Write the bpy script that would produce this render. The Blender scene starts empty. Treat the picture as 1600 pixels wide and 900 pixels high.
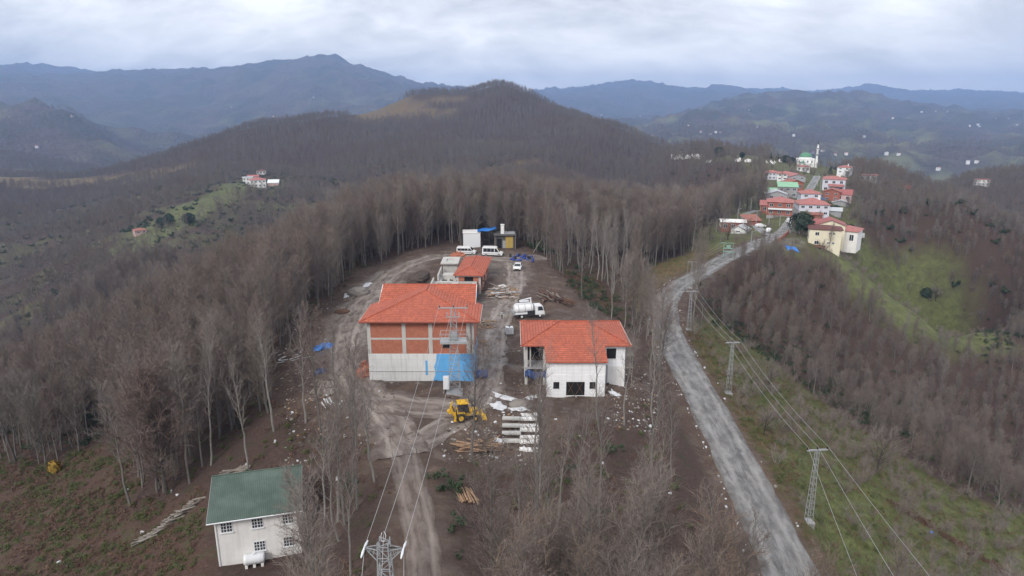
import bpy, bmesh, math, random
import numpy as np
from mathutils import Vector, Matrix, Euler
random.seed(7); rng = np.random.default_rng(11)
R = math.radians
SC = bpy.context.scene
COL = SC.collection
# ------------------------------------------------------------------ camera, sky, sun, exposure
CAMZ, PITCH, FPX = 43.0, 15.0, 1600 * 24 / 36
cam_d = bpy.data.cameras.new('drone_camera'); cam = bpy.data.objects.new('drone_camera', cam_d); COL.objects.link(cam)
cam_d.lens = 24; cam_d.sensor_width = 36; cam_d.clip_start = 0.5; cam_d.clip_end = 60000
cam.location = (0, 0, CAMZ); cam.rotation_euler = (R(90 - PITCH), 0, 0)
SC.camera = cam
SC.view_settings.view_transform = 'Standard'; SC.view_settings.look = 'None'
SC.view_settings.gamma = 1; SC.view_settings.use_curve_mapping = False
SC.view_settings.exposure = 0.8
SC.cycles.max_bounces = 6; SC.cycles.diffuse_bounces = 3; SC.cycles.glossy_bounces = 2
SC.cycles.transmission_bounces = 2; SC.cycles.volume_bounces = 1; SC.cycles.transparent_max_bounces = 4
SC.cycles.caustics_reflective = False; SC.cycles.caustics_refractive = False
SC.cycles.use_denoising = True; SC.cycles.use_adaptive_sampling = False

SUN_EL, SUN_AZ = 38.0, -150.0      # degrees; azimuth from +Y, clockwise
W = bpy.data.worlds.new('World'); SC.world = W; W.use_nodes = True
wt = W.node_tree; wn = wt.nodes; wl = wt.links
bg = wn['Background']
def N(t, kind, **kw):
    n = t.nodes.new(kind)
    for k, v in kw.items(): setattr(n, k, v)
    return n
sky = N(wt, 'ShaderNodeTexSky', sky_type='NISHITA', sun_disc=False)
sky.sun_elevation = R(SUN_EL); sky.sun_rotation = R(SUN_AZ); sky.altitude = 400; sky.air_density = 1; sky.dust_density = 2
tc = N(wt, 'ShaderNodeTexCoord'); sep = N(wt, 'ShaderNodeSeparateXYZ'); wl.new(tc.outputs['Generated'], sep.inputs[0])
def wmath(op, a, b=None, clamp=False):
    n = N(wt, 'ShaderNodeMath', operation=op); n.use_clamp = clamp
    for i, x in enumerate((a, b)):
        if x is None: continue
        if isinstance(x, (int, float)): n.inputs[i].default_value = x
        else: wl.new(x, n.inputs[i])
    return n.outputs[0]
zz = wmath('MAXIMUM', sep.outputs[2], 0.0); zd = wmath('ADD', zz, 0.42)
cx = wmath('DIVIDE', sep.outputs[0], zd); cy = wmath('DIVIDE', sep.outputs[1], zd)
cmb = N(wt, 'ShaderNodeCombineXYZ'); wl.new(cx, cmb.inputs[0]); wl.new(cy, cmb.inputs[1])
def wnoise(scale, detail, dist, off, rough=0.55):
    m = N(wt, 'ShaderNodeMapping'); m.inputs['Location'].default_value = off; m.inputs['Scale'].default_value = (0.8, 1.25, 1)
    wl.new(cmb.outputs[0], m.inputs[0])
    n = N(wt, 'ShaderNodeTexNoise'); n.inputs['Scale'].default_value = scale; n.inputs['Detail'].default_value = detail
    n.inputs['Distortion'].default_value = dist; n.inputs['Roughness'].default_value = rough
    wl.new(m.outputs[0], n.inputs['Vector']); return n.outputs['Fac']
n1 = wnoise(2.1, 10, 0.5, (3.1, 1.2, 0)); n2 = wnoise(6.0, 8, 0.5, (7.7, 2.9, 0), 0.6)
nn = wmath('ADD', wmath('MULTIPLY', n1, 0.66), wmath('MULTIPLY', n2, 0.34))
cr = N(wt, 'ShaderNodeValToRGB'); wl.new(nn, cr.inputs[0])
e = cr.color_ramp.elements
e[0].position = 0.38; e[0].color = (3.7, 3.85, 4.1, 1)
e[1].position = 0.60; e[1].color = (8.1, 8.05, 8.0, 1)
x = cr.color_ramp.elements.new(0.46); x.color = (5.3, 5.4, 5.6, 1)
x = cr.color_ramp.elements.new(0.53); x.color = (6.7, 6.75, 6.85, 1)
# a brighter, warmer band low over the hills
band = wmath('MULTIPLY', wmath('SUBTRACT', 1.0, wmath('DIVIDE', zz, 0.16), True), wmath('ADD', wmath('MULTIPLY', sep.outputs[0], 0.5), 0.45), True)
mixb = N(wt, 'ShaderNodeMix', data_type='RGBA'); wl.new(wmath('MULTIPLY', band, 0.75), mixb.inputs['Factor'])
wl.new(cr.outputs[0], mixb.inputs['A']); mixb.inputs['B'].default_value = (9.2, 8.6, 8.1, 1)
mixs = N(wt, 'ShaderNodeMix', data_type='RGBA'); mixs.inputs['Factor'].default_value = 0.93
wl.new(sky.outputs[0], mixs.inputs['A']); wl.new(mixb.outputs['Result'], mixs.inputs['B'])
wl.new(mixs.outputs['Result'], bg.inputs[0]); bg.inputs[1].default_value = 0.1
sun_d = bpy.data.lights.new('sun', 'SUN'); sun = bpy.data.objects.new('sun', sun_d); COL.objects.link(sun)
sun_d.energy = 1.45; sun_d.angle = R(20); sun_d.color = (1, 0.96, 0.9)
sun.rotation_euler = (R(90 - SUN_EL), 0, R(180 - SUN_AZ)); sun.location = (0, -100, 300)
# ------------------------------------------------------------------ helpers
ST, CT = math.sin(R(PITCH)), math.cos(R(PITCH))
def ray(u, v):
    a, b = (u - 800) / FPX, (v - 450) / FPX
    return np.array([a, CT - b * ST, -(ST + b * CT)])
def P(u, v, zc):
    return np.array([0, 0, CAMZ]) + ray(u, v) * zc
def Z(u, v, z):
    d = ray(u, v); return np.array([0, 0, CAMZ]) + d * ((z - CAMZ) / d[2])
def proj(p):
    p = np.asarray(p, float); dx, dy, dz = p[..., 0], p[..., 1], p[..., 2] - CAMZ
    zc = dy * CT - dz * ST; yc = -(dy * ST + dz * CT)
    zs = np.where(zc > 0.1, zc, 0.1)
    return 800 + FPX * dx / zs, 450 + FPX * yc / zs, zc
def hash2(ix, iy, s):
    h = (ix.astype(np.int64) * 374761393 + iy.astype(np.int64) * 668265263 + s * 1442695041) & 0xFFFFFFFF
    h = ((h ^ (h >> 13)) * 1274126177) & 0xFFFFFFFF
    return ((h ^ (h >> 16)) & 0xFFFF) / 65535.0
def gnoise(x, y, s=0):
    x = np.asarray(x, float); y = np.asarray(y, float)
    ix, iy = np.floor(x), np.floor(y); fx, fy = x - ix, y - iy
    ux, uy = fx * fx * fx * (fx * (fx * 6 - 15) + 10), fy * fy * fy * (fy * (fy * 6 - 15) + 10)
    def g(a, b):
        t = hash2(ix + a, iy + b, s) * 2 * math.pi
        return np.cos(t) * (fx - a) + np.sin(t) * (fy - b)
    a0 = g(0, 0) * (1 - ux) + g(1, 0) * ux; a1 = g(0, 1) * (1 - ux) + g(1, 1) * ux
    return (a0 * (1 - uy) + a1 * uy) * 1.5
def fbm(x, y, octv=4, s=0, gain=0.5):
    t, a = 0, 1.0
    for i in range(octv):
        t = t + a * gnoise(x * 2 ** i + 17.3 * i, y * 2 ** i - 9.1 * i, s + i); a *= gain
    return t
def ridged(x, y, octv=4, s=0):
    t, a = 0, 1.0
    for i in range(octv):
        t = t + a * (1 - 2 * np.abs(gnoise(x * 2 ** i + 5.3 * i, y * 2 ** i + 3.7 * i, s + i))); a *= 0.5
    return t
def sstep(a, b, x):
    t = np.clip((x - a) / (b - a), 0, 1); return t * t * (3 - 2 * t)

def tag(o, label=None, cat=None, group=None, kind=None):
    if label: o['label'] = label
    if cat: o['category'] = cat
    if group: o['group'] = group
    if kind: o['kind'] = kind
    return o
def empty(name, loc, rz=0.0, label=None, cat=None, group=None, kind=None):
    o = bpy.data.objects.new(name, None); COL.objects.link(o); o.empty_display_size = 0.3
    o.location = loc; o.rotation_euler = (0, 0, rz)
    return tag(o, label, cat, group, kind)

class MB:
    """collects faces; build() links them as ONE mesh object with metre UVs laid along each face's slope"""
    def __init__(s): s.v, s.f, s.m = [], [], []
    def add(s, vs, fs, m=0, M=None):
        b = len(s.v)
        for p in vs:
            p = Vector(p); s.v.append(tuple(M @ p) if M is not None else tuple(p))
        for f in fs: s.f.append([b + i for i in f]); s.m.append(m)
        return s
    def box(s, x0, x1, y0, y1, z0, z1, m=0, M=None):
        vs = [(x0, y0, z0), (x1, y0, z0), (x1, y1, z0), (x0, y1, z0), (x0, y0, z1), (x1, y0, z1), (x1, y1, z1), (x0, y1, z1)]
        return s.add(vs, [(0, 3, 2, 1), (4, 5, 6, 7), (0, 1, 5, 4), (1, 2, 6, 5), (2, 3, 7, 6), (3, 0, 4, 7)], m, M)
    def prism(s, prof, a0, a1, axis='x', m=0, M=None):
        n = len(prof)
        if axis == 'x': vs = [(a0, p[0], p[1]) for p in prof] + [(a1, p[0], p[1]) for p in prof]
        elif axis == 'y': vs = [(p[0], a0, p[1]) for p in prof] + [(p[0], a1, p[1]) for p in prof]
        else: vs = [(p[0], p[1], a0) for p in prof] + [(p[0], p[1], a1) for p in prof]
        fs = [tuple(range(n - 1, -1, -1)), tuple(range(n, 2 * n))] + [(i, (i + 1) % n, n + (i + 1) % n, n + i) for i in range(n)]
        return s.add(vs, fs, m, M)
    def tube(s, pts, rad, n=6, m=0, M=None, cap=True):
        pts = [Vector(p) for p in pts]
        if not isinstance(rad, (list, tuple)): rad = [rad] * len(pts)
        vs, fs = [], []
        for i, p in enumerate(pts):
            d = (pts[min(i + 1, len(pts) - 1)] - pts[max(i - 1, 0)]).normalized()
            a = d.cross(Vector((0, 0, 1)) if abs(d.z) < 0.9 else Vector((1, 0, 0))).normalized(); b = d.cross(a)
            for k in range(n):
                t = 2 * math.pi * k / n + math.pi / n
                vs.append(p + (a * math.cos(t) + b * math.sin(t)) * rad[i])
        for i in range(len(pts) - 1):
            for k in range(n):
                fs.append((i * n + k, i * n + (k + 1) % n, (i + 1) * n + (k + 1) % n, (i + 1) * n + k))
        if cap:
            fs.append(tuple(range(n))[::-1]); fs.append(tuple((len(pts) - 1) * n + k for k in range(n)))
        return s.add(vs, fs, m, M)
    def cyl(s, c, axis, r, h, n=14, m=0, M=None, r2=None):
        d = Vector({'x': (1, 0, 0), 'y': (0, 1, 0), 'z': (0, 0, 1)}[axis]) * h / 2
        return s.tube([Vector(c) - d, Vector(c) + d], [r, r if r2 is None else r2], n, m, M)
    def lathe(s, prof, n=16, c=(0, 0, 0), m=0, M=None):
        vs, fs = [], []
        for r, z in prof:
            for k in range(n):
                t = 2 * math.pi * k / n; vs.append((c[0] + r * math.cos(t), c[1] + r * math.sin(t), c[2] + z))
        for i in range(len(prof) - 1):
            for k in range(n):
                fs.append((i * n + k, i * n + (k + 1) % n, (i + 1) * n + (k + 1) % n, (i + 1) * n + k))
        return s.add(vs, fs, m, M)
    def lump(s, c, rx, ry, rz, seed=0, n=10, m=0, M=None, amp=0.25):
        r_ = random.Random(seed); vs, fs = [], []
        rows = max(4, n // 2)
        for i in range(rows + 1):
            t = math.pi / 2 * i / rows
            for k in range(n):
                q = 2 * math.pi * k / n; w = 1 + r_.uniform(-amp, amp) * (0.3 if i == rows else 1)
                vs.append((c[0] + rx * math.cos(t) * math.cos(q) * w, c[1] + ry * math.cos(t) * math.sin(q) * w, c[2] + rz * math.sin(t) * (1 + r_.uniform(-amp, amp) * 0.5) - (0.3 if i == 0 else 0)))
        for i in range(rows):
            for k in range(n):
                fs.append((i * n + k, i * n + (k + 1) % n, (i + 1) * n + (k + 1) % n, (i + 1) * n + k))
        return s.add(vs, fs, m, M)
    def build(s, name, mats, parent=None, loc=None, rz=0.0, smooth=False, bevel=0.0, label=None, cat=None, group=None, kind=None):
        me = bpy.data.meshes.new(name); me.from_pydata(s.v, [], s.f)
        if not isinstance(mats, (list, tuple)): mats = [mats]
        for q in mats: me.materials.append(q)
        me.polygons.foreach_set('material_index', s.m)
        uvl = me.uv_layers.new(name='UVMap'); co = [Vector(v) for v in s.v]
        me.update()
        uv = []
        for p in me.polygons:
            n = p.normal
            if abs(n.z) > 0.9995: t, q = Vector((1, 0, 0)), Vector((0, 1, 0))
            else: t = Vector((0, 0, 1)).cross(n).normalized(); q = n.cross(t)
            for vi in p.vertices: uv += [co[vi].dot(t), co[vi].dot(q)]
        uvl.data.foreach_set('uv', uv)
        o = bpy.data.objects.new(name, me); COL.objects.link(o)
        if smooth: me.polygons.foreach_set('use_smooth', [True] * len(me.polygons))
        if bevel > 0:
            b = o.modifiers.new('bevel', 'BEVEL'); b.width = bevel; b.segments = 2; b.limit_method = 'ANGLE'; b.angle_limit = R(40)
        if parent is not None: o.parent = parent
        if loc is not None: o.location = loc
        if rz: o.rotation_euler = (0, 0, rz)
        return tag(o, label, cat, group, kind)
def copy_tree(o, parent=None):
    c = o.copy(); COL.objects.link(c)
    if parent is not None: c.parent = parent
    for ch in o.children: copy_tree(ch, c)
    return c
def TR(x=0, y=0, z=0, rx=0, ry=0, rz=0, s=1):
    return Matrix.Translation((x, y, z)) @ Euler((rx, ry, rz)).to_matrix().to_4x4() @ Matrix.Scale(s, 4)

# ------------------------------------------------------------------ materials
MATS = {}
def newmat(name):
    m = bpy.data.materials.new(name); m.use_nodes = True
    t = m.node_tree; b = t.nodes['Principled BSDF']
    b.inputs['Specular IOR Level'].default_value = 0.3
    MATS[name] = m
    return m, t, b
def lk(t, a, b): t.links.new(a, b)
def noise(t, vec, scale, detail=4, rough=0.55, dist=0.0):
    n = N(t, 'ShaderNodeTexNoise'); n.inputs['Scale'].default_value = scale; n.inputs['Detail'].default_value = detail
    n.inputs['Roughness'].default_value = rough; n.inputs['Distortion'].default_value = dist
    if vec is not None: lk(t, vec, n.inputs['Vector'])
    return n.outputs['Fac']
def ramp(t, fac, *els):
    r = N(t, 'ShaderNodeValToRGB'); lk(t, fac, r.inputs[0]); el = r.color_ramp.elements
    while len(el) < len(els): el.new(0.5)
    for e_, (p, c) in zip(el, els):
        e_.position = p; e_.color = (c, c, c, 1) if isinstance(c, (int, float)) else (*c[:3], 1)
    return r.outputs[0]
def mixc(t, fac, a, b, mode='MIX'):
    n = N(t, 'ShaderNodeMix', data_type='RGBA', blend_type=mode)
    for s_, x_ in (('Factor', fac), ('A', a), ('B', b)):
        if isinstance(x_, (int, float)) and s_ == 'Factor': n.inputs[s_].default_value = x_
        elif isinstance(x_, (int, float)): n.inputs[s_].default_value = (x_, x_, x_, 1)
        elif isinstance(x_, tuple): n.inputs[s_].default_value = (*x_[:3], 1)
        else: lk(t, x_, n.inputs[s_])
    return n.outputs['Result']
def fm(t, op, a, b=None, c=None, clamp=False):
    n = N(t, 'ShaderNodeMath', operation=op); n.use_clamp = clamp
    for i, x_ in enumerate((a, b, c)):
        if x_ is None: continue
        if isinstance(x_, (int, float)): n.inputs[i].default_value = x_
        else: lk(t, x_, n.inputs[i])
    return n.outputs[0]
def bump(t, b, h, strength=0.3, dist=0.05):
    n = N(t, 'ShaderNodeBump'); n.inputs['Strength'].default_value = strength; n.inputs['Distance'].default_value = dist
    lk(t, h, n.inputs['Height']); lk(t, n.outputs[0], b.inputs['Normal'])
def worldpos(t): return N(t, 'ShaderNodeNewGeometry').outputs['Position']
def uvc(t): return N(t, 'ShaderNodeTexCoord').outputs['UV']
def objc(t): return N(t, 'ShaderNodeTexCoord').outputs['Object']
def plain(name, col, rough=0.6, var=0.15, scale=1.5, metal=0.0, dirt=None, dirt_amt=0.5, spec=0.3, bmp=0.0):
    if name in MATS: return MATS[name]
    m, t, b = newmat(name); p = worldpos(t)
    c = mixc(t, noise(t, p, scale, 6, 0.6), tuple(x_ * (1 - var) for x_ in col), tuple(min(1, x_ * (1 + var)) for x_ in col))
    if dirt is not None:
        f = ramp(t, noise(t, p, scale * 0.6, 8, 0.65, 0.4), (0.48, 0.0), (0.72, dirt_amt)); c = mixc(t, f, c, dirt)
    lk(t, c, b.inputs['Base Color']); b.inputs['Roughness'].default_value = rough; b.inputs['Metallic'].default_value = metal
    b.inputs['Specular IOR Level'].default_value = spec
    if bmp: bump(t, b, noise(t, p, scale * 6, 5), bmp, 0.05)
    return m
def tiles(name, col, pitch=0.34, wid=0.24, dark=0.55):
    m, t, b = newmat(name); u = uvc(t)
    s = N(t, 'ShaderNodeSeparateXYZ'); lk(t, u, s.inputs[0])
    row = fm(t, 'FRACT', fm(t, 'DIVIDE', s.outputs[1], pitch)); colm = fm(t, 'FRACT', fm(t, 'DIVIDE', s.outputs[0], wid))
    cw = N(t, 'ShaderNodeCombineXYZ'); lk(t, fm(t, 'FLOOR', fm(t, 'DIVIDE', s.outputs[0], wid)), cw.inputs[0]); lk(t, fm(t, 'FLOOR', fm(t, 'DIVIDE', s.outputs[1], pitch)), cw.inputs[1])
    wn_ = N(t, 'ShaderNodeTexWhiteNoise'); lk(t, cw.outputs[0], wn_.inputs['Vector'])
    c = mixc(t, wn_.outputs['Value'], tuple(x_ * 0.8 for x_ in col), tuple(min(1, x_ * 1.18) for x_ in col))
    pos = worldpos(t)
    c = mixc(t, ramp(t, noise(t, pos, 0.5, 6, 0.6), (0.35, 0.0), (0.75, 0.6)), c, tuple(x_ * k for x_, k in zip(col, (0.72, 0.68, 0.7))))
    c = mixc(t, ramp(t, noise(t, pos, 2.2, 6, 0.7), (0.6, 0.0), (0.8, 0.35)), c, (0.5, 0.36, 0.3))
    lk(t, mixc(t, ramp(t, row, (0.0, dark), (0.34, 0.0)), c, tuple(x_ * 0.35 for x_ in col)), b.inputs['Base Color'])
    hgt = fm(t, 'ADD', fm(t, 'MULTIPLY', fm(t, 'SUBTRACT', 1.0, row), 1.0), fm(t, 'MULTIPLY', fm(t, 'SINE', fm(t, 'MULTIPLY', colm, 6.2832)), 0.4))
    bump(t, b, hgt, 0.9, 0.05); b.inputs['Roughness'].default_value = 0.62
    return m
def bricks(name, c1, c2, mortar, bw=0.3, bh=0.2):
    m, t, b = newmat(name); u = uvc(t)
    k = N(t, 'ShaderNodeTexBrick'); lk(t, u, k.inputs['Vector']); k.inputs['Scale'].default_value = 1
    k.inputs['Brick Width'].default_value = bw; k.inputs['Row Height'].default_value = bh; k.inputs['Mortar Size'].default_value = 0.013
    k.inputs['Color1'].default_value = (*c1, 1); k.inputs['Color2'].default_value = (*c2, 1); k.inputs['Mortar'].default_value = (*mortar, 1)
    p = worldpos(t)
    c = mixc(t, ramp(t, noise(t, p, 0.9, 8, 0.65), (0.4, 0.0), (0.75, 0.55)), k.outputs['Color'], tuple(x_ * 0.6 for x_ in c1))
    c = mixc(t, ramp(t, noise(t, p, 3, 6, 0.7), (0.62, 0.0), (0.8, 0.6)), c, mortar)
    lk(t, c, b.inputs['Base Color']); b.inputs['Roughness'].default_value = 0.85
    bump(t, b, fm(t, 'SUBTRACT', 1.0, k.outputs['Fac']), 0.5, 0.02)
    return m
def concrete(name, col, streak=0.5, panel=None, stain=(0.16, 0.13, 0.1)):
    m, t, b = newmat(name); p = worldpos(t)
    c = mixc(t, noise(t, p, 0.8, 8, 0.6), tuple(x_ * 0.82 for x_ in col), tuple(min(1, x_ * 1.12) for x_ in col))
    mp = N(t, 'ShaderNodeMapping'); mp.inputs['Scale'].default_value = (2.2, 2.2, 0.16); lk(t, p, mp.inputs[0])
    c = mixc(t, ramp(t, noise(t, mp.outputs[0], 1.0, 7, 0.65), (0.5, 0.0), (0.78, streak)), c, stain)
    c = mixc(t, ramp(t, noise(t, p, 5, 5, 0.7), (0.6, 0.0), (0.8, 0.35)), c, tuple(x_ * 0.6 for x_ in col))
    if panel:
        u = uvc(t); k = N(t, 'ShaderNodeTexBrick'); lk(t, u, k.inputs['Vector']); k.inputs['Scale'].default_value = 1; k.offset = 0
        k.inputs['Brick Width'].default_value = panel[0]; k.inputs['Row Height'].default_value = panel[1]; k.inputs['Mortar Size'].default_value = 0.02
        c = mixc(t, fm(t, 'MULTIPLY', k.outputs['Fac'], 0.45), c, tuple(x_ * 0.5 for x_ in col))
    lk(t, c, b.inputs['Base Color']); b.inputs['Roughness'].default_value = 0.85
    bump(t, b, noise(t, p, 8, 6), 0.25, 0.03)
    return m
# ------------------------------------------------------------------ terrain: one sheet from here to the far mountains
CP = []
def cz(*pts):
    for u, v, z in pts: CP.append(tuple(Z(u, v, z)))
def cd(*pts):
    for u, v, d in pts: CP.append(tuple(P(u, v, d)))
def cw(*pts): CP.extend(pts)
# the ridge the site stands on
cz((660, 900, 0), (600, 800, 0), (660, 760, 0), (600, 650, 0), (700, 640, 0), (570, 596, 0), (745, 596, 0), (660, 500, 0.3), (620, 450, 0.5),
   (540, 480, -.6), (640, 405, 1), (730, 395, 1), (800, 395, 1), (755, 375, 1), (830, 385, .6), (810, 420, .6), (780, 460, .2), (830, 495, -.6),
   (790, 540, -.8), (790, 620, -1.2), (855, 630, -2), (950, 628, -2.1), (985, 612, -2.4), (900, 560, -1.5), (830, 680, -1.4), (740, 700, -.6),
   (720, 780, -1), (850, 800, -2), (950, 800, -3), (1040, 740, -4.2), (1020, 880, -5), (800, 900, -1.5), (1000, 640, -3.6), (880, 470, -.6), (930, 480, -2.2),
   (850, 430, .2), (900, 430, -1.5), (520, 560, -.8), (500, 640, -1.5), (430, 530, -2.5), (470, 470, -1.2), (560, 425, 0), (430, 640, -3),
   (480, 740, -3), (530, 850, -2), (470, 880, -5), (400, 880, -6), (330, 880, -7), (360, 740, -6), (300, 790, -8.5), (250, 830, -10), (180, 790, -13),
   (100, 800, -15), (0, 890, -16), (0, 760, -21), (100, 730, -19), (200, 700, -14), (300, 640, -9), (360, 580, -6))
cw((0, 40, 0), (-14, 30, 0), (14, 30, -1), (0, 0, 0), (-40, 20, -6), (-90, 20, -18), (50, 20, -9), (110, 20, -26), (0, -60, 0), (-160, -40, -30), (160, -40, -32))
# left shoulder and the valley behind it
cw((-88, 128, -19), (-105, 134, -24), (-92, 156, -17), (-82, 178, -13), (-74, 197, -10), (-62, 228, -6), (-49, 262, -2.5), (-20, 262, -1), (15, 262, -2),
   (45, 262, -6), (-130, 190, -42), (-110, 240, -38), (-160, 170, -52), (-90, 290, -28), (-50, 330, -20), (-180, 240, -78), (-150, 320, -68),
   (-240, 260, -92), (-110, 380, -50), (0, 340, -13), (40, 420, -22), (-20, 450, -24), (10, 560, -22), (90, 340, -17), (110, 430, -28), (150, 550, -42), (-300, 200, -80))
cd((300, 480, 335), (100, 525, 335), (400, 420, 400), (450, 380, 470), (500, 335, 560), (220, 366, 475), (180, 390, 455), (290, 340, 545), (350, 310, 620), (400, 291, 700), (440, 300, 690),
   (0, 450, 480), (100, 400, 520), (0, 350, 690), (100, 305, 900), (0, 277, 1100), (150, 281, 1060), (250, 265, 1150), (300, 257, 1210))
cd((420, 212, 1260), (520, 181, 1300), (560, 172, 1320), (640, 156, 1360), (720, 147, 1400), (780, 136, 1400), (850, 157, 1360), (930, 201, 1260), (1000, 236, 1160), (1050, 247, 1090),
   (600, 187, 1240), (700, 192, 1200), (800, 204, 1150), (600, 232, 1010), (500, 252, 960), (700, 242, 950), (900, 242, 950), (1000, 282, 800), (900, 290, 700), (640, 262, 820), (780, 265, 800))
cw((150, 1700, -60), (-150, 1750, -40), (-500, 1800, -60), (400, 1650, -90), (600, 1600, -140))
# road and its bank
ROAD = [Z(1236, 897, -8), Z(1190, 800, -7.6), Z(1140, 700, -7), Z(1092, 610, -6.5), Z(1056, 545, -6), Z(1040, 500, -5.6), Z(1042, 468, -5.1), Z(1062, 445, -4.6),
        Z(1093, 428, -4), Z(1122, 410, -3.4), Z(1145, 398, -2.8), Z(1180, 382, -2.6), Z(1205, 372, -2.6), Z(1222, 365, -2.8), Z(1229, 357, -2.8), Z(1237, 343, -2.6),
        Z(1246, 322, -2), Z(1256, 307, -1.5), Z(1266, 294, -1.5), Z(1274, 281, -2), Z(1277, 275, -3)]
d0 = (ROAD[0] - ROAD[1]); ROAD = [ROAD[0] + d0 * 2.2, ROAD[0] + d0 * 1.0] + ROAD
ROADB = [Z(1212, 368, -2.7), Z(1196, 364, -3.2), Z(1180, 352, -3.8), Z(1166, 342, -4.4), Z(1163, 336, -4.8), Z(1172, 332, -5), Z(1182, 329, -5)]
CP.extend(tuple(p) for p in ROAD[2:]); CP.extend(tuple(p) for p in ROADB)
cz((1000, 470, -4.5), (985, 430, -4), (1010, 540, -5), (1040, 620, -5.6), (1085, 700, -6), (1000, 390, -5), (1060, 400, -3.2), (1100, 385, -2.4), (1060, 375, -5))
# right flank
cz((1262, 815, -10), (1138, 614, -9), (1075, 514, -7), (1300, 720, -16), (1450, 800, -25), (1600, 890, -29), (1600, 780, -40), (1370, 735, -24), (1300, 880, -13), (1400, 890, -19),
   (1450, 650, -38), (1600, 690, -55), (1130, 470, -13), (1180, 500, -17), (1200, 440, -9), (1250, 520, -22), (1220, 620, -18), (1350, 600, -37), (1500, 700, -54),
   (1150, 560, -14), (1290, 392, -6), (1350, 430, -14), (1430, 490, -26), (1500, 540, -42), (1560, 560, -56), (1240, 395, -5))
cd((1500, 440, 312), (1600, 500, 340), (1500, 350, 490), (1400, 345, 400), (1350, 305, 450), (1356, 282, 480), (1400, 288, 600), (1480, 291, 700), (1535, 285, 760), (1600, 302, 800), (1500, 320, 610),
   (1600, 360, 555), (1600, 420, 440), (1320, 274, 530), (1330, 340, 330))
cw((160, 250, -75), (200, 290, -95), (260, 330, -105))
# village ridge
cz((1210, 338, -4), (1270, 338, -4.5), (1310, 335, -9), (1145, 362, -4.5), (1115, 370, -3.6))
cd((1215, 300, 400), (1215, 282, 470), (1300, 300, 420), (1300, 283, 500), (1258, 261, 560), (1256, 268, 520), (1130, 305, 430), (1165, 285, 480), (1050, 305, 620), (1060, 245, 760),
   (1150, 248, 660), (1040, 241, 810), (1200, 250, 600), (1100, 275, 580))
cw((330, 800, -50), (200, 950, -40), (420, 720, -70), (600, 1000, -130), (800, 1100, -150), (900, 1500, -190), (250, 1200, -90), (500, 1300, -160))
# far land
cd((0, 168, 2500), (60, 178, 2500), (120, 192, 2500), (200, 236, 2400), (270, 256, 2300), (130, 240, 1900), (0, 230, 1900), (330, 240, 2700))
cw((-700, 1400, -150), (-900, 1400, -120), (-450, 1450, -120), (-400, 2100, -150), (-900, 3300, -60))
cd((-200, 120, 4600), (0, 133, 4700), (150, 146, 4700), (300, 158, 4500), (480, 168, 4000), (420, 190, 3600), (300, 222, 3100), (540, 178, 3600), (240, 230, 3300))
cd((-250, 105, 6800), (0, 105, 6800), (60, 106, 6800), (110, 120, 6600), (170, 116, 6600), (330, 114, 6400), (400, 110, 6200), (450, 100, 6100), (500, 96, 6000), (550, 103, 6000), (600, 122, 6200),
   (650, 134, 6800), (690, 140, 7200), (760, 150, 7600))
cw((-2600, 9000, 150), (0, 9500, 100), (-5000, 9000, 300))
cd((840, 144, 9000), (900, 143, 8800), (950, 134, 8800), (1000, 130, 8800), (1050, 139, 8800), (1100, 141, 9000), (1130, 136, 9000), (1165, 150, 9300), (1220, 142, 9800), (1290, 150, 9800),
   (1340, 138, 9800), (1370, 136, 9800), (1410, 146, 9800), (1500, 144, 9800), (1560, 149, 9800), (1640, 152, 9800), (1900, 150, 9800))
cw((1500, 12500, 200), (6000, 12500, 200), (9000, 9000, 200))
cd((960, 200, 4300), (1060, 187, 4400), (1110, 170, 4600), (1150, 160, 4700), (1210, 150, 4700), (1260, 153, 4700), (1330, 150, 4700), (1370, 153, 4700), (1420, 168, 4500), (1480, 178, 4400),
   (1600, 181, 4300), (1850, 185, 4300))
cd((1000, 216, 2900), (1090, 190, 3100), (1130, 186, 3200), (1200, 200, 3000), (1100, 232, 2200), (1200, 225, 2300), (1300, 240, 2100), (1450, 262, 1900), (1600, 262, 1800), (1400, 215, 2900), (1550, 215, 2900),
   (1350, 180, 3700), (1800, 240, 2300))
cw((1600, 6000, -60), (3500, 6500, -40), (200, 5200, -80), (700, 6500, 0))
CP = np.array(CP, float)
def warp(x, y):
    yy = y + 110.0; r = np.hypot(x, yy); return np.arctan2(x, yy) * 2.2, np.log(np.maximum(r, 5.0)) * 1.25
qa, qb = warp(CP[:, 0], CP[:, 1])
def phi(d2): return np.where(d2 > 1e-12, d2 * np.log(np.maximum(d2, 1e-12)), 0.0)
_n = len(CP); _A = np.zeros((_n + 3, _n + 3))
_A[:_n, :_n] = phi((qa[:, None] - qa) ** 2 + (qb[:, None] - qb) ** 2) + np.eye(_n) * 2e-5
_A[:_n, _n] = 1; _A[:_n, _n + 1] = qa; _A[:_n, _n + 2] = qb; _A[_n:, :_n] = _A[:_n, _n:].T
_w = np.linalg.lstsq(_A, np.concatenate([CP[:, 2], [0, 0, 0]]), rcond=None)[0]
def tps(x, y):
    a, b = warp(np.ravel(x), np.ravel(y)); out = np.empty(len(a))
    for i in range(0, len(a), 8000):
        s = slice(i, i + 8000)
        out[s] = phi((a[s, None] - qa) ** 2 + (b[s, None] - qb) ** 2) @ _w[:_n] + _w[_n] + _w[_n + 1] * a[s] + _w[_n + 2] * b[s]
    return out.reshape(np.shape(x))
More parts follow.
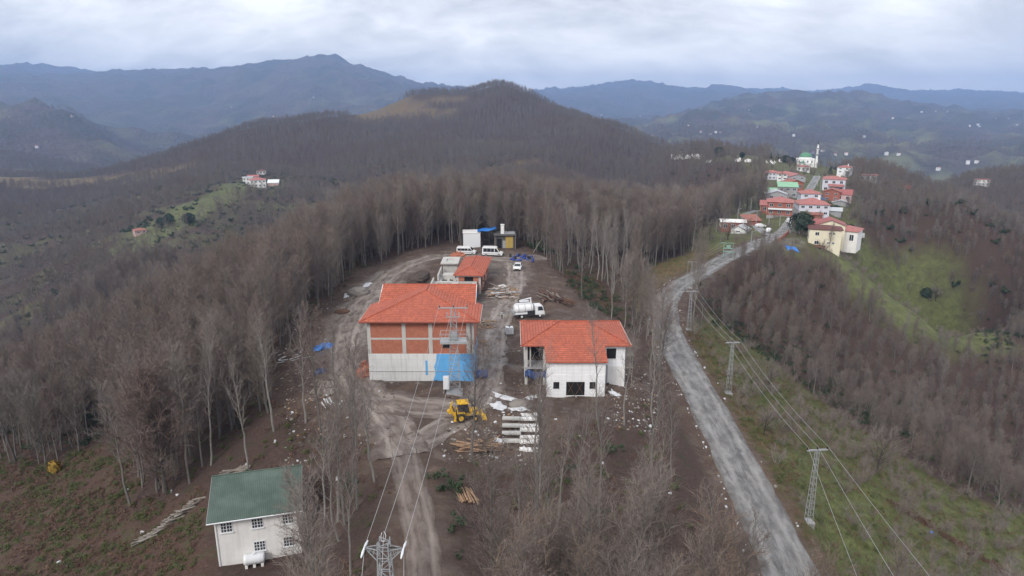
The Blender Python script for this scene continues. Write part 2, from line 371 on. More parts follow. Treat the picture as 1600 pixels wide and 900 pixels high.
def catmull(pts, step):
    pts = [np.asarray(p, float) for p in pts]; ext = [2 * pts[0] - pts[1]] + pts + [2 * pts[-1] - pts[-2]]; out = []
    for i in range(1, len(ext) - 2):
        p0, p1, p2, p3 = ext[i - 1:i + 3]; k = max(2, int(np.linalg.norm(p2 - p1) / step))
        for j in range(k):
            t = j / k
            out.append(0.5 * ((2 * p1) + (p2 - p0) * t + (2 * p0 - 5 * p1 + 4 * p2 - p3) * t * t + (3 * p1 - p0 - 3 * p2 + p3) * t ** 3))
    out.append(ext[-2]); return np.array(out)
TRACK = [Z(664, 980, 0), Z(663, 900, 0), Z(655, 820, 0), Z(643, 760, 0), Z(634, 715, 0), Z(630, 680, 0)]
LANES = [(catmull(ROAD, 2.0), 3.5), (catmull(ROADB, 2.0), 2.6), (catmull(TRACK, 1.5), 2.0)]
def lane_near(x, y, ln):
    """distance to the lane's middle and the lane's height there"""
    c, _ = ln; x, y = np.ravel(x), np.ravel(y); D = np.full(len(x), 1e9); H = np.zeros(len(x)); S = np.zeros(len(x))
    lo, hi = c.min(0) - 25, c.max(0) + 25
    idx = np.where((x > lo[0]) & (x < hi[0]) & (y > lo[1]) & (y < hi[1]))[0]
    for i in range(len(c) - 1):
        ax, ay, az = c[i]; bx, by, bz = c[i + 1]; L2 = (bx - ax) ** 2 + (by - ay) ** 2 + 1e-9
        t = np.clip(((x[idx] - ax) * (bx - ax) + (y[idx] - ay) * (by - ay)) / L2, 0, 1)
        d = np.hypot(x[idx] - ax - t * (bx - ax), y[idx] - ay - t * (by - ay)); k = d < D[idx]
        D[idx[k]] = d[k]; H[idx[k]] = az + t[k] * (bz - az)
    return D, H
def inpoly(x, y, poly):
    c = np.zeros(len(x), bool); n = len(poly)
    for i in range(n):
        x1, y1 = poly[i][:2]; x2, y2 = poly[(i + 1) % n][:2]
        if y1 == y2: continue
        k = ((y1 > y) != (y2 > y)) & (x < (x2 - x1) * (y - y1) / (y2 - y1) + x1); c ^= k
    return c
def pmask(x, y, poly, soft, wob=0.0, seed=5):
    """1 inside a ground polygon, fading over `soft` metres, its edge wandering by `wob` metres"""
    poly = np.array([p[:2] for p in poly]); m = np.zeros(len(x)); lo, hi = poly.min(0) - soft - wob, poly.max(0) + soft + wob
    i = np.where((x > lo[0]) & (x < hi[0]) & (y > lo[1]) & (y < hi[1]))[0]
    if not len(i): return m
    px, py = x[i], y[i]; D = np.full(len(i), 1e9)
    for k in range(len(poly)):
        a, b = poly[k], poly[(k + 1) % len(poly)]; ab = b - a; L2 = ab @ ab + 1e-9
        t = np.clip(((px - a[0]) * ab[0] + (py - a[1]) * ab[1]) / L2, 0, 1)
        D = np.minimum(D, np.hypot(px - a[0] - t * ab[0], py - a[1] - t * ab[1]))
    sd = np.where(inpoly(px, py, poly), D, -D)
    if wob: sd = sd + wob * fbm(px / (wob * 3), py / (wob * 3), 3, seed)
    m[i] = sstep(-soft, soft, sd); return m
PADS = []     # levelled ground: (ground polygon, height, soft)
_rs = np.array(ROAD)[::2, :2]
def height(x, y):
    x = np.asarray(x, float); y = np.asarray(y, float); shp = x.shape; x, y = x.ravel(), y.ravel()
    r = np.hypot(x, y); h = tps(x, y)
    a = sstep(420, 950, r) * 20 + sstep(1300, 3000, r) * 62 + sstep(3000, 7000, r) * 5
    wl_ = 520.0
    h = h + a * (ridged(x / wl_ + 3.3, y / wl_, 4, 21) - 0.75 + .5 * ridged(x / 190, y / 190, 2, 27) - .28) * 0.55
    dr = np.full(len(x), 1e9)
    for q in _rs: dr = np.minimum(dr, np.hypot(x - q[0], y - q[1]))
    calm = np.where(r < 900, sstep(25, 130, dr), 1.0)
    h = h + calm * sstep(150, 500, r) * 3.0 * fbm(x / 70, y / 70, 3, 41) + sstep(2500, 6000, r) * 9 * fbm(x / 160, y / 160, 3, 77)
    flat = np.zeros(len(x))
    for ln in LANES:
        D, H = lane_near(x, y, ln); w = sstep(ln[1] + 5, ln[1] + 1.2, D); h = h * (1 - w) + H * w; flat = np.maximum(flat, w)
    for poly, z, soft in PADS:
        w = pmask(x, y, poly, soft); h = h * (1 - w) + z * w; flat = np.maximum(flat, w * .7)
    h = h + (1 - flat) * np.where(r > 160, .25 + .75 * calm, 1) * (0.32 * fbm(x / 5.0, y / 5.0, 3, 9) + 0.5 * fbm(x / 21.0, y / 21.0, 2, 19)) * sstep(20, 60, r)
    return h.reshape(shp)
def H1(x, y): return float(height(np.array([x]), np.array([y]))[0])
def G(u, v, near=25, far=3000):
    """the point of the ground seen along a ray"""
    d = ray(u, v); t = near * (far / near) ** np.linspace(0, 1, 260)
    p = np.array([0, 0, CAMZ])[None] + d[None] * t[:, None]; below = p[:, 2] < height(p[:, 0], p[:, 1])
    k = int(np.argmax(below)) if below.any() else len(t) - 1
    lo, hi = t[max(k - 1, 0)], t[k]
    tt = np.linspace(lo, hi, 40); p = np.array([0, 0, CAMZ])[None] + d[None] * tt[:, None]; below = p[:, 2] < height(p[:, 0], p[:, 1])
    k = int(np.argmax(below)) if below.any() else 39
    return p[k]
def GP(*uv): return [G(u, v) for u, v in uv]
def axis(lo, hi, step, end0, end1, grow, cap):
    a = list(np.arange(lo, hi + .01, step)); s = step; b = [a[0]]
    while b[-1] > end0: s = min(s * grow, cap); b.append(b[-1] - s)
    s = step; c = [a[-1]]
    while c[-1] < end1: s = min(s * grow, cap); c.append(c[-1] + s)
    return np.array(b[:0:-1] + a + c[1:])
# ground polygons (unprojected onto the ground)
SITE = GP((415, 600), (470, 520), (520, 470), (560, 425), (640, 393), (700, 384), (808, 382), (838, 394), (872, 428), (900, 458), (948, 494), (1005, 535), (1020, 620), (960, 660), (880, 668), (830, 720), (760, 730), (720, 720), (690, 745), (610, 750),
          (560, 690), (500, 660), (450, 640))
GRAVEL = GP((512, 590), (505, 540), (528, 490), (552, 455), (590, 425), (670, 399), (690, 402), (640, 425), (610, 455), (590, 490), (560, 560), (556, 600), (590, 650), (630, 690), (622, 700), (580, 665), (535, 625))
YARD = GP((690, 395), (820, 395), (830, 430), (800, 470), (790, 520), (760, 600), (740, 560), (750, 480), (770, 440), (700, 400))
BRAMBLE = GP((-300, 1500), (-200, 720), (40, 735), (170, 690), (215, 720), (200, 800), (330, 770), (330, 900), (330, 1500))
GRASSR = GP((1210, 690), (1260, 640), (1330, 660), (1450, 740), (1560, 800), (1750, 840), (1750, 1050), (1330, 1000), (1285, 890), (1240, 790))
GRASSU = GP((1280, 396), (1345, 372), (1440, 400), (1530, 470), (1580, 548), (1510, 560), (1420, 525), (1320, 450))
GRASSV = GP((1085, 360), (1120, 350), (1185, 362), (1190, 378), (1140, 392), (1085, 395))
GRASSW = GP((1150, 285), (1180, 270), (1200, 285), (1200, 310), (1180, 325), (1110, 330), (1130, 300))
VILLAGE = GP((1195, 262), (1280, 255), (1330, 275), (1335, 320), (1335, 385), (1300, 398), (1210, 385), (1120, 380), (1120, 345), (1185, 330), (1190, 285))
CEMET = GP((1030, 240), (1060, 238), (1200, 247), (1240, 262), (1195, 268), (1160, 262), (1085, 252))
GRASSL = GP((170, 392), (240, 345), (330, 300), (385, 280), (445, 290), (440, 305), (390, 300), (330, 335), (280, 365), (200, 400))
GRASSX = GP((-100, 274), (150, 277), (230, 268), (300, 255), (310, 262), (230, 280), (150, 287), (-100, 283))
BALD = GP((545, 187), (575, 176), (640, 162), (715, 150), (730, 153), (690, 164), (650, 171), (690, 172), (712, 170), (716, 178), (680, 185), (655, 182), (610, 186), (575, 191))
BALD2 = GP((745, 272), (790, 258), (838, 248), (845, 253), (800, 266), (760, 278))
BANK = GP((985, 430), (1050, 405), (1110, 385), (1130, 400), (1090, 420), (1050, 440), (1028, 470), (1010, 500), (990, 470))
SLOPEG = GP((872, 418), (900, 422), (945, 452), (985, 500), (960, 500), (905, 462), (878, 435))
VERGE = GP((1080, 510), (1110, 530), (1160, 620), (1215, 690), (1245, 790), (1290, 890), (1270, 890), (1200, 770), (1130, 640), (1070, 530))
FRONT = GP((540, 1500), (575, 850), (600, 740), (690, 735), (780, 735), (775, 830), (790, 1500)); NEARV = GP((1225, 384), (1335, 384), (1345, 412), (1260, 420), (1215, 402))
ROADL = GP((1035, 590), (1075, 650), (1125, 760), (1165, 880), (1220, 1000), (1400, 1500), (1100, 1500), (1095, 900), (1075, 780), (1030, 660))
BANKR = GP((1075, 515), (1110, 490), (1185, 545), (1265, 612), (1335, 662), (1262, 642), (1212, 692), (1150, 610))
CLEARS = [(FRONT, .8), (NEARV, 1.5), (ROADL, 1.0), (BANKR, 1.5), (SITE, 1.0), (BRAMBLE, 1.5), (GRASSR, 2), (GRASSU, 4), (GRASSV, 3), (GRASSW, 5), (VILLAGE, 5), (CEMET, 6), (GRASSL, 6), (GRASSX, 10), (BALD, 8), (BALD2, 4), (BANK, 1.5), (SLOPEG, 1.0), (VERGE, 1.0)]
HOUSEPAD = GP((240, 1500), (312, 850), (320, 765), (470, 745), (484, 860), (520, 1500))
def openl(x, y):   # scrubby openings on the valley side left of the ridge
    return sstep(.02, .4, fbm(x / 60, y / 60, 3, 83) + .3) * sstep(-95, -150, x) * sstep(240, 300, y) * sstep(900, 700, y)
def frees(x, y):
    """0 on roads and open ground, 1 where woodland may stand"""
    x, y = np.ravel(x).astype(float), np.ravel(y).astype(float); w = np.ones(len(x))
    for poly, s in CLEARS: w *= 1 - pmask(x, y, poly, s, s)
    w *= (1 - pmask(x, y, HOUSEPAD, .5)) * (1 - .72 * openl(x, y))
    for ln in LANES: w *= sstep(ln[1] + .8, ln[1] + 2.2, lane_near(x, y, ln)[0])
    return w
PADS.append((GP((573, 600), (748, 600), (752, 560), (760, 430), (675, 430), (600, 470), (573, 560)), 0.0, 2.0))
_hb = G(342, 886); _c, _s = math.cos(R(15)), math.sin(R(15))
PADS.append(([(_hb[0] + a_ * _c - b_ * _s, _hb[1] + a_ * _s + b_ * _c) for a_, b_ in ((-1.5, -3.2), (11, -3.2), (11, 9.5), (-1.5, 9.5))], float(_hb[2]) - .1, 1.6))
gx = axis(-125, 130, 1.5, -9500, 11500, 1.025, 55.0); gy = axis(35, 235, 1.5, -150, 11300, 1.025, 55.0)
XX, YY = np.meshgrid(gx, gy); HH = height(XX, YY)
vx, vy = XX.ravel(), YY.ravel(); nx, ny = len(gx), len(gy)
keep = (np.abs(vx) < 260 + np.maximum(vy, 0) * 0.98)
ii = np.arange(nx * ny).reshape(ny, nx); quad = np.stack([ii[:-1, :-1], ii[:-1, 1:], ii[1:, 1:], ii[1:, :-1]], -1).reshape(-1, 4)
quad = quad[keep[quad].all(1)]
used = np.unique(quad); remap = -np.ones(nx * ny, int); remap[used] = np.arange(len(used)); quad = remap[quad]
vx, vy, vz = vx[used], vy[used], HH.ravel()[used]
def gridmesh(name, co, quads):
    me = bpy.data.meshes.new(name); me.vertices.add(len(co)); me.vertices.foreach_set('co', np.ascontiguousarray(co, np.float32).ravel())
    k = quads.shape[1]; me.loops.add(len(quads) * k); me.loops.foreach_set('vertex_index', quads.ravel().astype(np.int32))
    me.polygons.add(len(quads)); me.polygons.foreach_set('loop_start', np.arange(0, len(quads) * k, k, dtype=np.int32))
    me.update(calc_edges=True); me.validate(); return me
tme = gridmesh('terrain', np.stack([vx, vy, vz], 1), quad)
tme.polygons.foreach_set('use_smooth', [True] * len(tme.polygons))
rr = np.hypot(vx, vy)
soil = pmask(vx, vy, SITE, 2.5, 2.5, 3); D3 = lane_near(vx, vy, LANES[2])[0]; soil = np.maximum(soil, sstep(4.5, 2.5, D3))
D1 = lane_near(vx, vy, LANES[0])[0]; soil = np.maximum(soil, 0.8 * sstep(6.5, 4.2, D1) * (rr < 260))
gravel = np.maximum(pmask(vx, vy, GRAVEL, 2.0, 1.5, 4), 0.4 * pmask(vx, vy, YARD, 2.0, 2.0, 6)); gravel = np.maximum(gravel, 0.5 * pmask(vx, vy, GP((1215, 375), (1255, 372), (1262, 385), (1225, 390)), 1.5, 1.0, 6))
grass = np.maximum.reduce([.5 * openl(vx, vy) * (fbm(vx / 30, vy / 30, 2, 85) > -.1), .75 * pmask(vx, vy, BANKR, 2, 2, 23), pmask(vx, vy, GRASSR, 2, 3, 7), pmask(vx, vy, GRASSU, 4, 4, 8), pmask(vx, vy, GRASSV, 3, 3, 9), pmask(vx, vy, GRASSW, 5, 6, 10), .8 * pmask(vx, vy, VILLAGE, 6, 6, 11), pmask(vx, vy, GRASSL, 6, 8, 12), .6 * pmask(vx, vy, CEMET, 6, 8, 13)])
dry = np.maximum.reduce([pmask(vx, vy, GRASSX, 12, 10, 14), pmask(vx, vy, BALD, 8, 10, 15) * .7, pmask(vx, vy, BALD2, 4, 4, 15) * .7, .8 * pmask(vx, vy, BANK, 2, 2, 16), .75 * pmask(vx, vy, VERGE, 1.5, 2, 17), pmask(vx, vy, GP((1015, 232), (1045, 238), (1062, 243), (1030, 240)), 6, 4, 18)])
bram = np.maximum(pmask(vx, vy, BRAMBLE, 2, 2, 19), .8 * pmask(vx, vy, SLOPEG, 1.5, 1, 20))
def fields(x, y):   # the open fields on the far slopes, on gentler ground
    f = fbm(x / 420 + 9, y / 420, 4, 61) + 0.6 * fbm(x / 95, y / 95, 2, 63)
    return sstep(0.18, 0.4, f)
far = sstep(1300, 1700, rr)
fld = fields(vx, vy) * sstep(1200, 1700, rr) * sstep(7000, 3500, rr) * np.where(vx > 0, 1.0, 0.55)
cA = tme.color_attributes.new('cover_a', 'FLOAT_COLOR', 'POINT'); cA.data.foreach_set('color', np.stack([soil, gravel, grass, dry], 1).astype(np.float32).ravel())
cB = tme.color_attributes.new('cover_b', 'FLOAT_COLOR', 'POINT'); cB.data.foreach_set('color', np.stack([bram, far, fld, np.ones(len(vx))], 1).astype(np.float32).ravel())
def terrain_mat():
    m, t, b = newmat('ground'); p = worldpos(t)
    A = N(t, 'ShaderNodeVertexColor', layer_name='cover_a'); B = N(t, 'ShaderNodeVertexColor', layer_name='cover_b')
    a = N(t, 'ShaderNodeSeparateColor'); lk(t, A.outputs[0], a.inputs[0]); bb = N(t, 'ShaderNodeSeparateColor'); lk(t, B.outputs[0], bb.inputs[0])
    nz = noise(t, p, 0.35, 9, 0.65); nf = noise(t, p, 2.5, 8, 0.7); nb = noise(t, p, 0.06, 6, 0.6)
    litter = mixc(t, ramp(t, nf, (0.3, 0), (0.7, 1)), (0.036, 0.023, 0.019), (0.092, 0.057, 0.045))
    litter = mixc(t, ramp(t, nz, (0.5, 0), (0.68, .55)), litter, (0.038, 0.044, 0.02))
    soilc = mixc(t, ramp(t, nf, (0.3, 0), (0.75, 1)), (0.058, 0.037, 0.028), (0.132, 0.090, 0.069)); soilc = mixc(t, ramp(t, nz, (0.48, 0), (0.66, .75)), soilc, (0.180, 0.132, 0.104)); soilc = mixc(t, ramp(t, nb, (0.45, 0), (0.6, .5)), soilc, (0.062, 0.046, 0.038))
    grav = mixc(t, ramp(t, nz, (0.35, 0), (0.68, 1)), (0.13, 0.108, 0.094), (0.27, 0.24, 0.215)); grav = mixc(t, ramp(t, nf, (0.55, 0), (0.75, .5)), grav, (0.07, 0.058, 0.05))
    grs = mixc(t, ramp(t, nz, (0.35, 0), (0.66, 1)), (0.072, 0.084, 0.029), (0.142, 0.166, 0.052)); grs = mixc(t, ramp(t, nf, (0.46, 0), (0.64, .75)), grs, (0.090, 0.072, 0.042)); grs = mixc(t, ramp(t, noise(t, p, .9, 6, .7), (0.52, 0), (0.66, .6)), grs, (0.045, 0.042, 0.024))
    grs = mixc(t, ramp(t, nb, (0.5, 0), (0.62, .35)), grs, (0.070, 0.060, 0.034))
    dryc = mixc(t, nf, (0.11, 0.075, 0.036), (0.22, 0.155, 0.078)); dryc = mixc(t, ramp(t, nz, (0.45, 0), (0.65, .7)), dryc, (0.072, 0.066, 0.026))
    brc = mixc(t, ramp(t, nz, (0.5, 0), (0.66, .8)), (0.072, 0.040, 0.030), (0.062, 0.070, 0.028)); brc = mixc(t, ramp(t, nf, (0.48, 0), (0.7, .7)), brc, (0.135, 0.088, 0.06))
    # far woodland floor and canopy
    vo = N(t, 'ShaderNodeTexVoronoi'); vo.inputs['Scale'].default_value = 0.075; lk(t, p, vo.inputs['Vector'])
    fw = mixc(t, ramp(t, noise(t, p, 0.004, 7, 0.6), (0.40, 0), (0.60, 1)), (0.125, 0.090, 0.080), (0.05, 0.06, 0.036))
    fw = mixc(t, ramp(t, vo.outputs['Distance'], (0.1, 0), (0.75, .6)), fw, (0.03, 0.025, 0.026)); fw = mixc(t, fm(t, 'MULTIPLY', noise(t, p, 0.03, 6, .7), .5), fw, (0.085, 0.062, 0.055))
    fg = mixc(t, noise(t, p, 0.02, 7, 0.65), (0.075, 0.095, 0.04), (0.20, 0.185, 0.095))
    c = mixc(t, bb.outputs[0], litter, brc); c = mixc(t, a.outputs[2], c, grs); c = mixc(t, A.outputs['Alpha'], c, dryc)
    c = mixc(t, bb.outputs[1], c, mixc(t, fm(t, 'MULTIPLY', bb.outputs[2], ramp(t, noise(t, p, .011, 8, .7), (.42, 0), (.56, .85))), fw, fg)); c = mixc(t, a.outputs[0], c, soilc); c = mixc(t, a.outputs[1], c, grav)
    lk(t, c, b.inputs['Base Color']); wet = fm(t, 'MULTIPLY', ramp(t, noise(t, p, .22, 5, .6), (0.52, 0), (0.6, .62)), fm(t, 'MAXIMUM', a.outputs[0], 0.0)); lk(t, fm(t, 'SUBTRACT', .92, wet), b.inputs['Roughness']); b.inputs['Specular IOR Level'].default_value = 0.3
    h = fm(t, 'ADD', fm(t, 'MULTIPLY', nf, 0.25), fm(t, 'MULTIPLY', nz, 0.5)); h = fm(t, 'SUBTRACT', h, fm(t, 'MULTIPLY', fm(t, 'MULTIPLY', vo.outputs['Distance'], fm(t, 'SUBTRACT', 1.0, bb.outputs[2])), fm(t, 'MULTIPLY', bb.outputs[1], 14.0)))
    bump(t, b, h, 0.7, 0.8); return m
tme.materials.append(terrain_mat())
terrain = bpy.data.objects.new('terrain', tme); COL.objects.link(terrain); tag(terrain, 'wooded ridges, valleys and mountains under the whole scene', 'terrain', None, 'structure')
# haze round everything
print('relief', vz.min(), vz.max())
hz = MB().box(-9900, 11900, -400, 11700, vz.min() - 1, vz.max() + 25).build('haze', [])
tag(hz, 'pale blue winter air over the valleys', 'haze', None, 'stuff')
hm = bpy.data.materials.new('haze'); hm.use_nodes = True; ht = hm.node_tree; ht.nodes.clear()
ho = ht.nodes.new('ShaderNodeOutputMaterial'); hv = ht.nodes.new('ShaderNodeVolumePrincipled')
hv.inputs['Color'].default_value = (0.40, 0.60, 1.0, 1); hv.inputs['Density'].default_value = 1.3e-4; hv.inputs['Anisotropy'].default_value = 0.2
ht.links.new(hv.outputs[0], ho.inputs['Volume']); hz.data.materials.append(hm)
print('terrain', len(vx), 'haze')
# ------------------------------------------------------------------ roads
def asphalt(name, base, dark, pale, edge=(0.085, 0.066, 0.055), hw=3.6, patch=.6, track=.35, crack=.4, rough=.6):
    m, t, b = newmat(name); u = uvc(t); p = worldpos(t); s = N(t, 'ShaderNodeSeparateXYZ'); lk(t, u, s.inputs[0])
    c = mixc(t, ramp(t, noise(t, p, 0.35, 8, 0.65), (.36, 0), (.64, 1)), dark, base); mp = N(t, 'ShaderNodeMapping'); mp.inputs['Scale'].default_value = (1.2, .26, 1); lk(t, u, mp.inputs[0])
    st = noise(t, mp.outputs[0], 1.0, 8, .68, .6)
    c = mixc(t, ramp(t, st, (0.47, 0), (0.68, patch)), c, pale); c = mixc(t, ramp(t, st, (0.30, .8), (0.46, 0)), c, tuple(x_ * .62 for x_ in dark))
    ua = fm(t, 'ABSOLUTE', fm(t, 'ADD', s.outputs[0], fm(t, 'MULTIPLY', fm(t, 'SUBTRACT', noise(t, p, .12, 3), .5), 1.4)))
    tr = fm(t, 'ABSOLUTE', fm(t, 'SUBTRACT', ua, hw * .48)); c = mixc(t, ramp(t, fm(t, 'DIVIDE', tr, hw), (0.04, track), (0.16, 0)), c, pale)
    v = N(t, 'ShaderNodeTexVoronoi', feature='DISTANCE_TO_EDGE'); v.inputs['Scale'].default_value = .45; v.inputs['Randomness'].default_value = 1; mv = N(t, 'ShaderNodeMapping'); lk(t, p, mv.inputs[0]); mv.inputs['Scale'].default_value = (1.6, .7, 1); lk(t, mv.outputs[0], v.inputs['Vector'])
    c = mixc(t, fm(t, 'MULTIPLY', ramp(t, v.outputs['Distance'], (0.0, crack), (0.03, 0)), ramp(t, noise(t, p, .15, 3), (.45, 0), (.55, 1))), c, tuple(x_ * .4 for x_ in dark))
    c = mixc(t, ramp(t, noise(t, p, 2.0, 8, .75), (0.62, 0), (0.70, .6)), c, pale)
    ed = fm(t, 'ADD', fm(t, 'ABSOLUTE', s.outputs[0]), fm(t, 'MULTIPLY', fm(t, 'SUBTRACT', noise(t, p, .6, 7, .7), .5), hw * .75))
    c = mixc(t, ramp(t, fm(t, 'DIVIDE', ed, hw), (0.72, 0), (1.0, 1)), c, mixc(t, noise(t, p, 2.5, 7, .7), tuple(x_ * .65 for x_ in edge), tuple(x_ * 1.35 for x_ in edge)))
    lk(t, c, b.inputs['Base Color']); lk(t, ramp(t, noise(t, p, .4, 5), (0.42, rough - .25), (0.6, rough + .22)), b.inputs['Roughness']); bump(t, b, noise(t, p, 3, 6), .5, .04); return m
def strip(name, lane, mat, lift, label, prof=None, wob=.35, drape=False):
    c, hw = lane; V, F, UVs = [], [], []; cols = 11; L = 0
    for i, p in enumerate(c):
        d = c[min(i + 1, len(c) - 1)] - c[max(i - 1, 0)]; d = d[:2] / np.linalg.norm(d[:2]); n = np.array([d[1], -d[0]])
        if i: L += np.linalg.norm(c[i] - c[i - 1])
        hw = lane[1] * (1 - .3 * float(sstep(215, 290, p[1])))
        w0 = hw + wob * float(fbm(np.array([L / 6.0]), np.array([0.3]), 3, 3)[0]); w1 = hw + wob * float(fbm(np.array([L / 6.0]), np.array([7.3]), 3, 4)[0])
        for k in range(cols):
            s = -1 + 2 * k / (cols - 1); o = s * (w1 if s > 0 else w0); zo = prof(s) if prof else 0.05 * (1 - s * s)
            if k in (0, cols - 1): zo -= lift + .12
            V.append([p[0] + n[0] * o, p[1] + n[1] * o, p[2] + lift + zo]); UVs.append((o, L))
    if drape:
        q = np.array(V); zt = height(q[:, 0], q[:, 1]); q[:, 2] += zt - np.repeat(c[:, 2], cols); V = q.tolist()
    for i in range(len(c) - 1):
        for k in range(cols - 1): a = i * cols + k; F.append((a, a + 1, a + cols + 1, a + cols))
    me = bpy.data.meshes.new(name); me.from_pydata(V, [], F); me.materials.append(mat); ul = me.uv_layers.new(name='UVMap')
    ul.data.foreach_set('uv', [q for f in F for i in f for q in UVs[i]]); me.polygons.foreach_set('use_smooth', [True] * len(F)); me.update()
    o = bpy.data.objects.new(name, me); COL.objects.link(o); tag(o, label, 'road', None, 'structure'); return o
M_ASPH = asphalt('worn_asphalt', (0.19, 0.183, 0.178), (0.115, 0.11, 0.107), (0.36, 0.345, 0.33), hw=3.6); M_LANE2 = asphalt('village_asphalt', (0.24, 0.24, 0.25), (0.17, 0.17, 0.175), (0.34, 0.34, 0.345), hw=2.7)
M_TRACK = asphalt('dirt_track', (0.175, 0.137, 0.115), (0.10, 0.074, 0.06), (0.28, 0.232, 0.2), (0.085, 0.06, 0.047), 2.1, .6, .45, 0); M_RUTS = asphalt('rutted_mud', (0.205, 0.168, 0.145), (0.11, 0.083, 0.07), (0.34, 0.295, 0.262), (0.10, 0.073, 0.06), 3.2, .8, .45, 0, .55)
strip('asphalt_road', LANES[0], M_ASPH, .09, 'cracked grey asphalt road curving along the ridge to the village')
strip('village_lane', LANES[1], M_LANE2, .07, 'narrow grey lane branching off below the village')
strip('dirt_track', LANES[2], M_TRACK, .06, 'muddy two rut track climbing to the building site', lambda s: .05 - .12 * math.exp(-((abs(s) - .5) / .18) ** 2), .5)
RUT = lambda s: .04 - .09 * math.exp(-((abs(s) - .5) / .15) ** 2)
strip('site_road', (catmull(GP((634, 712), (612, 660), (575, 618), (545, 575), (540, 530), (558, 488), (590, 450), (630, 418), (690, 399)), 1.0), 3.6), M_RUTS, .09, 'pale rutted site road curving left round the tall hall', RUT, .9, True)
strip('yard_path', (catmull(GP((636, 700), (690, 668), (745, 628), (768, 570), (775, 520), (796, 468), (806, 435), (800, 404)), 1.0), 2.6), M_RUTS, .075, 'rutted mud path between the tall hall and the white house', RUT, .9, True)
strip('yard_path', (catmull(GP((690, 400), (740, 402), (800, 406), (850, 402)), 1.0), 3.4), M_RUTS, .105, 'muddy turning place before the parked minibuses', RUT, .9, True)
strip('yard_path', (catmull(GP((596, 628), (640, 636), (690, 640), (740, 640)), 1.0), 3.6), M_RUTS, .12, 'churned mud strip before the front wall of the tall hall', RUT, .9, True)
# ------------------------------------------------------------------ shared materials
M_TILE = tiles('clay_tiles', (0.45, 0.118, 0.068), .5, .3, .85); M_TILE2 = tiles('pink_tiles', (0.44, 0.17, 0.15), .4, .3, .4); M_TILE3 = tiles('brown_tiles', (0.16, 0.055, 0.045), .4, .3, .4); M_TILE4 = tiles('red_tiles', (0.38, 0.125, 0.115), .4, .3, .4)
M_BRICK = bricks('hollow_brick', (0.50, 0.165, 0.095), (0.40, 0.12, 0.07), (0.30, 0.22, 0.18)); M_BRICK2 = bricks('village_brick', (0.36, 0.11, 0.07), (0.30, 0.09, 0.06), (0.3, 0.22, 0.18), .4, .3)
M_CONC = concrete('raw_concrete', (0.70, 0.70, 0.69), .4, (2.6, 1.25)); M_CONC2 = concrete('frame_concrete', (0.50, 0.485, 0.46), .35); M_GREYC = concrete('grey_render', (0.34, 0.34, 0.35), .4)
M_WHITE = concrete('white_insulation', (0.84, 0.84, 0.85), .3, (1.2, .6), (0.4, 0.38, 0.35)); M_OFFW = concrete('offwhite_render', (0.79, 0.775, 0.755), .28, None, (0.36, 0.3, 0.25)); M_CREAM = concrete('cream_render', (0.74, 0.68, 0.52), .3, None, (0.35, 0.28, 0.18))
M_PINKW = concrete('pink_render', (0.6, 0.42, 0.40), .3); M_MINT = concrete('mint_render', (0.45, 0.6, 0.5), .2); M_LILAC = concrete('pale_lilac_render', (0.60, 0.60, 0.67), .3)
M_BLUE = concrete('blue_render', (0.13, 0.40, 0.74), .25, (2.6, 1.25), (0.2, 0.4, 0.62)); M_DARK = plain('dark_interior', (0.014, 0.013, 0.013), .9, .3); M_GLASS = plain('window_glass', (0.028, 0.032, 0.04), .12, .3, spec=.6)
M_WPVC = plain('white_plastic', (0.72, 0.73, 0.75), .35, .06); M_STEEL = plain('galvanised_steel', (0.42, 0.43, 0.44), .45, .15, 3, .3); M_RUSTY = plain('rusty_iron', (0.13, 0.07, 0.045), .8, .3, 3)
M_WOOD = plain('raw_timber', (0.36, 0.23, 0.14), .8, .35, 2.5, dirt=(0.12, 0.085, 0.06)); M_WOODG = plain('grey_timber', (0.24, 0.205, 0.175), .85, .3, 2, dirt=(0.1, 0.085, 0.07)); M_WOODD = plain('dark_timber', (0.105, 0.062, 0.047), .85, .3, 2)
M_TARP = plain('blue_tarpaulin', (0.03, 0.20, 0.62), .4, .25, 2, spec=.5); M_TARPD = plain('dark_blue_tarpaulin', (0.045, 0.08, 0.20), .45, .35, 2, spec=.5); M_PVCSHEET = plain('white_sheeting', (0.62, 0.63, 0.65), .45, .12, 2, dirt=(0.3, 0.28, 0.26))
M_MUDW = plain('muddy_rubble', (0.30, 0.285, 0.27), .9, .35, 2); M_GREENR = None
def corrugated(name, col, col2, pitch=.25, stain=None):
    m, t, b = newmat(name); u = uvc(t); s = N(t, 'ShaderNodeSeparateXYZ'); lk(t, u, s.inputs[0]); p = worldpos(t)
    c = mixc(t, ramp(t, noise(t, p, .35, 7, .6), (0.38, 0), (0.64, 1)), col, col2); c = mixc(t, ramp(t, fm(t, 'FRACT', fm(t, 'DIVIDE', s.outputs[1], 1.1)), (0.0, .5), (0.05, 0)), c, tuple(x_ * .55 for x_ in col))
    if stain: c = mixc(t, ramp(t, noise(t, p, 1.8, 8, .75), (0.55, 0), (0.75, .6)), c, stain)
    lk(t, c, b.inputs['Base Color']); b.inputs['Roughness'].default_value = .45; bump(t, b, fm(t, 'SINE', fm(t, 'MULTIPLY', s.outputs[0], 6.283 / pitch)), .5, .03); return m
M_GROOF = corrugated('green_sheet_roof', (0.062, 0.092, 0.074), (0.105, 0.140, 0.118), .2, (0.04, 0.05, 0.04)); M_LGREEN = corrugated('bright_green_roof', (0.22, 0.46, 0.27), (0.28, 0.5, 0.33)); M_GREYR = corrugated('grey_sheet_roof', (0.44, 0.45, 0.47), (0.52, 0.53, 0.55)); M_GREENR = M_LGREEN

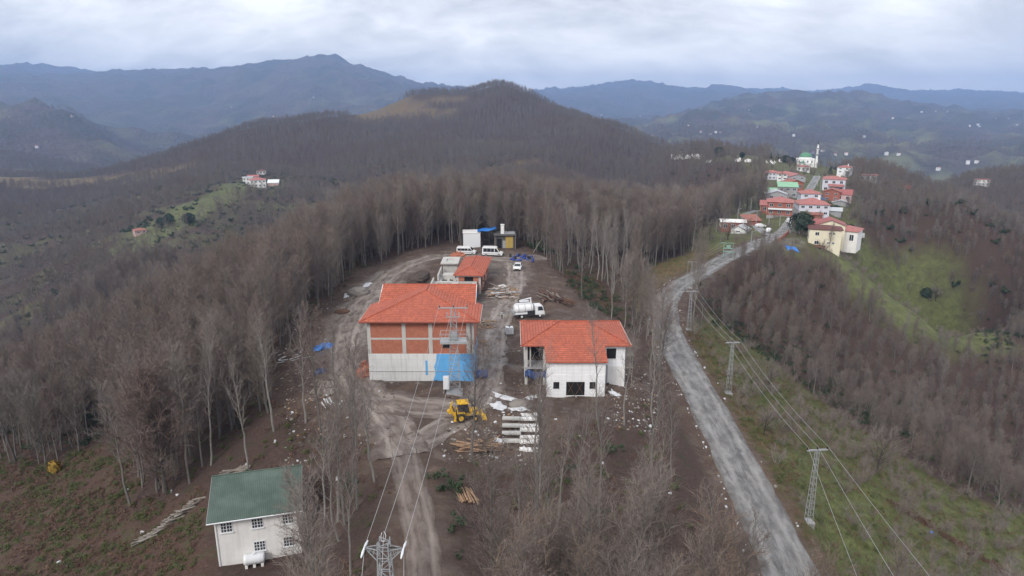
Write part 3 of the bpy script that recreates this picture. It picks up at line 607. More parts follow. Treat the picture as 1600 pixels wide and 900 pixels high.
def part(parent, name, mat, fn, smooth=False, bevel=0, label=None, loc=None, rz=0):
    m = MB(); fn(m); return m.build(name, mat, parent, loc, rz, smooth, bevel, label)
def win(parent, x, y, z, w, h, axis='y', sgn=-1, frame=M_WPVC, glass=M_GLASS, bars=0, sill=True, label=None, deep=.06, name='window'):
    """a framed window on a wall plane: frame proud of the wall, pane behind it"""
    fr = MB(); t = .07
    def b(m, a0, a1, z0, z1, d0, d1):
        if axis == 'y': m.box(x + a0, x + a1, min(y + sgn * d0, y + sgn * d1), max(y + sgn * d0, y + sgn * d1), z + z0, z + z1)
        else: m.box(min(x + sgn * d0, x + sgn * d1), max(x + sgn * d0, x + sgn * d1), y + a0, y + a1, z + z0, z + z1)
    b(fr, -w / 2, w / 2, 0, t, .004, deep); b(fr, -w / 2, w / 2, h - t, h, .004, deep); b(fr, -w / 2, -w / 2 + t, t, h - t, .004, deep); b(fr, w / 2 - t, w / 2, t, h - t, .004, deep)
    b(fr, -t * .6, t * .6, t, h - t, .004, deep)
    for k in range(bars):
        zz_ = h * (k + 1) / (bars + 1); b(fr, -w / 2 + t, -t * .6, zz_ - .025, zz_ + .025, .006, deep - .01); b(fr, t * .6, w / 2 - t, zz_ - .025, zz_ + .025, .006, deep - .01)
    if bars:
        for sx in (-1, 1): b(fr, sx * w / 4 - .025, sx * w / 4 + .025, t, h - t, .012, deep - .004)
    f = fr.build(name, frame, parent, label=label)
    pm = MB(); b(pm, -w / 2 + t, -t * .6, t, h - t, .003, .02); b(pm, t * .6, w / 2 - t, t, h - t, .003, .02); pm.build('pane', glass, f)
    if sill:
        sm = MB(); b(sm, -w / 2 - .1, w / 2 + .1, -.09, -.003, .004, .14); sm.build('sill', frame, f)
    return f
def hole(parent, x0, x1, y, z0, z1, name='window_opening', mat=None, axis='y', depth=.0):
    m = MB()
    if axis == 'y': m.box(x0, x1, y - .012, y + .05, z0, z1)
    else: m.box(y - .012, y + .05, x0, x1, z0, z1)
    return m.build(name, mat or M_DARK, parent)
# ------------------------------------------------------------------ the tall unfinished hall
A = empty('unfinished_hall', (-22.9, 102.3, 0), 0, 'tall unfinished block of bare brick above grey and blue concrete under red tiles', 'building')
WA, ZC, ZE = 16.9, 4.75, 10.25
def rear(m): m.box(1.1, 16.1, 8.6, 17.2, -.5, ZE)
part(A, 'rear_wall', M_CONC, rear); part(A, 'rear_side_panel', M_BLUE, lambda m: m.box(16.105, 16.16, 8.62, 17.1, 4.5, ZE - .1))
part(A, 'base_wall', M_CONC, lambda m: (m.box(0, 11.0, 0, .3, -.5, ZC), m.box(0, .3, .3, 8.6, -.5, ZC), m.box(11.0, WA - .3, 0.003, .3, -.5, ZC)))
def blue(m):
    m.add([(10.2, -.012, .02), (WA + .02, -.012, .02), (WA + .02, -.012, ZC - .02), (10.9, -.012, ZC - .02), (10.75, -.012, 3.4), (10.45, -.012, 2.6), (10.6, -.012, 1.2)], [(0, 1, 2, 3, 4, 5, 6)])
    m.box(WA - .3, WA + .02, .0, 8.6, -.5, ZC)
part(A, 'blue_wall', M_BLUE, blue); part(A, 'paint_swatch', M_BLUE, lambda m: m.box(9.05, 9.42, -.01, -.004, 1.1, 3.6))
part(A, 'brick_wall', M_BRICK, lambda m: (m.box(.5, WA - .5, .06, .3, ZC, ZE - .36), m.box(.06, .3, .5, 8.6, ZC, ZE - .36), m.box(WA - .3, WA - .06, .5, 8.6, ZC, ZE - .36)))
for x0, w in ((0, .55), (5.5, .6), (9.7, .6), (15.7, .65), (16.5, .4)):
    part(A, 'column', M_CONC2, lambda m: m.box(x0, x0 + w, 0, .34, ZC, ZE - .36))
part(A, 'lintel_beam', M_CONC2, lambda m: (m.box(.553, 5.497, .02, .32, 7.1, 7.42), m.box(6.103, 9.697, .02, .32, 7.1, 7.42), m.box(10.303, 15.697, .02, .32, 7.1, 7.42)))
part(A, 'ring_beam', M_CONC2, lambda m: (m.box(-.02, WA + .02, -.02, .36, ZE - .357, ZE), m.box(-.02, .36, .363, 8.6, ZE - .357, ZE), m.box(WA - .36, WA + .02, .363, 8.6, ZE - .357, ZE)))
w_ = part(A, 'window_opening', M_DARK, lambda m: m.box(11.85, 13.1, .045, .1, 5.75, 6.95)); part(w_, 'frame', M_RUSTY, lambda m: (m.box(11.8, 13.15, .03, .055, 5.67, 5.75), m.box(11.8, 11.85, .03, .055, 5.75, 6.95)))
e0, e1, f0, b0 = -1.05, 17.9, -.95, 8.0; AP = (8.45, 8.5, ZE + 2.72); AR = (8.45, 12.6, ZE + 2.68)
def rfa(m):
    z = ZE + .08
    m.add([(e0, f0, z), (e1, f0, z), AP, AR, (e0, 8.9, z), (e1, 8.9, z)], [(0, 1, 2), (1, 5, 3, 2), (0, 2, 3, 4)])
    zr = ZE + 2.62; m.add([(.45, 7.4, z + .03), (16.75, 7.4, z + .03), (16.75, 12.6, zr), (.45, 12.6, zr), (16.75, 17.9, z), (.45, 17.9, z)], [(0, 1, 2, 3), (3, 2, 4, 5)])
ra = part(A, 'roof', M_TILE, rfa); s_ = ra.modifiers.new('thick', 'SOLIDIFY'); s_.thickness = .16; s_.offset = -1
part(ra, 'eaves_board', M_TILE3, lambda m: m.box(e0 + .01, e1 - .01, f0 - .05, f0 - .01, ZE - .1, ZE + .05)); [part(ra, 'fascia', M_OFFW, lambda m: m.tube(q, .065, 4)) for q in ([(.45, 7.5, ZE + .05), (.45, 12.6, ZE + 2.6)], [(16.76, 7.5, ZE + .05), (16.76, 12.6, ZE + 2.6)], [(e0, f0, ZE), (e0, 8.9, ZE)], [(e1, f0, ZE), (e1, 8.9, ZE)])]
part(ra, 'ridge_cap', M_TILE3 if False else M_TILE, lambda m: (m.tube([(e0, f0, ZE + .12), AP], .11, 6), m.tube([(e1, f0, ZE + .12), AP], .11, 6), m.tube([AP, AR], .11, 6), m.tube([(.45, 12.6, ZE + 2.64), (16.75, 12.6, ZE + 2.64)], .1, 6)))
part(A, 'gable_wall', M_BLUE, lambda m: m.prism([(8.7, ZE), (16.6, ZE), (12.6, ZE + 2.3)], 15.9, 16.12, 'x'))
part(A, 'floor_ledge', M_GREYC, lambda m: m.box(-.06, WA + .06, -.08, -.013, 1.72, 1.78))
# ------------------------------------------------------------------ the white unfinished house
C = empty('white_unfinished_house', (5.0, 100.6, -2.1), 0, 'white insulated house shell with broad red tiled hip roof and bare openings', 'building')
# wing x 0..9.3 ; main block x -4.1..13.1, y 4..16
ZE2 = 7.5
part(C, 'wing_wall', M_WHITE, lambda m: (m.box(.55, 3.55, 0, .3, -1.6, 6.3), m.box(6.55, 9.75, 0, .3, -1.6, 6.3), m.box(3.55, 6.55, 0, .3, 2.75, 6.3), m.box(3.55, 6.55, 0, .3, -1.6, .35), m.box(.55, .85, .3, 4.4, -1.6, 6.3), m.box(9.45, 9.75, .3, 4.4, -1.6, 6.3)))
for x0 in (.5, 6.6): part(C, 'pilaster', M_WHITE, lambda m: m.box(x0, x0 + 3.1, -.06, -.004, -1.6, 4.0))
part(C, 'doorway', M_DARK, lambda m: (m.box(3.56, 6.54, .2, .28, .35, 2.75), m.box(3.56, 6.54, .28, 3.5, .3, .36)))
part(C, 'props', M_RUSTY, lambda m: (m.tube([(3.7, .15, .4), (4.9, .15, 2.7)], .04, 5), m.tube([(4.9, .15, .4), (3.8, .15, 2.7)], .04, 5), m.tube([(5.1, .15, .4), (6.3, .15, 2.7)], .04, 5), m.tube([(6.4, .15, .4), (5.2, .15, 2.7)], .04, 5)))
for xx in (1.55, 7.3):
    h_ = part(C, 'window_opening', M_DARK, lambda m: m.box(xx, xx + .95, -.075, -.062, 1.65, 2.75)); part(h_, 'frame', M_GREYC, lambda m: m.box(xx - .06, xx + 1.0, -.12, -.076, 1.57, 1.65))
part(C, 'main_wall', M_WHITE, lambda m: (m.box(9.76, 13.5, 4.4, 4.7, -1.6, ZE2), m.box(13.2, 13.5, 4.7, 16, -1.6, ZE2), m.box(-2.9, -2.6, 7.5, 16, -1.6, ZE2), m.box(-2.6, 13.2, 15.7, 16, -1.6, ZE2)))
part(C, 'corner_panel', M_OFFW, lambda m: m.box(10.8, 13.55, 4.32, 4.395, -1.6, 3.7))
part(C, 'stained_strip', M_GREYC, lambda m: m.box(9.77, 10.7, 4.36, 4.396, -1.6, 4.0))
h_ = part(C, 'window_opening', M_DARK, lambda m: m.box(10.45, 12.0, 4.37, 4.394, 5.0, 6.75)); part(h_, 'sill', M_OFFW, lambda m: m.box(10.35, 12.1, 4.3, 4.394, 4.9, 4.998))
# open porch on the left
part(C, 'porch_column', M_CONC2, lambda m: (m.box(-2.9, -2.45, 4.4, 4.8, -1.6, ZE2 - .35), m.box(-2.1, -1.9, 4.4, 4.7, 3.6, ZE2 - .35))); part(C, 'porch_column', M_CONC2, lambda m: m.box(.1, .5, 4.4, 4.8, -1.6, ZE2 - .35))
part(C, 'ring_beam', M_OFFW, lambda m: m.box(-3.0, .54, 4.35, 4.75, ZE2 - .347, ZE2)); part(C, 'ring_beam', M_OFFW, lambda m: m.box(9.77, 13.55, 4.35, 4.395, ZE2 - .3, ZE2))
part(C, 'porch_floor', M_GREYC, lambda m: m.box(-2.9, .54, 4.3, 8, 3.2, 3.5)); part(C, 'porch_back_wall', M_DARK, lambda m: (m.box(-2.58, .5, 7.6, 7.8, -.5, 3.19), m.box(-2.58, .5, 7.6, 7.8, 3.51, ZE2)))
part(C, 'hanging_tarpaulin', M_TARPD, lambda m: m.add([(-2.9 + i * .45, 4.2 + .2 * math.sin(i * 1.7), 2.9 + .25 * math.sin(i)) for i in range(9)] + [(-2.9 + i * .45, 4.0 + .3 * math.sin(i * 2.3), 1.8 + .35 * math.sin(i * 1.3)) for i in range(9)], [(i, i + 1, i + 10, i + 9) for i in range(8)]))
sc_ = part(C, 'scaffold', M_WOODG, lambda m: [m.tube([(13.8 + dx, 5 + dy, -.5), (13.8 + dx, 5 + dy, 7.0)], .05, 4) for dx in (0, 1.1) for dy in (0, 3.4, 6.8)] + [m.box(13.6, 15.0, 4.6, 12, z_, z_ + .06) for z_ in (3.2, 5.4)] + [m.tube([(14.9, 5, .4), (14.9, 8.4, 5.2)], .04, 4), m.tube([(13.8, 5, 3.3), (14.9, 5, 6.4)], .04, 4)])
ex0, ex1, ey0, ey1 = -3.55, 14.35, 3.35, 16.6; zr = ZE2 + 2.15
def rfc(m):
    z = ZE2 + .06; sl = 2.15 / 6.8; zw = z - sl * 4.0
    m.add([(ex0, ey0, z), (ex1, ey0, z), (ex1, ey1, z), (ex0, ey1, z), (3.1, 10.0, zr), (7.9, 10.0, zr), (.25, ey0, z), (10.0, ey0, z), (.25, ey0 - 4.0, zw), (10.0, ey0 - 4.0, zw)],
          [(0, 6, 7, 1, 5, 4), (6, 8, 9, 7), (1, 2, 5), (2, 3, 4, 5), (3, 0, 4)])
rc_ = part(C, 'roof', M_TILE, rfc); s_ = rc_.modifiers.new('thick', 'SOLIDIFY'); s_.thickness = .15; s_.offset = -1
part(rc_, 'ridge_cap', M_TILE, lambda m: [m.tube([a_, b_], .1, 6) for a_, b_ in (((ex0, ey0, ZE2 + .12), (3.1, 10.0, zr + .05)), ((ex1, ey0, ZE2 + .12), (7.9, 10.0, zr + .05)), ((3.1, 10.0, zr + .05), (7.9, 10.0, zr + .05)), ((ex0, ey1, ZE2 + .12), (3.1, 10.0, zr + .05)), ((ex1, ey1, ZE2 + .12), (7.9, 10.0, zr + .05)))])
[part(rc_, 'fascia', M_OFFW, lambda m: m.tube([(x0, ey0, ZE2), (x0, ey1, ZE2)], .07, 4)) for x0 in (ex0, ex1)]
# ------------------------------------------------------------------ the low annex behind the hall
B = empty('unfinished_annex', (-13.0, 155.5, .2), R(-4.0), 'small unfinished brick annex under a long red roof behind the tall hall', 'building')
part(B, 'frame', M_CONC2, lambda m: (m.box(0, .45, 0, .45, -1, 3.9), m.box(5.2, 5.65, 0, .45, -1, 3.9), m.box(0, 5.65, 0, .45, 3.9, 4.35), m.box(5.2, 5.65, 6, 6.45, -1, 4.35), m.box(5.2, 5.65, 12, 12.45, -1, 4.35), m.box(5.2, 5.65, .45, 18.5, 3.903, 4.35)))
part(B, 'brick_wall', M_BRICK, lambda m: (m.box(.46, 1.8, .12, .35, -1, 3.9), m.box(3.9, 5.19, .12, .35, -1, 3.9), m.box(5.25, 5.5, .46, 5.99, -1, 3.9), m.box(5.25, 5.5, 6.46, 11.99, -1, 3.9), m.box(5.25, 5.5, 12.46, 18.5, -1, 3.9), m.box(0, .3, .46, 18.5, -1, 4.3), m.box(.3, 5.2, 18.2, 18.5, -1, 4.3)))
part(B, 'doorway', M_DARK, lambda m: m.box(1.8, 3.9, .3, .34, -.9, 3.9))
for y_ in (2.6, 8.4, 14.6): part(B, 'window_opening', M_DARK, lambda m: m.box(5.505, 5.53, y_, y_ + 1.3, 1.2, 3.0))
def rfb(m):
    z = 4.42; m.add([(-.7, -.8, z), (6.5, -.8, z), (6.5, 19.4, z), (-.7, 19.4, z), (2.9, 3.0, z + 1.25), (2.9, 15.6, z + 1.25)], [(0, 1, 4), (1, 2, 5, 4), (2, 3, 5), (3, 0, 4, 5)])
rb_ = part(B, 'roof', M_TILE, rfb); s_ = rb_.modifiers.new('thick', 'SOLIDIFY'); s_.thickness = .14; s_.offset = -1
part(rb_, 'ridge_cap', M_TILE, lambda m: [m.tube([a_, b_], .09, 5) for a_, b_ in (((-.7, -.8, 4.5), (2.9, 3, 5.7)), ((6.5, -.8, 4.5), (2.9, 3, 5.7)), ((2.9, 3, 5.7), (2.9, 15.6, 5.7)))])
D = empty('concrete_shell', (-17.6, 150.0, 0), 0, 'bare grey concrete frame with slab openings and a roofless stair tower', 'building')
part(D, 'stair_tower', M_CONC2, lambda m: m.box(.4, 4.0, 15.6, 21, -1, 4.9))
def slabr(m):
    x0, x1, y0, y1, z0, z1 = -.1, 4.3, 14.8, 22.2, 4.9, 5.2
    m.box(x0, x1, y0, y0 + 2.0, z0, z1); m.box(x0, x1, y1 - 2, y1, z0, z1); m.box(x0, x0 + 1.2, y0 + 2.0, y1 - 2, z0, z1); m.box(x1 - 1.2, x1, y0 + 2.0, y1 - 2, z0, z1)
part(D, 'tower_slab', M_CONC2, slabr)
def lattice_slab(m, x0, x1, ys, xs, z0, z1):
    for i in range(0, len(ys), 2): m.box(x0, x1, ys[i], ys[i + 1], z0, z1)
    for xa, xb in xs:
        for i in range(1, len(ys) - 1, 2): m.box(xa, xb, ys[i], ys[i + 1], z0 + .003, z1 - .003)
part(D, 'slab', M_CONC2, lambda m: lattice_slab(m, -.7, 9.4, [-9, -7, -4.6, -3.2, -1.2, -.2, 1.6, 3.0, 4.4, 5.2], [(-.7, .3), (3.6, 5.2), (8.3, 9.4)], 2.7, 3.05)); part(D, 'slab_infill', M_GREYC, lambda m: m.box(-.2, 9.0, -8.9, 5.1, 2.0, 2.3))
part(D, 'slab', M_CONC2, lambda m: lattice_slab(m, .3, 4.4, [5.3, 6.4, 8.6, 10.0, 12, 13.5], [(.3, 1.0), (2.2, 2.8), (3.7, 4.4)], 2.5, 2.85)); part(D, 'slab_infill', M_GREYC, lambda m: m.box(.4, 4.3, 5.35, 13.4, 1.7, 2.0))
part(D, 'side_wall', M_CONC2, lambda m: (m.box(-.7, -.4, -9, 5.2, -1, 2.7), m.box(9.1, 9.4, -9, 5.2, -1, 2.7), m.box(-.4, 9.1, -9, -8.7, -1, 2.69)))
part(D, 'parapet', M_CONC2, lambda m: (m.box(-.9, -.6, -1, 5, 3.053, 4.0), m.box(.0, .3, 6, 14.5, 2.0, 4.4), m.box(1.0, 3.9, 9, 11.5, 2.86, 3.6)))
part(D, 'blue_board', M_BLUE, lambda m: m.box(9.405, 9.47, -8.9, 4, .4, 2.9))
# ------------------------------------------------------------------ workers' huts behind the vans
g_ = G(724, 387); K = empty('site_container', (g_[0], g_[1], g_[2]), R(4), 'white flat roofed site container at the edge of the wood', 'container')
part(K, 'body', M_WPVC, lambda m: m.box(0, 5.2, 0, 5.8, -.3, 4.4), bevel=.04); part(K, 'roof', M_OFFW, lambda m: m.box(-.12, 5.32, -.12, 5.92, 4.4, 4.52)); part(K, 'rib', M_WPVC, lambda m: [m.box(.6 * i + .25, .6 * i + .33, -.04, -.004, .1, 4.3) for i in range(8)])
part(K, 'door', M_LILAC, lambda m: m.box(5.204, 5.26, 1.0, 2.2, 0, 3.0)); win(K, 5.2, 4.0, 1.6, 1.3, 1.2, axis='x', sgn=1)
g2 = G(773, 389); S = empty('charred_hut', (g2[0], g2[1] + .4, g2[2]), R(3), 'flat roofed hut with charred dark walls and a yellow stained front', 'hut')
M_CHAR = concrete('charred_render', (0.10, 0.095, 0.09), .6, None, (0.03, 0.03, 0.03)); M_YST = concrete('yellow_stained_render', (0.46, 0.32, 0.08), .5, None, (0.2, 0.18, 0.16))
part(S, 'wall', M_CHAR, lambda m: (m.box(.3, 6.0, .3, 5.5, -.4, 3.9))); part(S, 'stained_front', M_YST, lambda m: m.box(3.3, 5.5, .25, .296, .1, 3.6)); part(S, 'pale_front', M_GREYC, lambda m: m.box(2.4, 3.28, .25, .296, .1, 2.4))
part(S, 'roof_slab', M_CHAR, lambda m: m.box(-.3, 6.5, -.3, 6.0, 3.9, 4.2)); part(S, 'roof_sheet', M_GREYC, lambda m: m.box(2.4, 6.2, 1.2, 5.6, 4.203, 4.25)); [part(S, 'corner_post', M_WOODG, lambda m: m.box(x0, x0 + .2, -.1, .1, -.4, 3.9)) for x0 in (0, 6.1)]
part(S, 'chimney', M_OFFW, lambda m: (m.box(1.9, 2.9, 1.6, 2.5, 4.203, 6.9), m.box(1.8, 3.0, 1.5, 2.6, 6.9, 7.05)))
part(S, 'doorway', M_DARK, lambda m: m.box(.7, 2.1, .27, .297, 0, 3.0))
tp = MB(); tv = []
for i in range(9):
    for j in range(6): tv.append((.2 + i * .72, .1 + j * 1.0, 4.75 + .09 * i + .16 * math.sin(i * 1.1 + j) - .12 * math.sin(j / 5 * math.pi)))
tp.add(tv, [(i * 6 + j, i * 6 + j + 1, i * 6 + j + 7, i * 6 + j + 6) for i in range(8) for j in range(5)])
Tp = tp.build('blue_tarpaulin', M_TARP, None, (g_[0] + 4.1, g_[1] + .2, g_[2]), R(3), True, label='bright blue tarpaulin stretched as a roof between container and charred hut', cat='tarpaulin'); s_ = Tp.modifiers.new('thick', 'SOLIDIFY'); s_.thickness = .03
for i, (x_, y_) in enumerate(((4.0, .3), (4.2, 4.8))): pass
# ------------------------------------------------------------------ green roofed house
g_ = G(342, 886); HA = empty('green_roofed_house', (g_[0], g_[1] + .1, g_[2] - .1), R(15), 'white rendered house with a large green sheet metal roof', 'house')
HWd, HDp, HE = 9.0, 7.4, 6.3
part(HA, 'wall', M_OFFW, lambda m: (m.box(0, HWd, 0, HDp, -1.5, HE), m.prism([(0, HE), (HDp, HE), (HDp * .62, HE + 1.75)], 0.0, .25, 'x'), m.prism([(0, HE), (HDp, HE), (HDp * .62, HE + 1.75)], HWd - .25, HWd, 'x')))
def rfh(m):
    m.add([(-.6, -.75, HE - .1), (HWd + .45, -.75, HE - .1), (HWd + .45, HDp * .72, HE + 2.25), (-.6, HDp * .72, HE + 2.25), (HWd + .45, HDp + .6, HE + .8), (-.6, HDp + .6, HE + .8)], [(0, 1, 2, 3), (3, 2, 4, 5)])
rh = part(HA, 'roof', M_GROOF, rfh); s_ = rh.modifiers.new('thick', 'SOLIDIFY'); s_.thickness = .09; s_.offset = -1
part(rh, 'ridge_cap', M_GROOF, lambda m: m.tube([(-.6, HDp * .72, HE + 2.27), (HWd + .45, HDp * .72, HE + 2.27)], .09, 6)); part(rh, 'gutter', M_WPVC, lambda m: m.tube([(-.62, -.82, HE - .2), (HWd + .47, -.82, HE - .2)], .075, 6)); [part(rh, 'verge', M_GREYC, lambda m: m.tube([(x_, -.75, HE - .14), (x_, HDp * .72, HE + 2.2)], .05, 4)) for x_ in (-.6, HWd + .45)]
for x_, z_ in ((1.25, 4.3), (4.5, 4.3), (7.8, 4.3), (4.5, 1.35), (7.7, 1.35)): win(HA, x_, 0, z_, 1.25, 1.25, bars=2)
part(HA, 'downpipe', M_WPVC, lambda m: m.tube([(.5, -.7, HE - .2), (.15, -.08, HE - .9), (.15, -.08, -.6)], .045, 5))
part(HA, 'cornice', M_WHITE, lambda m: m.box(-.03, HWd + .03, -.05, -.004, HE - .28, HE - .12))
pt = MB(); pt.lathe([(0.02, -1.15), (.55, -1.1), (.62, -.95)] + [q for i in range(7) for q in ((.66, -.82 + i * .24), (.61, -.74 + i * .24))] + [(.62, .95), (.55, 1.1), (.02, 1.15)], 18, M=TR(0, 0, 0, 0, R(90)))
gt = G(400, 880); tk = empty('water_tank', (gt[0], gt[1] - .3, gt[2] + .85), R(15), 'ribbed white plastic water tank lying against the house wall', 'water tank')
pt.build('body', M_WPVC, tk, smooth=True); part(tk, 'cradle', M_OFFW, lambda m: [m.box(x_ - .14, x_ + .14, -.55, .55, -.95, -.5) for x_ in (-.85, 0, .85)]); part(tk, 'lid', M_WPVC, lambda m: m.lathe([(.0, .74), (.2, .74), (.2, .62)], 12))
M_TILE5 = tiles('faded_tiles', (0.36, 0.14, 0.105), .4, .3, .4)
# ------------------------------------------------------------------ village and scattered houses
def house(u, v, w, d, h, rz, roof, wall, tile, label, floors=2, nwin=3, group=None, pitch=.32, over=.5, wins=True, cat='house', name='village_house', chim=False, base=None, side=True, grow_=0):
    p = base if base is not None else G(u, v); e = empty(name, tuple(p), R(rz) - .85 * math.atan2(p[0], p[1]), label, cat, group); x0, x1 = -w / 2, w / 2; zb = -2.5
    part(e, 'wall', wall, lambda m: m.box(x0, x1, 0, d, zb, h))
    rm = MB(); t = .12
    if roof == 'hip':
        a = min(w, d) / 2 + over; rz_ = h + a * pitch
        if w >= d: q = [(x0 - over + a, d / 2, rz_), (x1 + over - a, d / 2, rz_)]
        else: q = [(0, -over + a, rz_), (0, d + over - a, rz_)]
        vs = [(x0 - over, -over, h), (x1 + over, -over, h), (x1 + over, d + over, h), (x0 - over, d + over, h)] + q
        fs = [(0, 1, 5, 4), (1, 2, 5), (2, 3, 4, 5), (3, 0, 4)] if w >= d else [(0, 1, 4), (1, 2, 5, 4), (2, 3, 5), (3, 0, 4, 5)]
        rm.add(vs, fs); top = rz_
    elif roof == 'gablex':     # ridge across the view
        top = h + (d / 2 + over) * pitch; rm.add([(x0 - over, -over, h - .05), (x1 + over, -over, h - .05), (x1 + over, d / 2, top), (x0 - over, d / 2, top), (x1 + over, d + over, h - .05), (x0 - over, d + over, h - .05)], [(0, 1, 2, 3), (3, 2, 4, 5)])
        [part(e, 'gable', wall, lambda m: m.prism([(0, h), (d, h), (d / 2, h + d / 2 * pitch)], a_, a_ + .2, 'x')) for a_ in (x0, x1 - .2)]
    elif roof == 'gabley':     # gable end towards the viewer
        top = h + (w / 2 + over) * pitch; rm.add([(x0 - over, -over, h - .05), (0, -over, top), (0, d + over, top), (x0 - over, d + over, h - .05), (x1 + over, -over, h - .05), (x1 + over, d + over, h - .05)], [(0, 1, 2, 3)[::-1], (1, 4, 5, 2)[::-1]])
        [part(e, 'gable', wall, lambda m: m.prism([(x0, h), (x1, h), (0, h + w / 2 * pitch)], a_, a_ + .2, 'y')) for a_ in (0, d - .2)]
    elif roof == 'shed':
        top = h + d * pitch; rm.add([(x0 - over, -over, h), (x1 + over, -over, h), (x1 + over, d + over, top), (x0 - over, d + over, top)], [(0, 1, 2, 3)])
    else:
        top = h + .25; rm.box(x0 - over, x1 + over, -over, d + over, h + .003, top)
    ro = rm.build('roof', tile, e)
    if roof != 'flat':
        s = ro.modifiers.new('thick', 'SOLIDIFY'); s.thickness = t; s.offset = -1
    if chim: part(ro, 'chimney', M_OFFW, lambda m: (m.box(w * .18, w * .18 + .7, d * .45, d * .45 + .7, h + .3, top + .9), m.box(w * .18 - .1, w * .18 + .8, d * .45 - .1, d * .45 + .8, top + .9, top + 1.05)))
    if wins:
        fh = h / floors
        for f in range(floors):
            for k in range(nwin): win(e, x0 + w * (k + .5) / nwin, 0, f * fh + fh * .36, min(1.5, w / nwin * .55), fh * .42, sill=False, deep=.09)
            if side:
                for k in range(2):
                    win(e, x0 if p[0] > 0 else x1, d * (k + .5) / 2, f * fh + fh * .36, 1.3, fh * .42, axis='x', sgn=-1 if p[0] > 0 else 1, sill=False, deep=.09)
    return e
VG = 'houses of the hilltop village'
h = house(1287, 388, 10.4, 8, 6.7, 1, 'hip', M_CREAM, M_TILE3, 'tall cream house with a dark brown roof at the near end of the village', 2, 0, VG, .22)
for xx, zz_, w_ in ((-2.6, 4.4, 1.3), (1.5, 5.0, .8), (2.7, 5.0, .8), (-2.6, 1.3, 1.3), (1.3, 1.6, .8), (2.8, 1.6, .8)): win(h, xx, 0, zz_, w_, w_ * .95, sill=False, deep=.09)
part(h, 'lean_to', M_RUSTY, lambda m: m.add([(-6.2, -.2, 1.4), (.4, -.2, 1.0), (.2, -2.8, .5), (-6, -2.6, .9)], [(0, 1, 2, 3), (3, 2, 1, 0)]))
house(1300, 360, 9.5, 8, 6.6, 2, 'gabley', M_CREAM, M_TILE4, 'cream gabled house with red roof standing right behind the brown roofed one', 2, 2, VG, .36, base=(116.5, 246.5, -6))
house(1280, 352, 8.5, 8, 6.4, 12, 'gablex', M_MINT, M_TILE4, 'mint green house with red roof tucked behind the cream houses', 2, 2, VG, .3, base=(109.5, 249, -5.5))
house(1322, 352, 8, 9, 5.6, -14, 'hip', M_OFFW, M_TILE2, 'low house with a faded pink roof right of the red gables', 1, 2, VG, base=(125, 252, -8))
house(1271, 338, 12.6, 12, 5.2, 8, 'hip', M_LILAC, M_TILE2, 'wide pale house with big pink roof beside the main street', 2, 4, VG, .35, chim=True)
house(1268, 339, 9, 5, 1.9, 6, 'shed', M_BRICK2, M_TILE5, 'low orange tiled shed in front of the wide pink roofed house', 1, 0, VG, .3, wins=False, base=Z(1267, 342, -5.2))
house(1264, 319, 9, 9, 5.0, 8, 'hip', M_LILAC, M_TILE2, 'pink roofed house peeping over the wide pale house', 2, 2, VG, base=Z(1266, 319, -2.5))
h = house(1217, 338, 10.2, 10, 6.0, -2, 'hip', M_BRICK2, M_TILE2, 'three storey bare brick house with pink roof and white balcony', 2, 3, VG, .34)
part(h, 'balcony', M_WPVC, lambda m: (m.box(-4.6, 4.9, -1.0, -.01, 2.85, 3.05), m.box(-4.6, 4.9, -1.0, -.95, 3.05, 3.6))); part(h, 'ground_floor', M_GREYC, lambda m: m.box(-5.0, 5.0, -.06, -.005, -1.5, .3))
house(1194, 333, 3.6, 7, 3.6, -2, 'shed', M_BRICK2, M_TILE2, 'narrow pink roofed annex left of the three storey brick house', 1, 1, VG, .2)
house(1212, 322, 9, 8, 5.5, 4, 'gabley', M_GREYC, M_GREYR, 'grey sheet roofed house behind the three storey brick house', 2, 2, VG, .32)
house(1210, 310, 6.4, 7, 3.2, 4, 'shed', M_BRICK2, M_LGREEN, 'small brick house with a light green roof', 1, 2, VG, .2)
house(1230, 309, 8.8, 8, 5.4, 2, 'shed', M_GREYC, M_LGREEN, 'two storey grey house with the larger light green roof', 2, 3, VG, .2)
house(1243, 299, 8.0, 8, 4.5, 24, 'gabley', M_BRICK2, M_TILE5, 'brown gabled brick house left of the main street', 1, 2, VG, .34)
house(1206, 281, 9.6, 9, 5.0, 2, 'hip', M_LILAC, M_TILE2, 'white house with pink hip roof above the green meadow', 2, 4, VG, .28)
house(1226, 282, 9.0, 9, 4.2, -3, 'hip', M_OFFW, M_TILE2, 'pale house with pink roof joined right of the meadow house', 2, 3, VG, .28)
house(1246, 288, 8.6, 8, 4.6, 10, 'gabley', M_GREYC, M_TILE2, 'grey gabled house with faded pink roof halfway up the village', 2, 2, VG, .3)
house(1231, 291, 5.0, 5, 3.2, 5, 'flat', M_OFFW, M_WPVC, 'white flat roofed hut below the grey gabled house', 1, 1, VG)
house(1255, 268, 8.8, 7, 3.6, 0, 'hip', M_OFFW, M_TILE2, 'low pink roofed house directly below the mosque', 1, 3, VG, .26)
h = house(1301, 301, 11.2, 10, 7.2, -6, 'hip', M_LILAC, M_TILE2, 'tall white house with pink roof right of the main street', 2, 3, VG, .26, chim=True)
part(h, 'porch_roof', M_TILE2, lambda m: m.add([(-2.8, -.1, 4.6), (5.4, -.1, 4.6), (4.6, -2.6, 3.6), (-2.0, -2.6, 3.6)], [(3, 2, 1, 0)]))
house(1297, 285, 7, 6, 3.2, 0, 'hip', M_PINKW, M_TILE2, 'little pink roofed house behind the tall white one', 1, 1, VG, .26)
house(1298, 314, 8, 7, 4.6, -8, 'gabley', M_BRICK2, M_TILE5, 'orange brick gabled house below the tall white one', 2, 2, VG, .34)
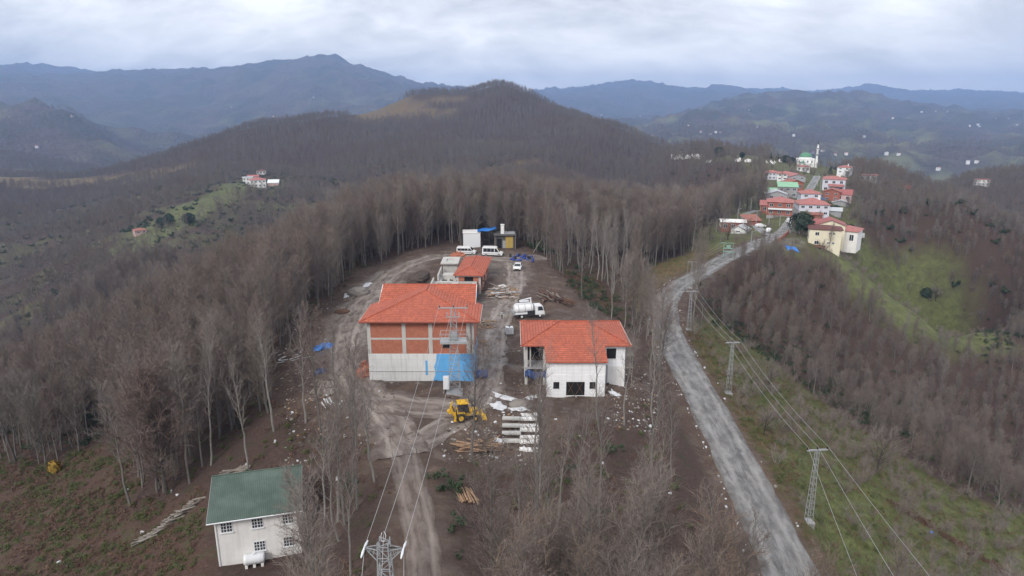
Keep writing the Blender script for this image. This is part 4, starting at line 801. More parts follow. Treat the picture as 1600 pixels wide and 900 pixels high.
house(1317, 316, 7.2, 8, 4.0, -6, 'gablex', M_PINKW, M_TILE4, 'pink walled house with a deep red roof', 1, 2, VG, .5)
house(1313, 322, 7.6, 5, 1.6, -4, 'gabley', M_GREYC, M_GREYR, 'grey sheet gable of a low shed below the deep red roof', 1, 1, VG, .3, wins=False)
house(1305, 338, 5.0, 4, 2.6, -4, 'shed', M_GREYC, M_GREYR, 'grey shed with pale sheet roof on the right edge of the village', 1, 0, VG, .3, wins=False)
h = house(1317, 276, 9.2, 9, 7.0, -14, 'hip', M_WHITE, M_TILE2, 'three storey white house alone on the right shoulder of the village', 3, 2, VG, .28, chim=True)
house(1145, 362, 9.0, 7, 3.8, 4, 'gablex', M_BRICK2, M_OFFW, 'long brick farmhouse with pale roof left of the road', 1, 3, VG, .16)
house(1153, 365, 5.6, 5, 1.4, -20, 'gabley', M_WHITE, M_GREYR, 'small white gabled shed in front of the brick farmhouse', 1, 1, VG, .5)
house(1177, 352, 6, 5, 1.9, 24, 'shed', M_BRICK2, M_TILE5, 'brown tiled lean-to at the bend of the narrow lane', 1, 0, VG, .35, wins=False)
house(1356, 283, 11, 8, 4.0, -4, 'flat', M_GREYC, M_TILE2, 'unfinished concrete house on the skyline right of the village', 1, 3, VG)
house(1412, 292, 10, 6, 2.2, 0, 'gablex', M_BRICK2, M_TILE3, 'long low brown house on the skyline', 1, 2, VG, .2)
house(1476, 294, 14, 9, 3.6, 3, 'gablex', M_OFFW, M_TILE2, 'low white house with pale pink roof on the right skyline', 1, 4, VG, .3)
house(1533, 290, 13, 10, 5.5, -6, 'flat', M_OFFW, M_TILE2, 'open concrete house with pink slab on the far right skyline', 2, 4, VG)
HG = 'houses of the hamlet on the left slope'
house(404, 293, 15, 12, 7.5, 6, 'hip', M_OFFW, M_TILE2, 'largest pale house with pink roof in the left hamlet', 2, 4, HG, .3)
house(388, 289, 10, 10, 7.5, 2, 'flat', M_OFFW, M_GREYR, 'grey flat topped house at the left end of the hamlet', 2, 3, HG)
house(397, 286, 11, 9, 7.0, 8, 'gablex', M_PINKW, M_TILE2, 'dusky pink house between the other hamlet roofs', 2, 3, HG, .3)
house(427, 291, 11, 8, 3.6, -4, 'shed', M_PINKW, M_WPVC, 'red walled shed with white roof right of the hamlet', 1, 0, HG, .35, wins=False)
house(408, 273, 10, 8, 4.5, 0, 'hip', M_OFFW, M_TILE2, 'upper house of the hamlet standing among trees', 1, 3, HG, .3)
house(221, 366, 7.6, 7, 2.8, 20, 'hip', M_PINKW, M_TILE5, 'lone red roofed cottage low on the left slope', 1, 2, None, .35)
# mosque
p = G(1258, 259); mq = empty('mosque', tuple(p), R(-20), 'white mosque with a green dome at the top of the village', 'mosque')
part(mq, 'wall', M_OFFW, lambda m: (m.box(-7, 7, 0, 13, -3, 5.2), m.box(-7.3, 7.3, -.3, 13.3, 5.203, 5.6))); part(mq, 'drum', M_OFFW, lambda m: m.lathe([(5.2, 5.6), (5.2, 6.9), (5.0, 7.0)], 20, (0, 6.5, 0)))
M_DOME = plain('green_dome_lead', (0.10, 0.24, 0.15), .5, .15, 1); part(mq, 'dome', M_DOME, lambda m: m.lathe([(5.1 * math.cos(i * math.pi / 20), 6.95 + 3.9 * math.sin(i * math.pi / 20)) for i in range(10)] + [(.02, 10.85), (.12, 10.9), (.05, 12.2)], 22, (0, 6.5, 0)), True)
for x_ in (-5, -1.7, 1.7, 5): win(mq, x_, 0, 2.6, 1.2, 1.8, sill=False)
part(mq, 'porch_dome', M_DOME, lambda m: m.lathe([(2.0 * math.cos(i * .3), 2.3 + 1.5 * math.sin(i * .3)) for i in range(6)], 14, (-2.4, -1.6, 0)), True); part(mq, 'porch', M_OFFW, lambda m: m.box(-5.5, 5.5, -3.4, -.31, -2, 2.3))
mn = part(mq, 'minaret', M_OFFW, lambda m: m.lathe([(1.15, -2), (1.15, 5), (.85, 6), (.8, 13.3), (1.3, 13.9), (1.3, 14.8), (.65, 14.9), (.62, 18), (.7, 18.1), (.02, 21.5)], 12, (8.6, 1.5, 0)), True); part(mn, 'cap', plain('lead_cap', (.1, .1, .12), .6), lambda m: m.lathe([(.78, 18.05), (.02, 22)], 12, (8.6, 1.5, 0)))
for z_ in (14.3, 9.2): part(mn, 'gallery', M_GREYC, lambda m: m.lathe([(.85, z_ - .6), (1.45, z_), (1.45, z_ + .9), (1.38, z_ + .9), (1.38, z_ + .05), (.8, z_ + .05)], 14, (8.6, 1.5, 0)))
# scattered far houses
FARH = [(1095, 207), (1110, 211), (1118, 207), (1125, 208), (1020, 213), (1132, 228), (1000, 182), (1075, 197), (1183, 199), (1305, 243), (1322, 241), (1270, 240), (1285, 237), (1385, 241), (1404, 242), (1440, 175), (1462, 174), (1480, 175),
        (1515, 197), (1530, 199), (1528, 195), (1575, 187), (1589, 196), (1466, 265), (1512, 255), (1526, 254), (940, 180), (1395, 185), (1240, 212), (37, 138), (58, 137), (222, 182), (230, 184), (362, 168), (427, 183), (396, 204), (505, 155), (58, 230), (292, 254), (113, 182), (490, 153), (1556, 186), (1350, 214), (1170, 172)]
for i, (u, v) in enumerate(FARH):
    q = G(u, v, 500, 12000)
    if np.hypot(q[0], q[1]) < 1500: continue
    dd = np.hypot(q[0], q[1]); r_ = random.Random(i); w = r_.uniform(6, 9); hh_ = r_.uniform(3.5, 6); m = MB(); m.box(-w / 2, w / 2, -4, 4, -3, hh_)
    e = empty('farm_house', tuple(q), r_.uniform(-.6, .6), 'tiny pale house among those scattered over the hills ' + ('beyond the village' if u > 800 else 'on the left horizon'), 'house', 'scattered far houses ' + ('right' if u > 800 else 'left'))
    m.build('wall', r_.choice([M_OFFW, M_GREYC, M_LILAC]), e); m = MB(); m.add([(-w / 2 - .5, -4.5, hh_), (w / 2 + .5, -4.5, hh_), (w / 2 + .5, 0, hh_ + 2), (-w / 2 - .5, 0, hh_ + 2), (w / 2 + .5, 4.5, hh_), (-w / 2 - .5, 4.5, hh_)], [(0, 1, 2, 3), (3, 2, 4, 5)]); m.build('roof', r_.choice([M_TILE2, M_GREYR, M_TILE3, M_TILE2]), e)
# ------------------------------------------------------------------ vehicles and people
M_CARW = plain('white_car_paint', (0.74, 0.74, 0.75), .3, .04, 1, spec=.5, dirt=(0.35, 0.31, 0.28), dirt_amt=.25); M_RUB = plain('rubber', (0.022, 0.021, 0.02), .85, .2); M_RIM = plain('steel_rim', (0.35, 0.35, 0.36), .4, .1, metal=.6)
M_YEL = plain('digger_yellow', (0.72, 0.42, 0.02), .45, .12, 2, dirt=(0.22, 0.15, 0.07), dirt_amt=.6, spec=.4); M_BLK = plain('black_plastic', (0.03, 0.03, 0.032), .6, .2); M_LAMP = plain('lamp_lens', (0.7, 0.7, 0.68), .15, .05, spec=.6); M_REDL = plain('tail_lens', (0.4, 0.02, 0.02), .2, .1)
def wheel(par, x, y, z, r, w, rim=M_RIM):
    t = MB(); t.lathe([(r * .55, -w / 2), (r * .93, -w / 2), (r, -w * .3), (r, w * .3), (r * .93, w / 2), (r * .55, w / 2)], 20, M=TR(x, y, z, R(90))); o = t.build('wheel', M_RUB, par, smooth=True)
    m = MB(); m.lathe([(.001, -w * .42), (r * .25, -w * .44), (r * .5, -w * .36), (r * .58, -w * .5), (r * .58, w * .5), (r * .5, w * .36), (r * .25, w * .44), (.001, w * .42)], 16, M=TR(x, y, z, R(90))); m.build('rim', rim, o, smooth=True)
def taper_prism(m, prof, hw, zt0, zt1, k):
    """body profile (x,z) swept across y; the sides lean in above zt0"""
    n = len(prof); vs = []
    for s in (-1, 1):
        for x, z in prof: f = 1 - k * max(0, min(1, (z - zt0) / (zt1 - zt0))); vs.append((x, s * hw * f, z))
    m.add(vs, [tuple(range(n)), tuple(range(2 * n - 1, n - 1, -1))] + [(i, n + i, n + (i + 1) % n, (i + 1) % n) for i in range(n)])
def van(u, v, rz, label, sx=1.0, hi=2.45):
    g = G(u, v); e = empty('van', (g[0], g[1], g[2] + .02), R(rz), label, 'van', 'white minibuses by the huts')
    prof = [(-2.8, .45), (2.75, .42), (2.82, .95), (2.6, 1.12), (1.95, 1.28), (1.2, hi - .18), (.7, hi), (-2.6, hi), (-2.78, hi - .15), (-2.85, .9)]
    part(e, 'body', M_CARW, lambda m: taper_prism(m, prof, 1.0, 1.1, hi, .12), bevel=.06)
    for s in (-1, 1):
        def gl(m, xs):
            y0 = s * 1.012; f = lambda z: s * (1.0 * (1 - .12 * max(0, min(1, (z - 1.1) / (hi - 1.1)))) + .012)
            for x0, x1, x2, x3 in xs:
                vs = [(x0, f(1.3), 1.3), (x1, f(1.3), 1.3), (x2, f(hi - .38), hi - .38), (x3, f(hi - .38), hi - .38)]; m.add(vs, [(0, 1, 2, 3) if s < 0 else (3, 2, 1, 0)])
        part(e, 'side_windows', M_GLASS, lambda m: gl(m, [(-2.5, -1.5, -1.5, -2.5), (-1.44, -.4, -.4, -1.44), (-.34, .5, .5, -.34)])); part(e, 'cab_window', M_GLASS, lambda m: gl(m, [(.66, 1.72, 1.15, .66)]))
        part(e, 'headlight', M_LAMP, lambda m: m.box(2.6, 2.84, s * .86 - .14, s * .86 + .14, .8, 1.02)); part(e, 'mirror', M_BLK, lambda m: m.box(1.45, 1.6, s * 1.14 - .1, s * 1.14 + .1, 1.35, 1.65))
        for x in (-1.75, 1.85): wheel(e, x, s * .9, .36, .36, .24)
    part(e, 'windscreen', M_GLASS, lambda m: m.add([(1.93, -.84, 1.33), (1.93, .84, 1.33), (1.25, .78, hi - .22), (1.25, -.78, hi - .22)], [(0, 1, 2, 3)], M=TR(.03, 0, .02))); part(e, 'bumper', M_BLK, lambda m: m.box(2.6, 2.92, -.95, .95, .38, .68)); part(e, 'side_trim', M_BLK, lambda m: (m.box(-2.5, 2.4, -1.03, -1.003, .75, .84), m.box(-2.5, 2.4, 1.003, 1.03, .75, .84)))
    e.scale = (sx, 1.05, 1.05); return e
van(729, 398, -5, 'white minibus with a long bonnet parked furthest from the blue drums', .98, 2.3); van(770, 400, -7, 'white high roofed minibus parked nearest the blue drums', 1.04, 2.65)
g = G(809, 421); e = empty('car', (g[0], g[1], g[2] + .02), R(-97), 'white saloon car facing the camera on the muddy yard', 'car')
prof = [(-2.15, .4), (2.1, .36), (2.2, .62), (2.05, .84), (1.1, .98), (.35, 1.47), (-.9, 1.5), (-1.7, 1.08), (-2.15, 1.0), (-2.22, .7)]
part(e, 'body', M_CARW, lambda m: taper_prism(m, prof, .92, .9, 1.5, .22), bevel=.05)
part(e, 'windscreen', M_GLASS, lambda m: m.add([(1.06, -.78, 1.0), (1.06, .78, 1.0), (.42, .64, 1.44), (.42, -.64, 1.44)], [(0, 1, 2, 3)], M=TR(.025, 0, .025))); part(e, 'grille', M_BLK, lambda m: m.box(2.12, 2.225, -.5, .5, .46, .66))
for s in (-1, 1):
    part(e, 'side_window', M_GLASS, lambda m: m.add([(.85, s * .915, 1.02), (-1.45, s * .915, 1.05), (-.85, s * .76, 1.44), (.3, s * .76, 1.42)], [(0, 1, 2, 3)[::s]])); part(e, 'headlight', M_LAMP, lambda m: m.box(1.98, 2.2, s * .68 - .17, s * .68 + .17, .62, .8)); part(e, 'mirror', M_CARW, lambda m: m.box(.75, .9, s * 1.0 - .1, s * 1.0 + .1, .98, 1.12))
    for x in (-1.35, 1.38): wheel(e, x, s * .82, .33, .33, .21)
e.scale = (1.1, 1.12, 1.12)
# tanker lorry
g = G(826, 495); T = empty('tanker_lorry', (g[0], g[1], g[2] + .02), R(14), 'white tanker lorry with a folded boom on top and its side hatch open', 'lorry')
part(T, 'chassis', M_BLK, lambda m: (m.box(-3.2, 3.0, -.45, .45, .55, .85), m.box(-3.3, -3.1, -1.1, 1.1, .5, .75)))
tkb = MB(); tkb.lathe([(.02, -2.5), (.7, -2.48), (.98, -2.3), (1.0, -1.2), (1.0, 1.35), (.97, 1.5), (.6, 1.58), (.02, 1.6)], 22, M=TR(-.75, 0, 1.95, 0, R(90))); tk_ = tkb.build('tank', M_CARW, T, smooth=True)
part(tk_, 'walkway', M_WPVC, lambda m: (m.box(-2.9, .7, -.35, .35, 2.9, 3.02), m.tube([(-2.9, -.45, 3.3), (.7, -.45, 3.3)], .03, 4), m.tube([(-2.9, -.45, 2.9), (-2.9, -.45, 3.3)], .03, 4))); part(tk_, 'band', M_GREYC, lambda m: [m.lathe([(1.005, -.05), (1.03, -.05), (1.03, .05), (1.005, .05)], 20, M=TR(x, 0, 1.95, 0, R(90))) for x in (-2.4, -1, .4)])
part(T, 'tank_skirt', M_WPVC, lambda m: (m.box(-3.2, .8, -1.08, -1.0, .95, 1.35), m.box(-3.2, .8, 1.0, 1.08, .95, 1.35))); part(T, 'side_locker', M_BLK, lambda m: m.box(-.55, 1.0, -1.14, -.5, .6, 1.6)); part(T, 'rear_pump', M_GREYC, lambda m: (m.box(-3.6, -3.2, -.9, .9, .8, 1.7), m.cyl((-3.65, .4, 1.3), 'x', .25, .2), m.cyl((-3.65, -.4, 1.3), 'x', .25, .2)))
part(T, 'folded_boom', M_WPVC, lambda m: (m.tube([(.5, 0, 3.05), (.55, .1, 4.1), (-1.7, .5, 3.6)], [.16, .14, .08], 6), m.box(-1.9, .1, .2, .8, 3.25, 3.5), m.tube([(.35, -.2, 3.05), (.3, -.2, 4.25)], .12, 6)))
cab_prof = [(1.15, .65), (3.15, .6), (3.22, 1.15), (3.1, 1.5), (2.8, 2.5), (2.55, 2.62), (1.2, 2.62)]
cb = part(T, 'cab', M_CARW, lambda m: taper_prism(m, cab_prof, 1.06, 1.4, 2.62, .1), bevel=.06)
part(cb, 'windscreen', M_GLASS, lambda m: m.add([(3.09, -.92, 1.55), (3.09, .92, 1.55), (2.83, .86, 2.42), (2.83, -.86, 2.42)], [(0, 1, 2, 3)], M=TR(.03, 0, 0))); part(cb, 'bumper', M_GREYC, lambda m: m.box(3.05, 3.3, -1.05, 1.05, .5, .8))
for s in (-1, 1):
    part(cb, 'door_window', M_GLASS, lambda m: m.add([(1.75, s * 1.06, 1.55), (2.9, s * 1.06, 1.55), (2.65, s * .985, 2.38), (1.75, s * .985, 2.38)], [(0, 1, 2, 3)[::-s]])); part(cb, 'mirror', M_BLK, lambda m: m.box(2.95, 3.05, s * 1.25 - .1, s * 1.25 + .1, 1.6, 2.15)); part(cb, 'headlight', M_LAMP, lambda m: m.box(3.15, 3.25, s * .8 - .15, s * .8 + .15, .85, 1.02))
    for x in (-1.75, 2.2): wheel(T, x, s * .86, .45, .45, .32, M_CARW)
T.scale = (1.0, 1.03, 1.0)
# backhoe loader
g = G(727, 656); L = empty('backhoe_loader', (g[0], g[1], g[2] + .03), R(10), 'yellow backhoe loader with folded rear boom on the muddy forecourt', 'digger')
part(L, 'body', M_YEL, lambda m: (m.prism([(-1.3, .85), (.5, .75), (2.0, .85), (2.05, 1.65), (.55, 1.85), (.5, 1.2), (-1.3, 1.35)], -.48, .48, 'y'), m.box(-1.2, -.3, -.95, .95, 1.2, 1.4)), bevel=.05)
cb = part(L, 'cab', M_GLASS, lambda m: m.prism([(-1.15, 1.4), (.45, 1.4), (.6, 1.9), (.3, 2.72), (-1.1, 2.72)], -.72, .72, 'y'))
part(cb, 'roof', M_YEL, lambda m: m.box(-1.35, .55, -.85, .85, 2.725, 2.9), bevel=.06); part(cb, 'cab_frame', M_BLK, lambda m: [m.tube([a_, b_], .05, 4) for s in (-.74, .74) for a_, b_ in (((-1.15, s, 1.4), (-1.12, s, 2.72)), ((.6, s, 1.9), (.3, s, 2.72)), ((-.35, s, 1.4), (-.35, s, 2.72)), ((.45, s, 1.4), (.6, s, 1.9)))]); part(cb, 'seat', M_BLK, lambda m: m.box(-.5, .0, -.25, .25, 1.42, 2.0))
part(L, 'exhaust', M_BLK, lambda m: m.tube([(1.2, .3, 1.6), (1.2, .3, 2.4)], .05, 6)); part(L, 'grille', M_BLK, lambda m: m.box(2.05, 2.08, -.4, .4, .95, 1.55))
for s in (-1, 1):
    wheel(L, -.75, s * .92, .72, .72, .45, M_YEL); wheel(L, 1.55, s * .85, .46, .46, .32, M_YEL)
    part(L, 'fender', M_YEL, lambda m: m.prism([(-1.4, 1.45), (-1.3, 1.55), (-.2, 1.55), (-.05, 1.4), (-.2, 1.45), (-1.2, 1.45)], s * .92 - .23, s * .92 + .23, 'y'))
    part(L, 'stabiliser', M_YEL, lambda m: (m.box(-1.85, -1.6, s * .95 - .1, s * .95 + .1, .4, 1.7), m.box(-1.95, -1.5, s * .95 - .2, s * .95 + .2, .3, .4)))
ld = part(L, 'loader_arm', M_YEL, lambda m: [m.tube([(.4, s * .62, 1.75), (1.6, s * .62, 1.5), (2.7, s * .62, .75)], [.13, .14, .1], 4) for s in (-1, 1)] + [m.box(1.5, 1.7, -.62, .62, 1.3, 1.5)]); [part(ld, 'ram', M_STEEL, lambda m: m.tube([(.7, s * .62, 1.0), (1.9, s * .62, 1.3)], .05, 6)) for s in (-1, 1)]
part(ld, 'bucket', M_YEL, lambda m: m.prism([(2.65, .25), (2.6, .95), (2.8, 1.05), (2.85, .5), (3.45, .2), (3.4, .1)], -1.1, 1.1, 'y'))
bm_ = part(L, 'rear_boom', M_YEL, lambda m: (m.tube([(-1.75, 0, .9), (-2.35, .1, 2.0), (-2.0, .15, 3.0)], [.2, .2, .14], 4), m.tube([(-2.0, .15, 3.0), (-2.45, .2, 1.7)], [.13, .1], 4), m.box(-1.75, -1.5, -1.0, 1.0, .7, 1.0))); part(bm_, 'bucket', M_YEL, lambda m: m.prism([(-2.6, 1.1), (-2.9, 1.5), (-2.5, 1.75), (-2.35, 1.6), (-2.2, 1.2), (-2.35, 1.05)], -.1, .5, 'y')); part(bm_, 'ram', M_BLK, lambda m: m.tube([(-1.7, .1, 1.2), (-2.1, .15, 2.3)], .06, 6))
L.scale = (.88, .92, .98)
# people (one skinned body each)
M_SKIN = plain('skin', (0.42, 0.26, 0.19), .6, .05); M_DKCL = plain('dark_cloth', (0.025, 0.026, 0.032), .9, .2); M_GRCL = plain('pale_cloth', (0.36, 0.36, 0.36), .9, .1); M_HAIR = plain('dark_hair', (0.02, 0.016, 0.014), .8, .2)
def person(u, v, rz, top, trousers, label, stride=.12, armf=.1):
    J = {'pelvis': (0, 0, .93, .15), 'belly': (0, .01, 1.08, .145), 'chest': (0, .01, 1.3, .165), 'neck0': (0, .01, 1.46, .075), 'neck': (0, .0, 1.53, .06), 'head0': (0, -.015, 1.61, .085), 'head': (0, -.01, 1.7, .092), 'crown': (0, .0, 1.755, .06)}
    E = [('pelvis', 'belly'), ('belly', 'chest'), ('chest', 'neck0'), ('neck0', 'neck'), ('neck', 'head0'), ('head0', 'head'), ('head', 'crown')]
    for s, n in ((-1, 'l'), (1, 'r')):
        J.update({n + 'hip': (s * .1, 0, .88, .1), n + 'knee': (s * .11, -s * stride * .4 - .03, .49, .065), n + 'ank': (s * .12, -s * stride + .02, .09, .045), n + 'toe': (s * .13, -s * stride - .13, .04, .038), n + 'sho': (s * .19, .01, 1.41, .07), n + 'elb': (s * .26, .03, 1.12, .05), n + 'wri': (s * .27, -armf, .88, .034)})
        E += [('pelvis', n + 'hip'), (n + 'hip', n + 'knee'), (n + 'knee', n + 'ank'), (n + 'ank', n + 'toe'), ('chest', n + 'sho'), (n + 'sho', n + 'elb'), (n + 'elb', n + 'wri')]
        J[n + 'palm'] = (s * .27, -armf - .03, .80, .03); E.append((n + 'wri', n + 'palm'))
        for q in range(4): J[f'{n}f{q}'] = (s * .265, -armf - .065 + q * .022, .72 + .012 * abs(q - 1.5), .009); E.append((n + 'palm', f'{n}f{q}'))
        J[n + 'th'] = (s * .25, -armf - .08, .775, .01); E.append((n + 'palm', n + 'th'))
    ks = list(J); me = bpy.data.meshes.new('person'); me.from_pydata([J[k][:3] for k in ks], [(ks.index(a), ks.index(b)) for a, b in E], [])
    o = bpy.data.objects.new('person', me); COL.objects.link(o); sk = o.modifiers.new('skin', 'SKIN'); sub = o.modifiers.new('sub', 'SUBSURF'); sub.levels = 2
    lay = me.skin_vertices[0].data if me.skin_vertices else None
    if lay is None:
        b = bmesh.new(); b.from_mesh(me); b.verts.layers.skin.verify(); b.to_mesh(me); b.free(); lay = me.skin_vertices[0].data
    for i, k in enumerate(ks): lay[i].radius = (J[k][3], J[k][3]); lay[i].use_root = (k == 'pelvis')
    dg = bpy.context.evaluated_depsgraph_get(); m2 = bpy.data.meshes.new_from_object(o.evaluated_get(dg)); o.modifiers.clear(); o.data = m2
    m2.materials.clear()
    for q in (M_SKIN, top, trousers, M_BLK): m2.materials.append(q)
    for p in m2.polygons:
        z = p.center.z; x = abs(p.center.x); p.material_index = 0 if z > 1.5 or (x > .2 and z < .87) else (1 if z > .95 or x > .2 else (2 if z > .11 else 3)); p.use_smooth = True
    g = G(u, v); o.location = (g[0], g[1], g[2] + .01); o.rotation_euler = (0, 0, R(rz)); tag(o, label, 'person')
    part(o, 'hair', M_HAIR, lambda m: m.lathe([(.098, 1.70), (.1, 1.74), (.085, 1.79), (.05, 1.82), (.002, 1.83)], 12, (0, .012, 0)), True)
    def face(m):
        for s in (-1, 1): m.box(s * .035 - .012, s * .035 + .012, -.112, -.095, 1.685, 1.697)
        m.box(-.025, .025, -.105, -.09, 1.62, 1.63)
    part(o, 'face', M_HAIR, face); part(o, 'nose', M_SKIN, lambda m: m.prism([(-.095, 1.69), (-.125, 1.65), (-.095, 1.645)], -.012, .012, 'x')); part(o, 'ears', M_SKIN, lambda m: [m.box(s * .095 - .012, s * .095 + .012, -.02, .02, 1.65, 1.71) for s in (-1, 1)])
    o.scale = (1.05, 1.05, 1.05); return o
person(784, 499, 20, M_GRCL, M_DKCL, 'person in a pale top and dark trousers standing beside the tanker lorry', .05); person(753, 388, -30, M_DKCL, M_DKCL, 'person in dark clothes standing by the white container', .1)
g = G(1237, 351); 
for u_, v_, rz_, lb in ((1237, 350, -75, 'white van on the lane between the village houses'),):
    e = empty('delivery_van', tuple(G(u_, v_)), R(rz_), lb, 'van'); part(e, 'body', M_CARW, lambda m: taper_prism(m, [(-2.3, .4), (2.2, .4), (2.25, .95), (1.5, 1.15), (.9, 2.0), (-2.25, 2.05)], .95, 1, 2, .1)); part(e, 'windscreen', M_GLASS, lambda m: m.add([(1.5, -.85, 1.2), (1.5, .85, 1.2), (.95, .8, 1.92), (.95, -.8, 1.92)], [(0, 1, 2, 3)], M=TR(.03, 0, 0)))
    for s in (-1, 1):
        for x in (-1.4, 1.4): wheel(e, x, s * .85, .34, .34, .2)
# ------------------------------------------------------------------ power line
def top_for(b, vt):
    lo, hi = 1.0, 30.0
    for _ in range(30):
        mid = (lo + hi) / 2; _, v, _ = proj(np.array([b[0], b[1], b[2] + mid])); lo, hi = (mid, hi) if v > vt else (lo, mid)
    return lo
M_POLE = plain('zinc_pole', (0.30, 0.31, 0.32), .5, .12, 2); M_POLEG = plain('green_steel', (0.22, 0.36, 0.30), .5, .12, 2); M_INS = plain('brown_insulator', (0.05, 0.03, 0.025), .25, .1, spec=.6); M_WIRE = plain('aluminium_wire', (0.38, 0.38, 0.38), .5, .05)
def lattice(m, hgt, wb, wt, step, cross=True, t=.042):
    c = [(-1, -1), (1, -1), (1, 1), (-1, 1)]; f = lambda z: wb + (wt - wb) * z / hgt
    for sx, sy in c: m.tube([(sx * wb, sy * wb, -.6), (sx * wt, sy * wt, hgt)], t, 4)
    z = .3; k = 0
    while z < hgt - .2:
        a, z2 = f(z), min(z + step, hgt); b = f(z2)
        for i in range(4):
            p, q = c[i], c[(i + 1) % 4]; m.tube([(p[0] * a, p[1] * a, z), (q[0] * a, q[1] * a, z)], t * .6, 4, cap=False)
            if cross:
                if k % 2: p, q = q, p
                m.tube([(p[0] * a, p[1] * a, z), (q[0] * b, q[1] * b, z2)], t * .55, 4, cap=False)
        z += step; k += 1
def insul(par, x, y, z, up=True):
    prof = [(.03, 0), (.09, .05), (.04, .09), (.09, .14), (.04, .18), (.08, .23), (.02, .28)]; part(par, 'insulator', M_INS, lambda m: m.lathe([(r * 1.5, q * 1.3) for r, q in prof], 8, (x, y, z)), True)
ENDS = []
def pole(u, vb, vt, arm, rz, label, wb=.38, wt=.16, cross=False, mat=M_POLE):
    b = G(u, vb); hgt = top_for(b, vt); e = empty('lattice_pole', tuple(b), R(rz), label, 'power pole', 'lattice poles along the asphalt road')
    part(e, 'mast', mat, lambda m: lattice(m, hgt, wb, wt, .85, cross)); part(e, 'crossarm', mat, lambda m: m.box(-arm, arm, -.09, .09, hgt - .1, hgt + .08)); part(e, 'footing', M_GREYC, lambda m: m.box(-.6, .6, -.6, .6, -1, .12))
    o = []
    for x in (-arm + .08, 0, arm - .08):
        insul(e, x, 0, hgt + .08); o.append(Vector((b[0], b[1], b[2])) + Matrix.Rotation(R(rz), 3, 'Z') @ Vector((x, 0, hgt + .45)))
    return o
q1 = pole(1263, 815, 703, 1.35, 6, 'steel lattice pole on the green slope, the closest along the road'); q2 = pole(1138, 614, 535, 1.3, 4, 'steel lattice pole at the roadside halfway between the bend and the closest pole')
q3 = pole(1076, 515, 455, 1.3, 2, 'steel lattice pole standing inside the road bend'); q4 = pole(1079, 450, 409, 1.2, 2, 'steel lattice pole just beyond the road bend')
b = G(1137, 402); hg = top_for(b, 380); TP = empty('transformer_platform', tuple(b), R(-12), 'green steel two legged transformer frame beside the road below the village', 'transformer')
part(TP, 'frame', M_POLEG, lambda m: [m.tube([(x, y, -.5), (x, y, hg)], .09, 4) for x in (-1.4, 1.4) for y in (-.35, .35)] + [m.tube([(-1.4, -.35, .2), (1.4, -.35, hg * .45)], .06, 4)] + [m.box(-1.5, 1.5, -.5, .5, z_, z_ + .12) for z_ in (hg * .4, hg * .62)]); part(TP, 'crossarm', M_POLEG, lambda m: m.box(-2.4, 1.8, -.1, .1, hg, hg + .15)); part(TP, 'transformer', M_POLEG, lambda m: m.box(-.6, .6, -.45, .45, hg * .62 + .12, hg * .62 + 1.0))
q5 = [Vector((b[0] + x, b[1], b[2] + hg + .2)) for x in (-2.2, -.3, 1.6)]
for x in (-2.2, -.3, 1.6): insul(TP, x, 0, hg + .15)
def wire(a, c, sag, label, group, r=.018):
    a, c = Vector(a), Vector(c); n = 22; m = MB(); m.tube([a.lerp(c, i / n) - Vector((0, 0, sag * 4 * (i / n) * (1 - i / n))) for i in range(n + 1)], r, 5); m.build('overhead_wire', M_WIRE, None, label=label, cat='wire', group=group)
q0 = [Vector(P(1345 + 62 * i, 905 + 3 * i, 58)) + Vector((0, 0, 0)) for i in range(3)]; q0 = [q1[i] + (q0[i] - q1[i]) * 1.9 for i in range(3)]
for A_, B_, sg, lb in ((q0, q1, .5, 'slack wire running from the closest roadside pole out of the picture'), (q1, q2, .8, 'wire hung over the green slope between the two closest roadside poles'), (q2, q3, .7, 'wire hung between the roadside pole and the pole in the bend'), (q3, q4, .2, 'short wire spanning the road bend'), (q4, q5, .4, 'wire from the bend pole to the transformer frame')):
    for i in range(3): wire(A_[i], B_[i], sg, lb, lb.replace('wire', 'wires', 1))
# pole with platform in front of the hall
b = G(711, 613); hg = top_for(b, 482); e = empty('lattice_pole', tuple(b), R(2), 'tall lattice pole with a railed platform in front of the blue painted wall', 'power pole')
part(e, 'mast', M_POLE, lambda m: lattice(m, hg, .85, .38, .95, True, .06)); part(e, 'crossarm', M_POLE, lambda m: (m.box(-2.15, 2.15, -.1, .1, hg, hg + .16))); part(e, 'footing', M_GREYC, lambda m: m.box(-1.2, 1.2, -1.1, 1.1, -.8, .25))
part(e, 'fuse_cluster', M_STEEL, lambda m: [m.tube([(x, -.5, hg - 1.3), (x, -.5, hg - .4)], .07, 5) for x in (-.9, -.3, .3, .9)] + [m.box(-1.1, 1.1, -.55, -.45, hg - 1.2, hg - 1.1)])
zp = hg * .63; pl = part(e, 'platform', M_STEEL, lambda m: (m.box(-2.0, 2.0, -1.1, 1.1, zp, zp + .09), m.box(-2.0, 2.0, -1.12, -1.08, zp - .25, zp))); part(pl, 'railing', M_STEEL, lambda m: [m.tube([(x, y, zp), (x, y, zp + 1.2)], .035, 4) for x in (-2, -.7, .7, 2) for y in (-1.1, 1.1)] + [m.tube([(-2, y, zp + h_), (2, y, zp + h_)], .035, 4) for y in (-1.1, 1.1) for h_ in (.6, 1.2)] + [m.tube([(x, -1.1, zp + 1.2), (x, 1.1, zp + 1.2)], .035, 4) for x in (-2, 2)])
part(e, 'transformer', M_STEEL, lambda m: (m.box(-.5, .5, -.5, .5, zp + .1, zp + 1.2), m.cyl((-.3, -.3, zp + 1.4), 'z', .06, .4), m.cyl((.3, -.3, zp + 1.4), 'z', .06, .4)))
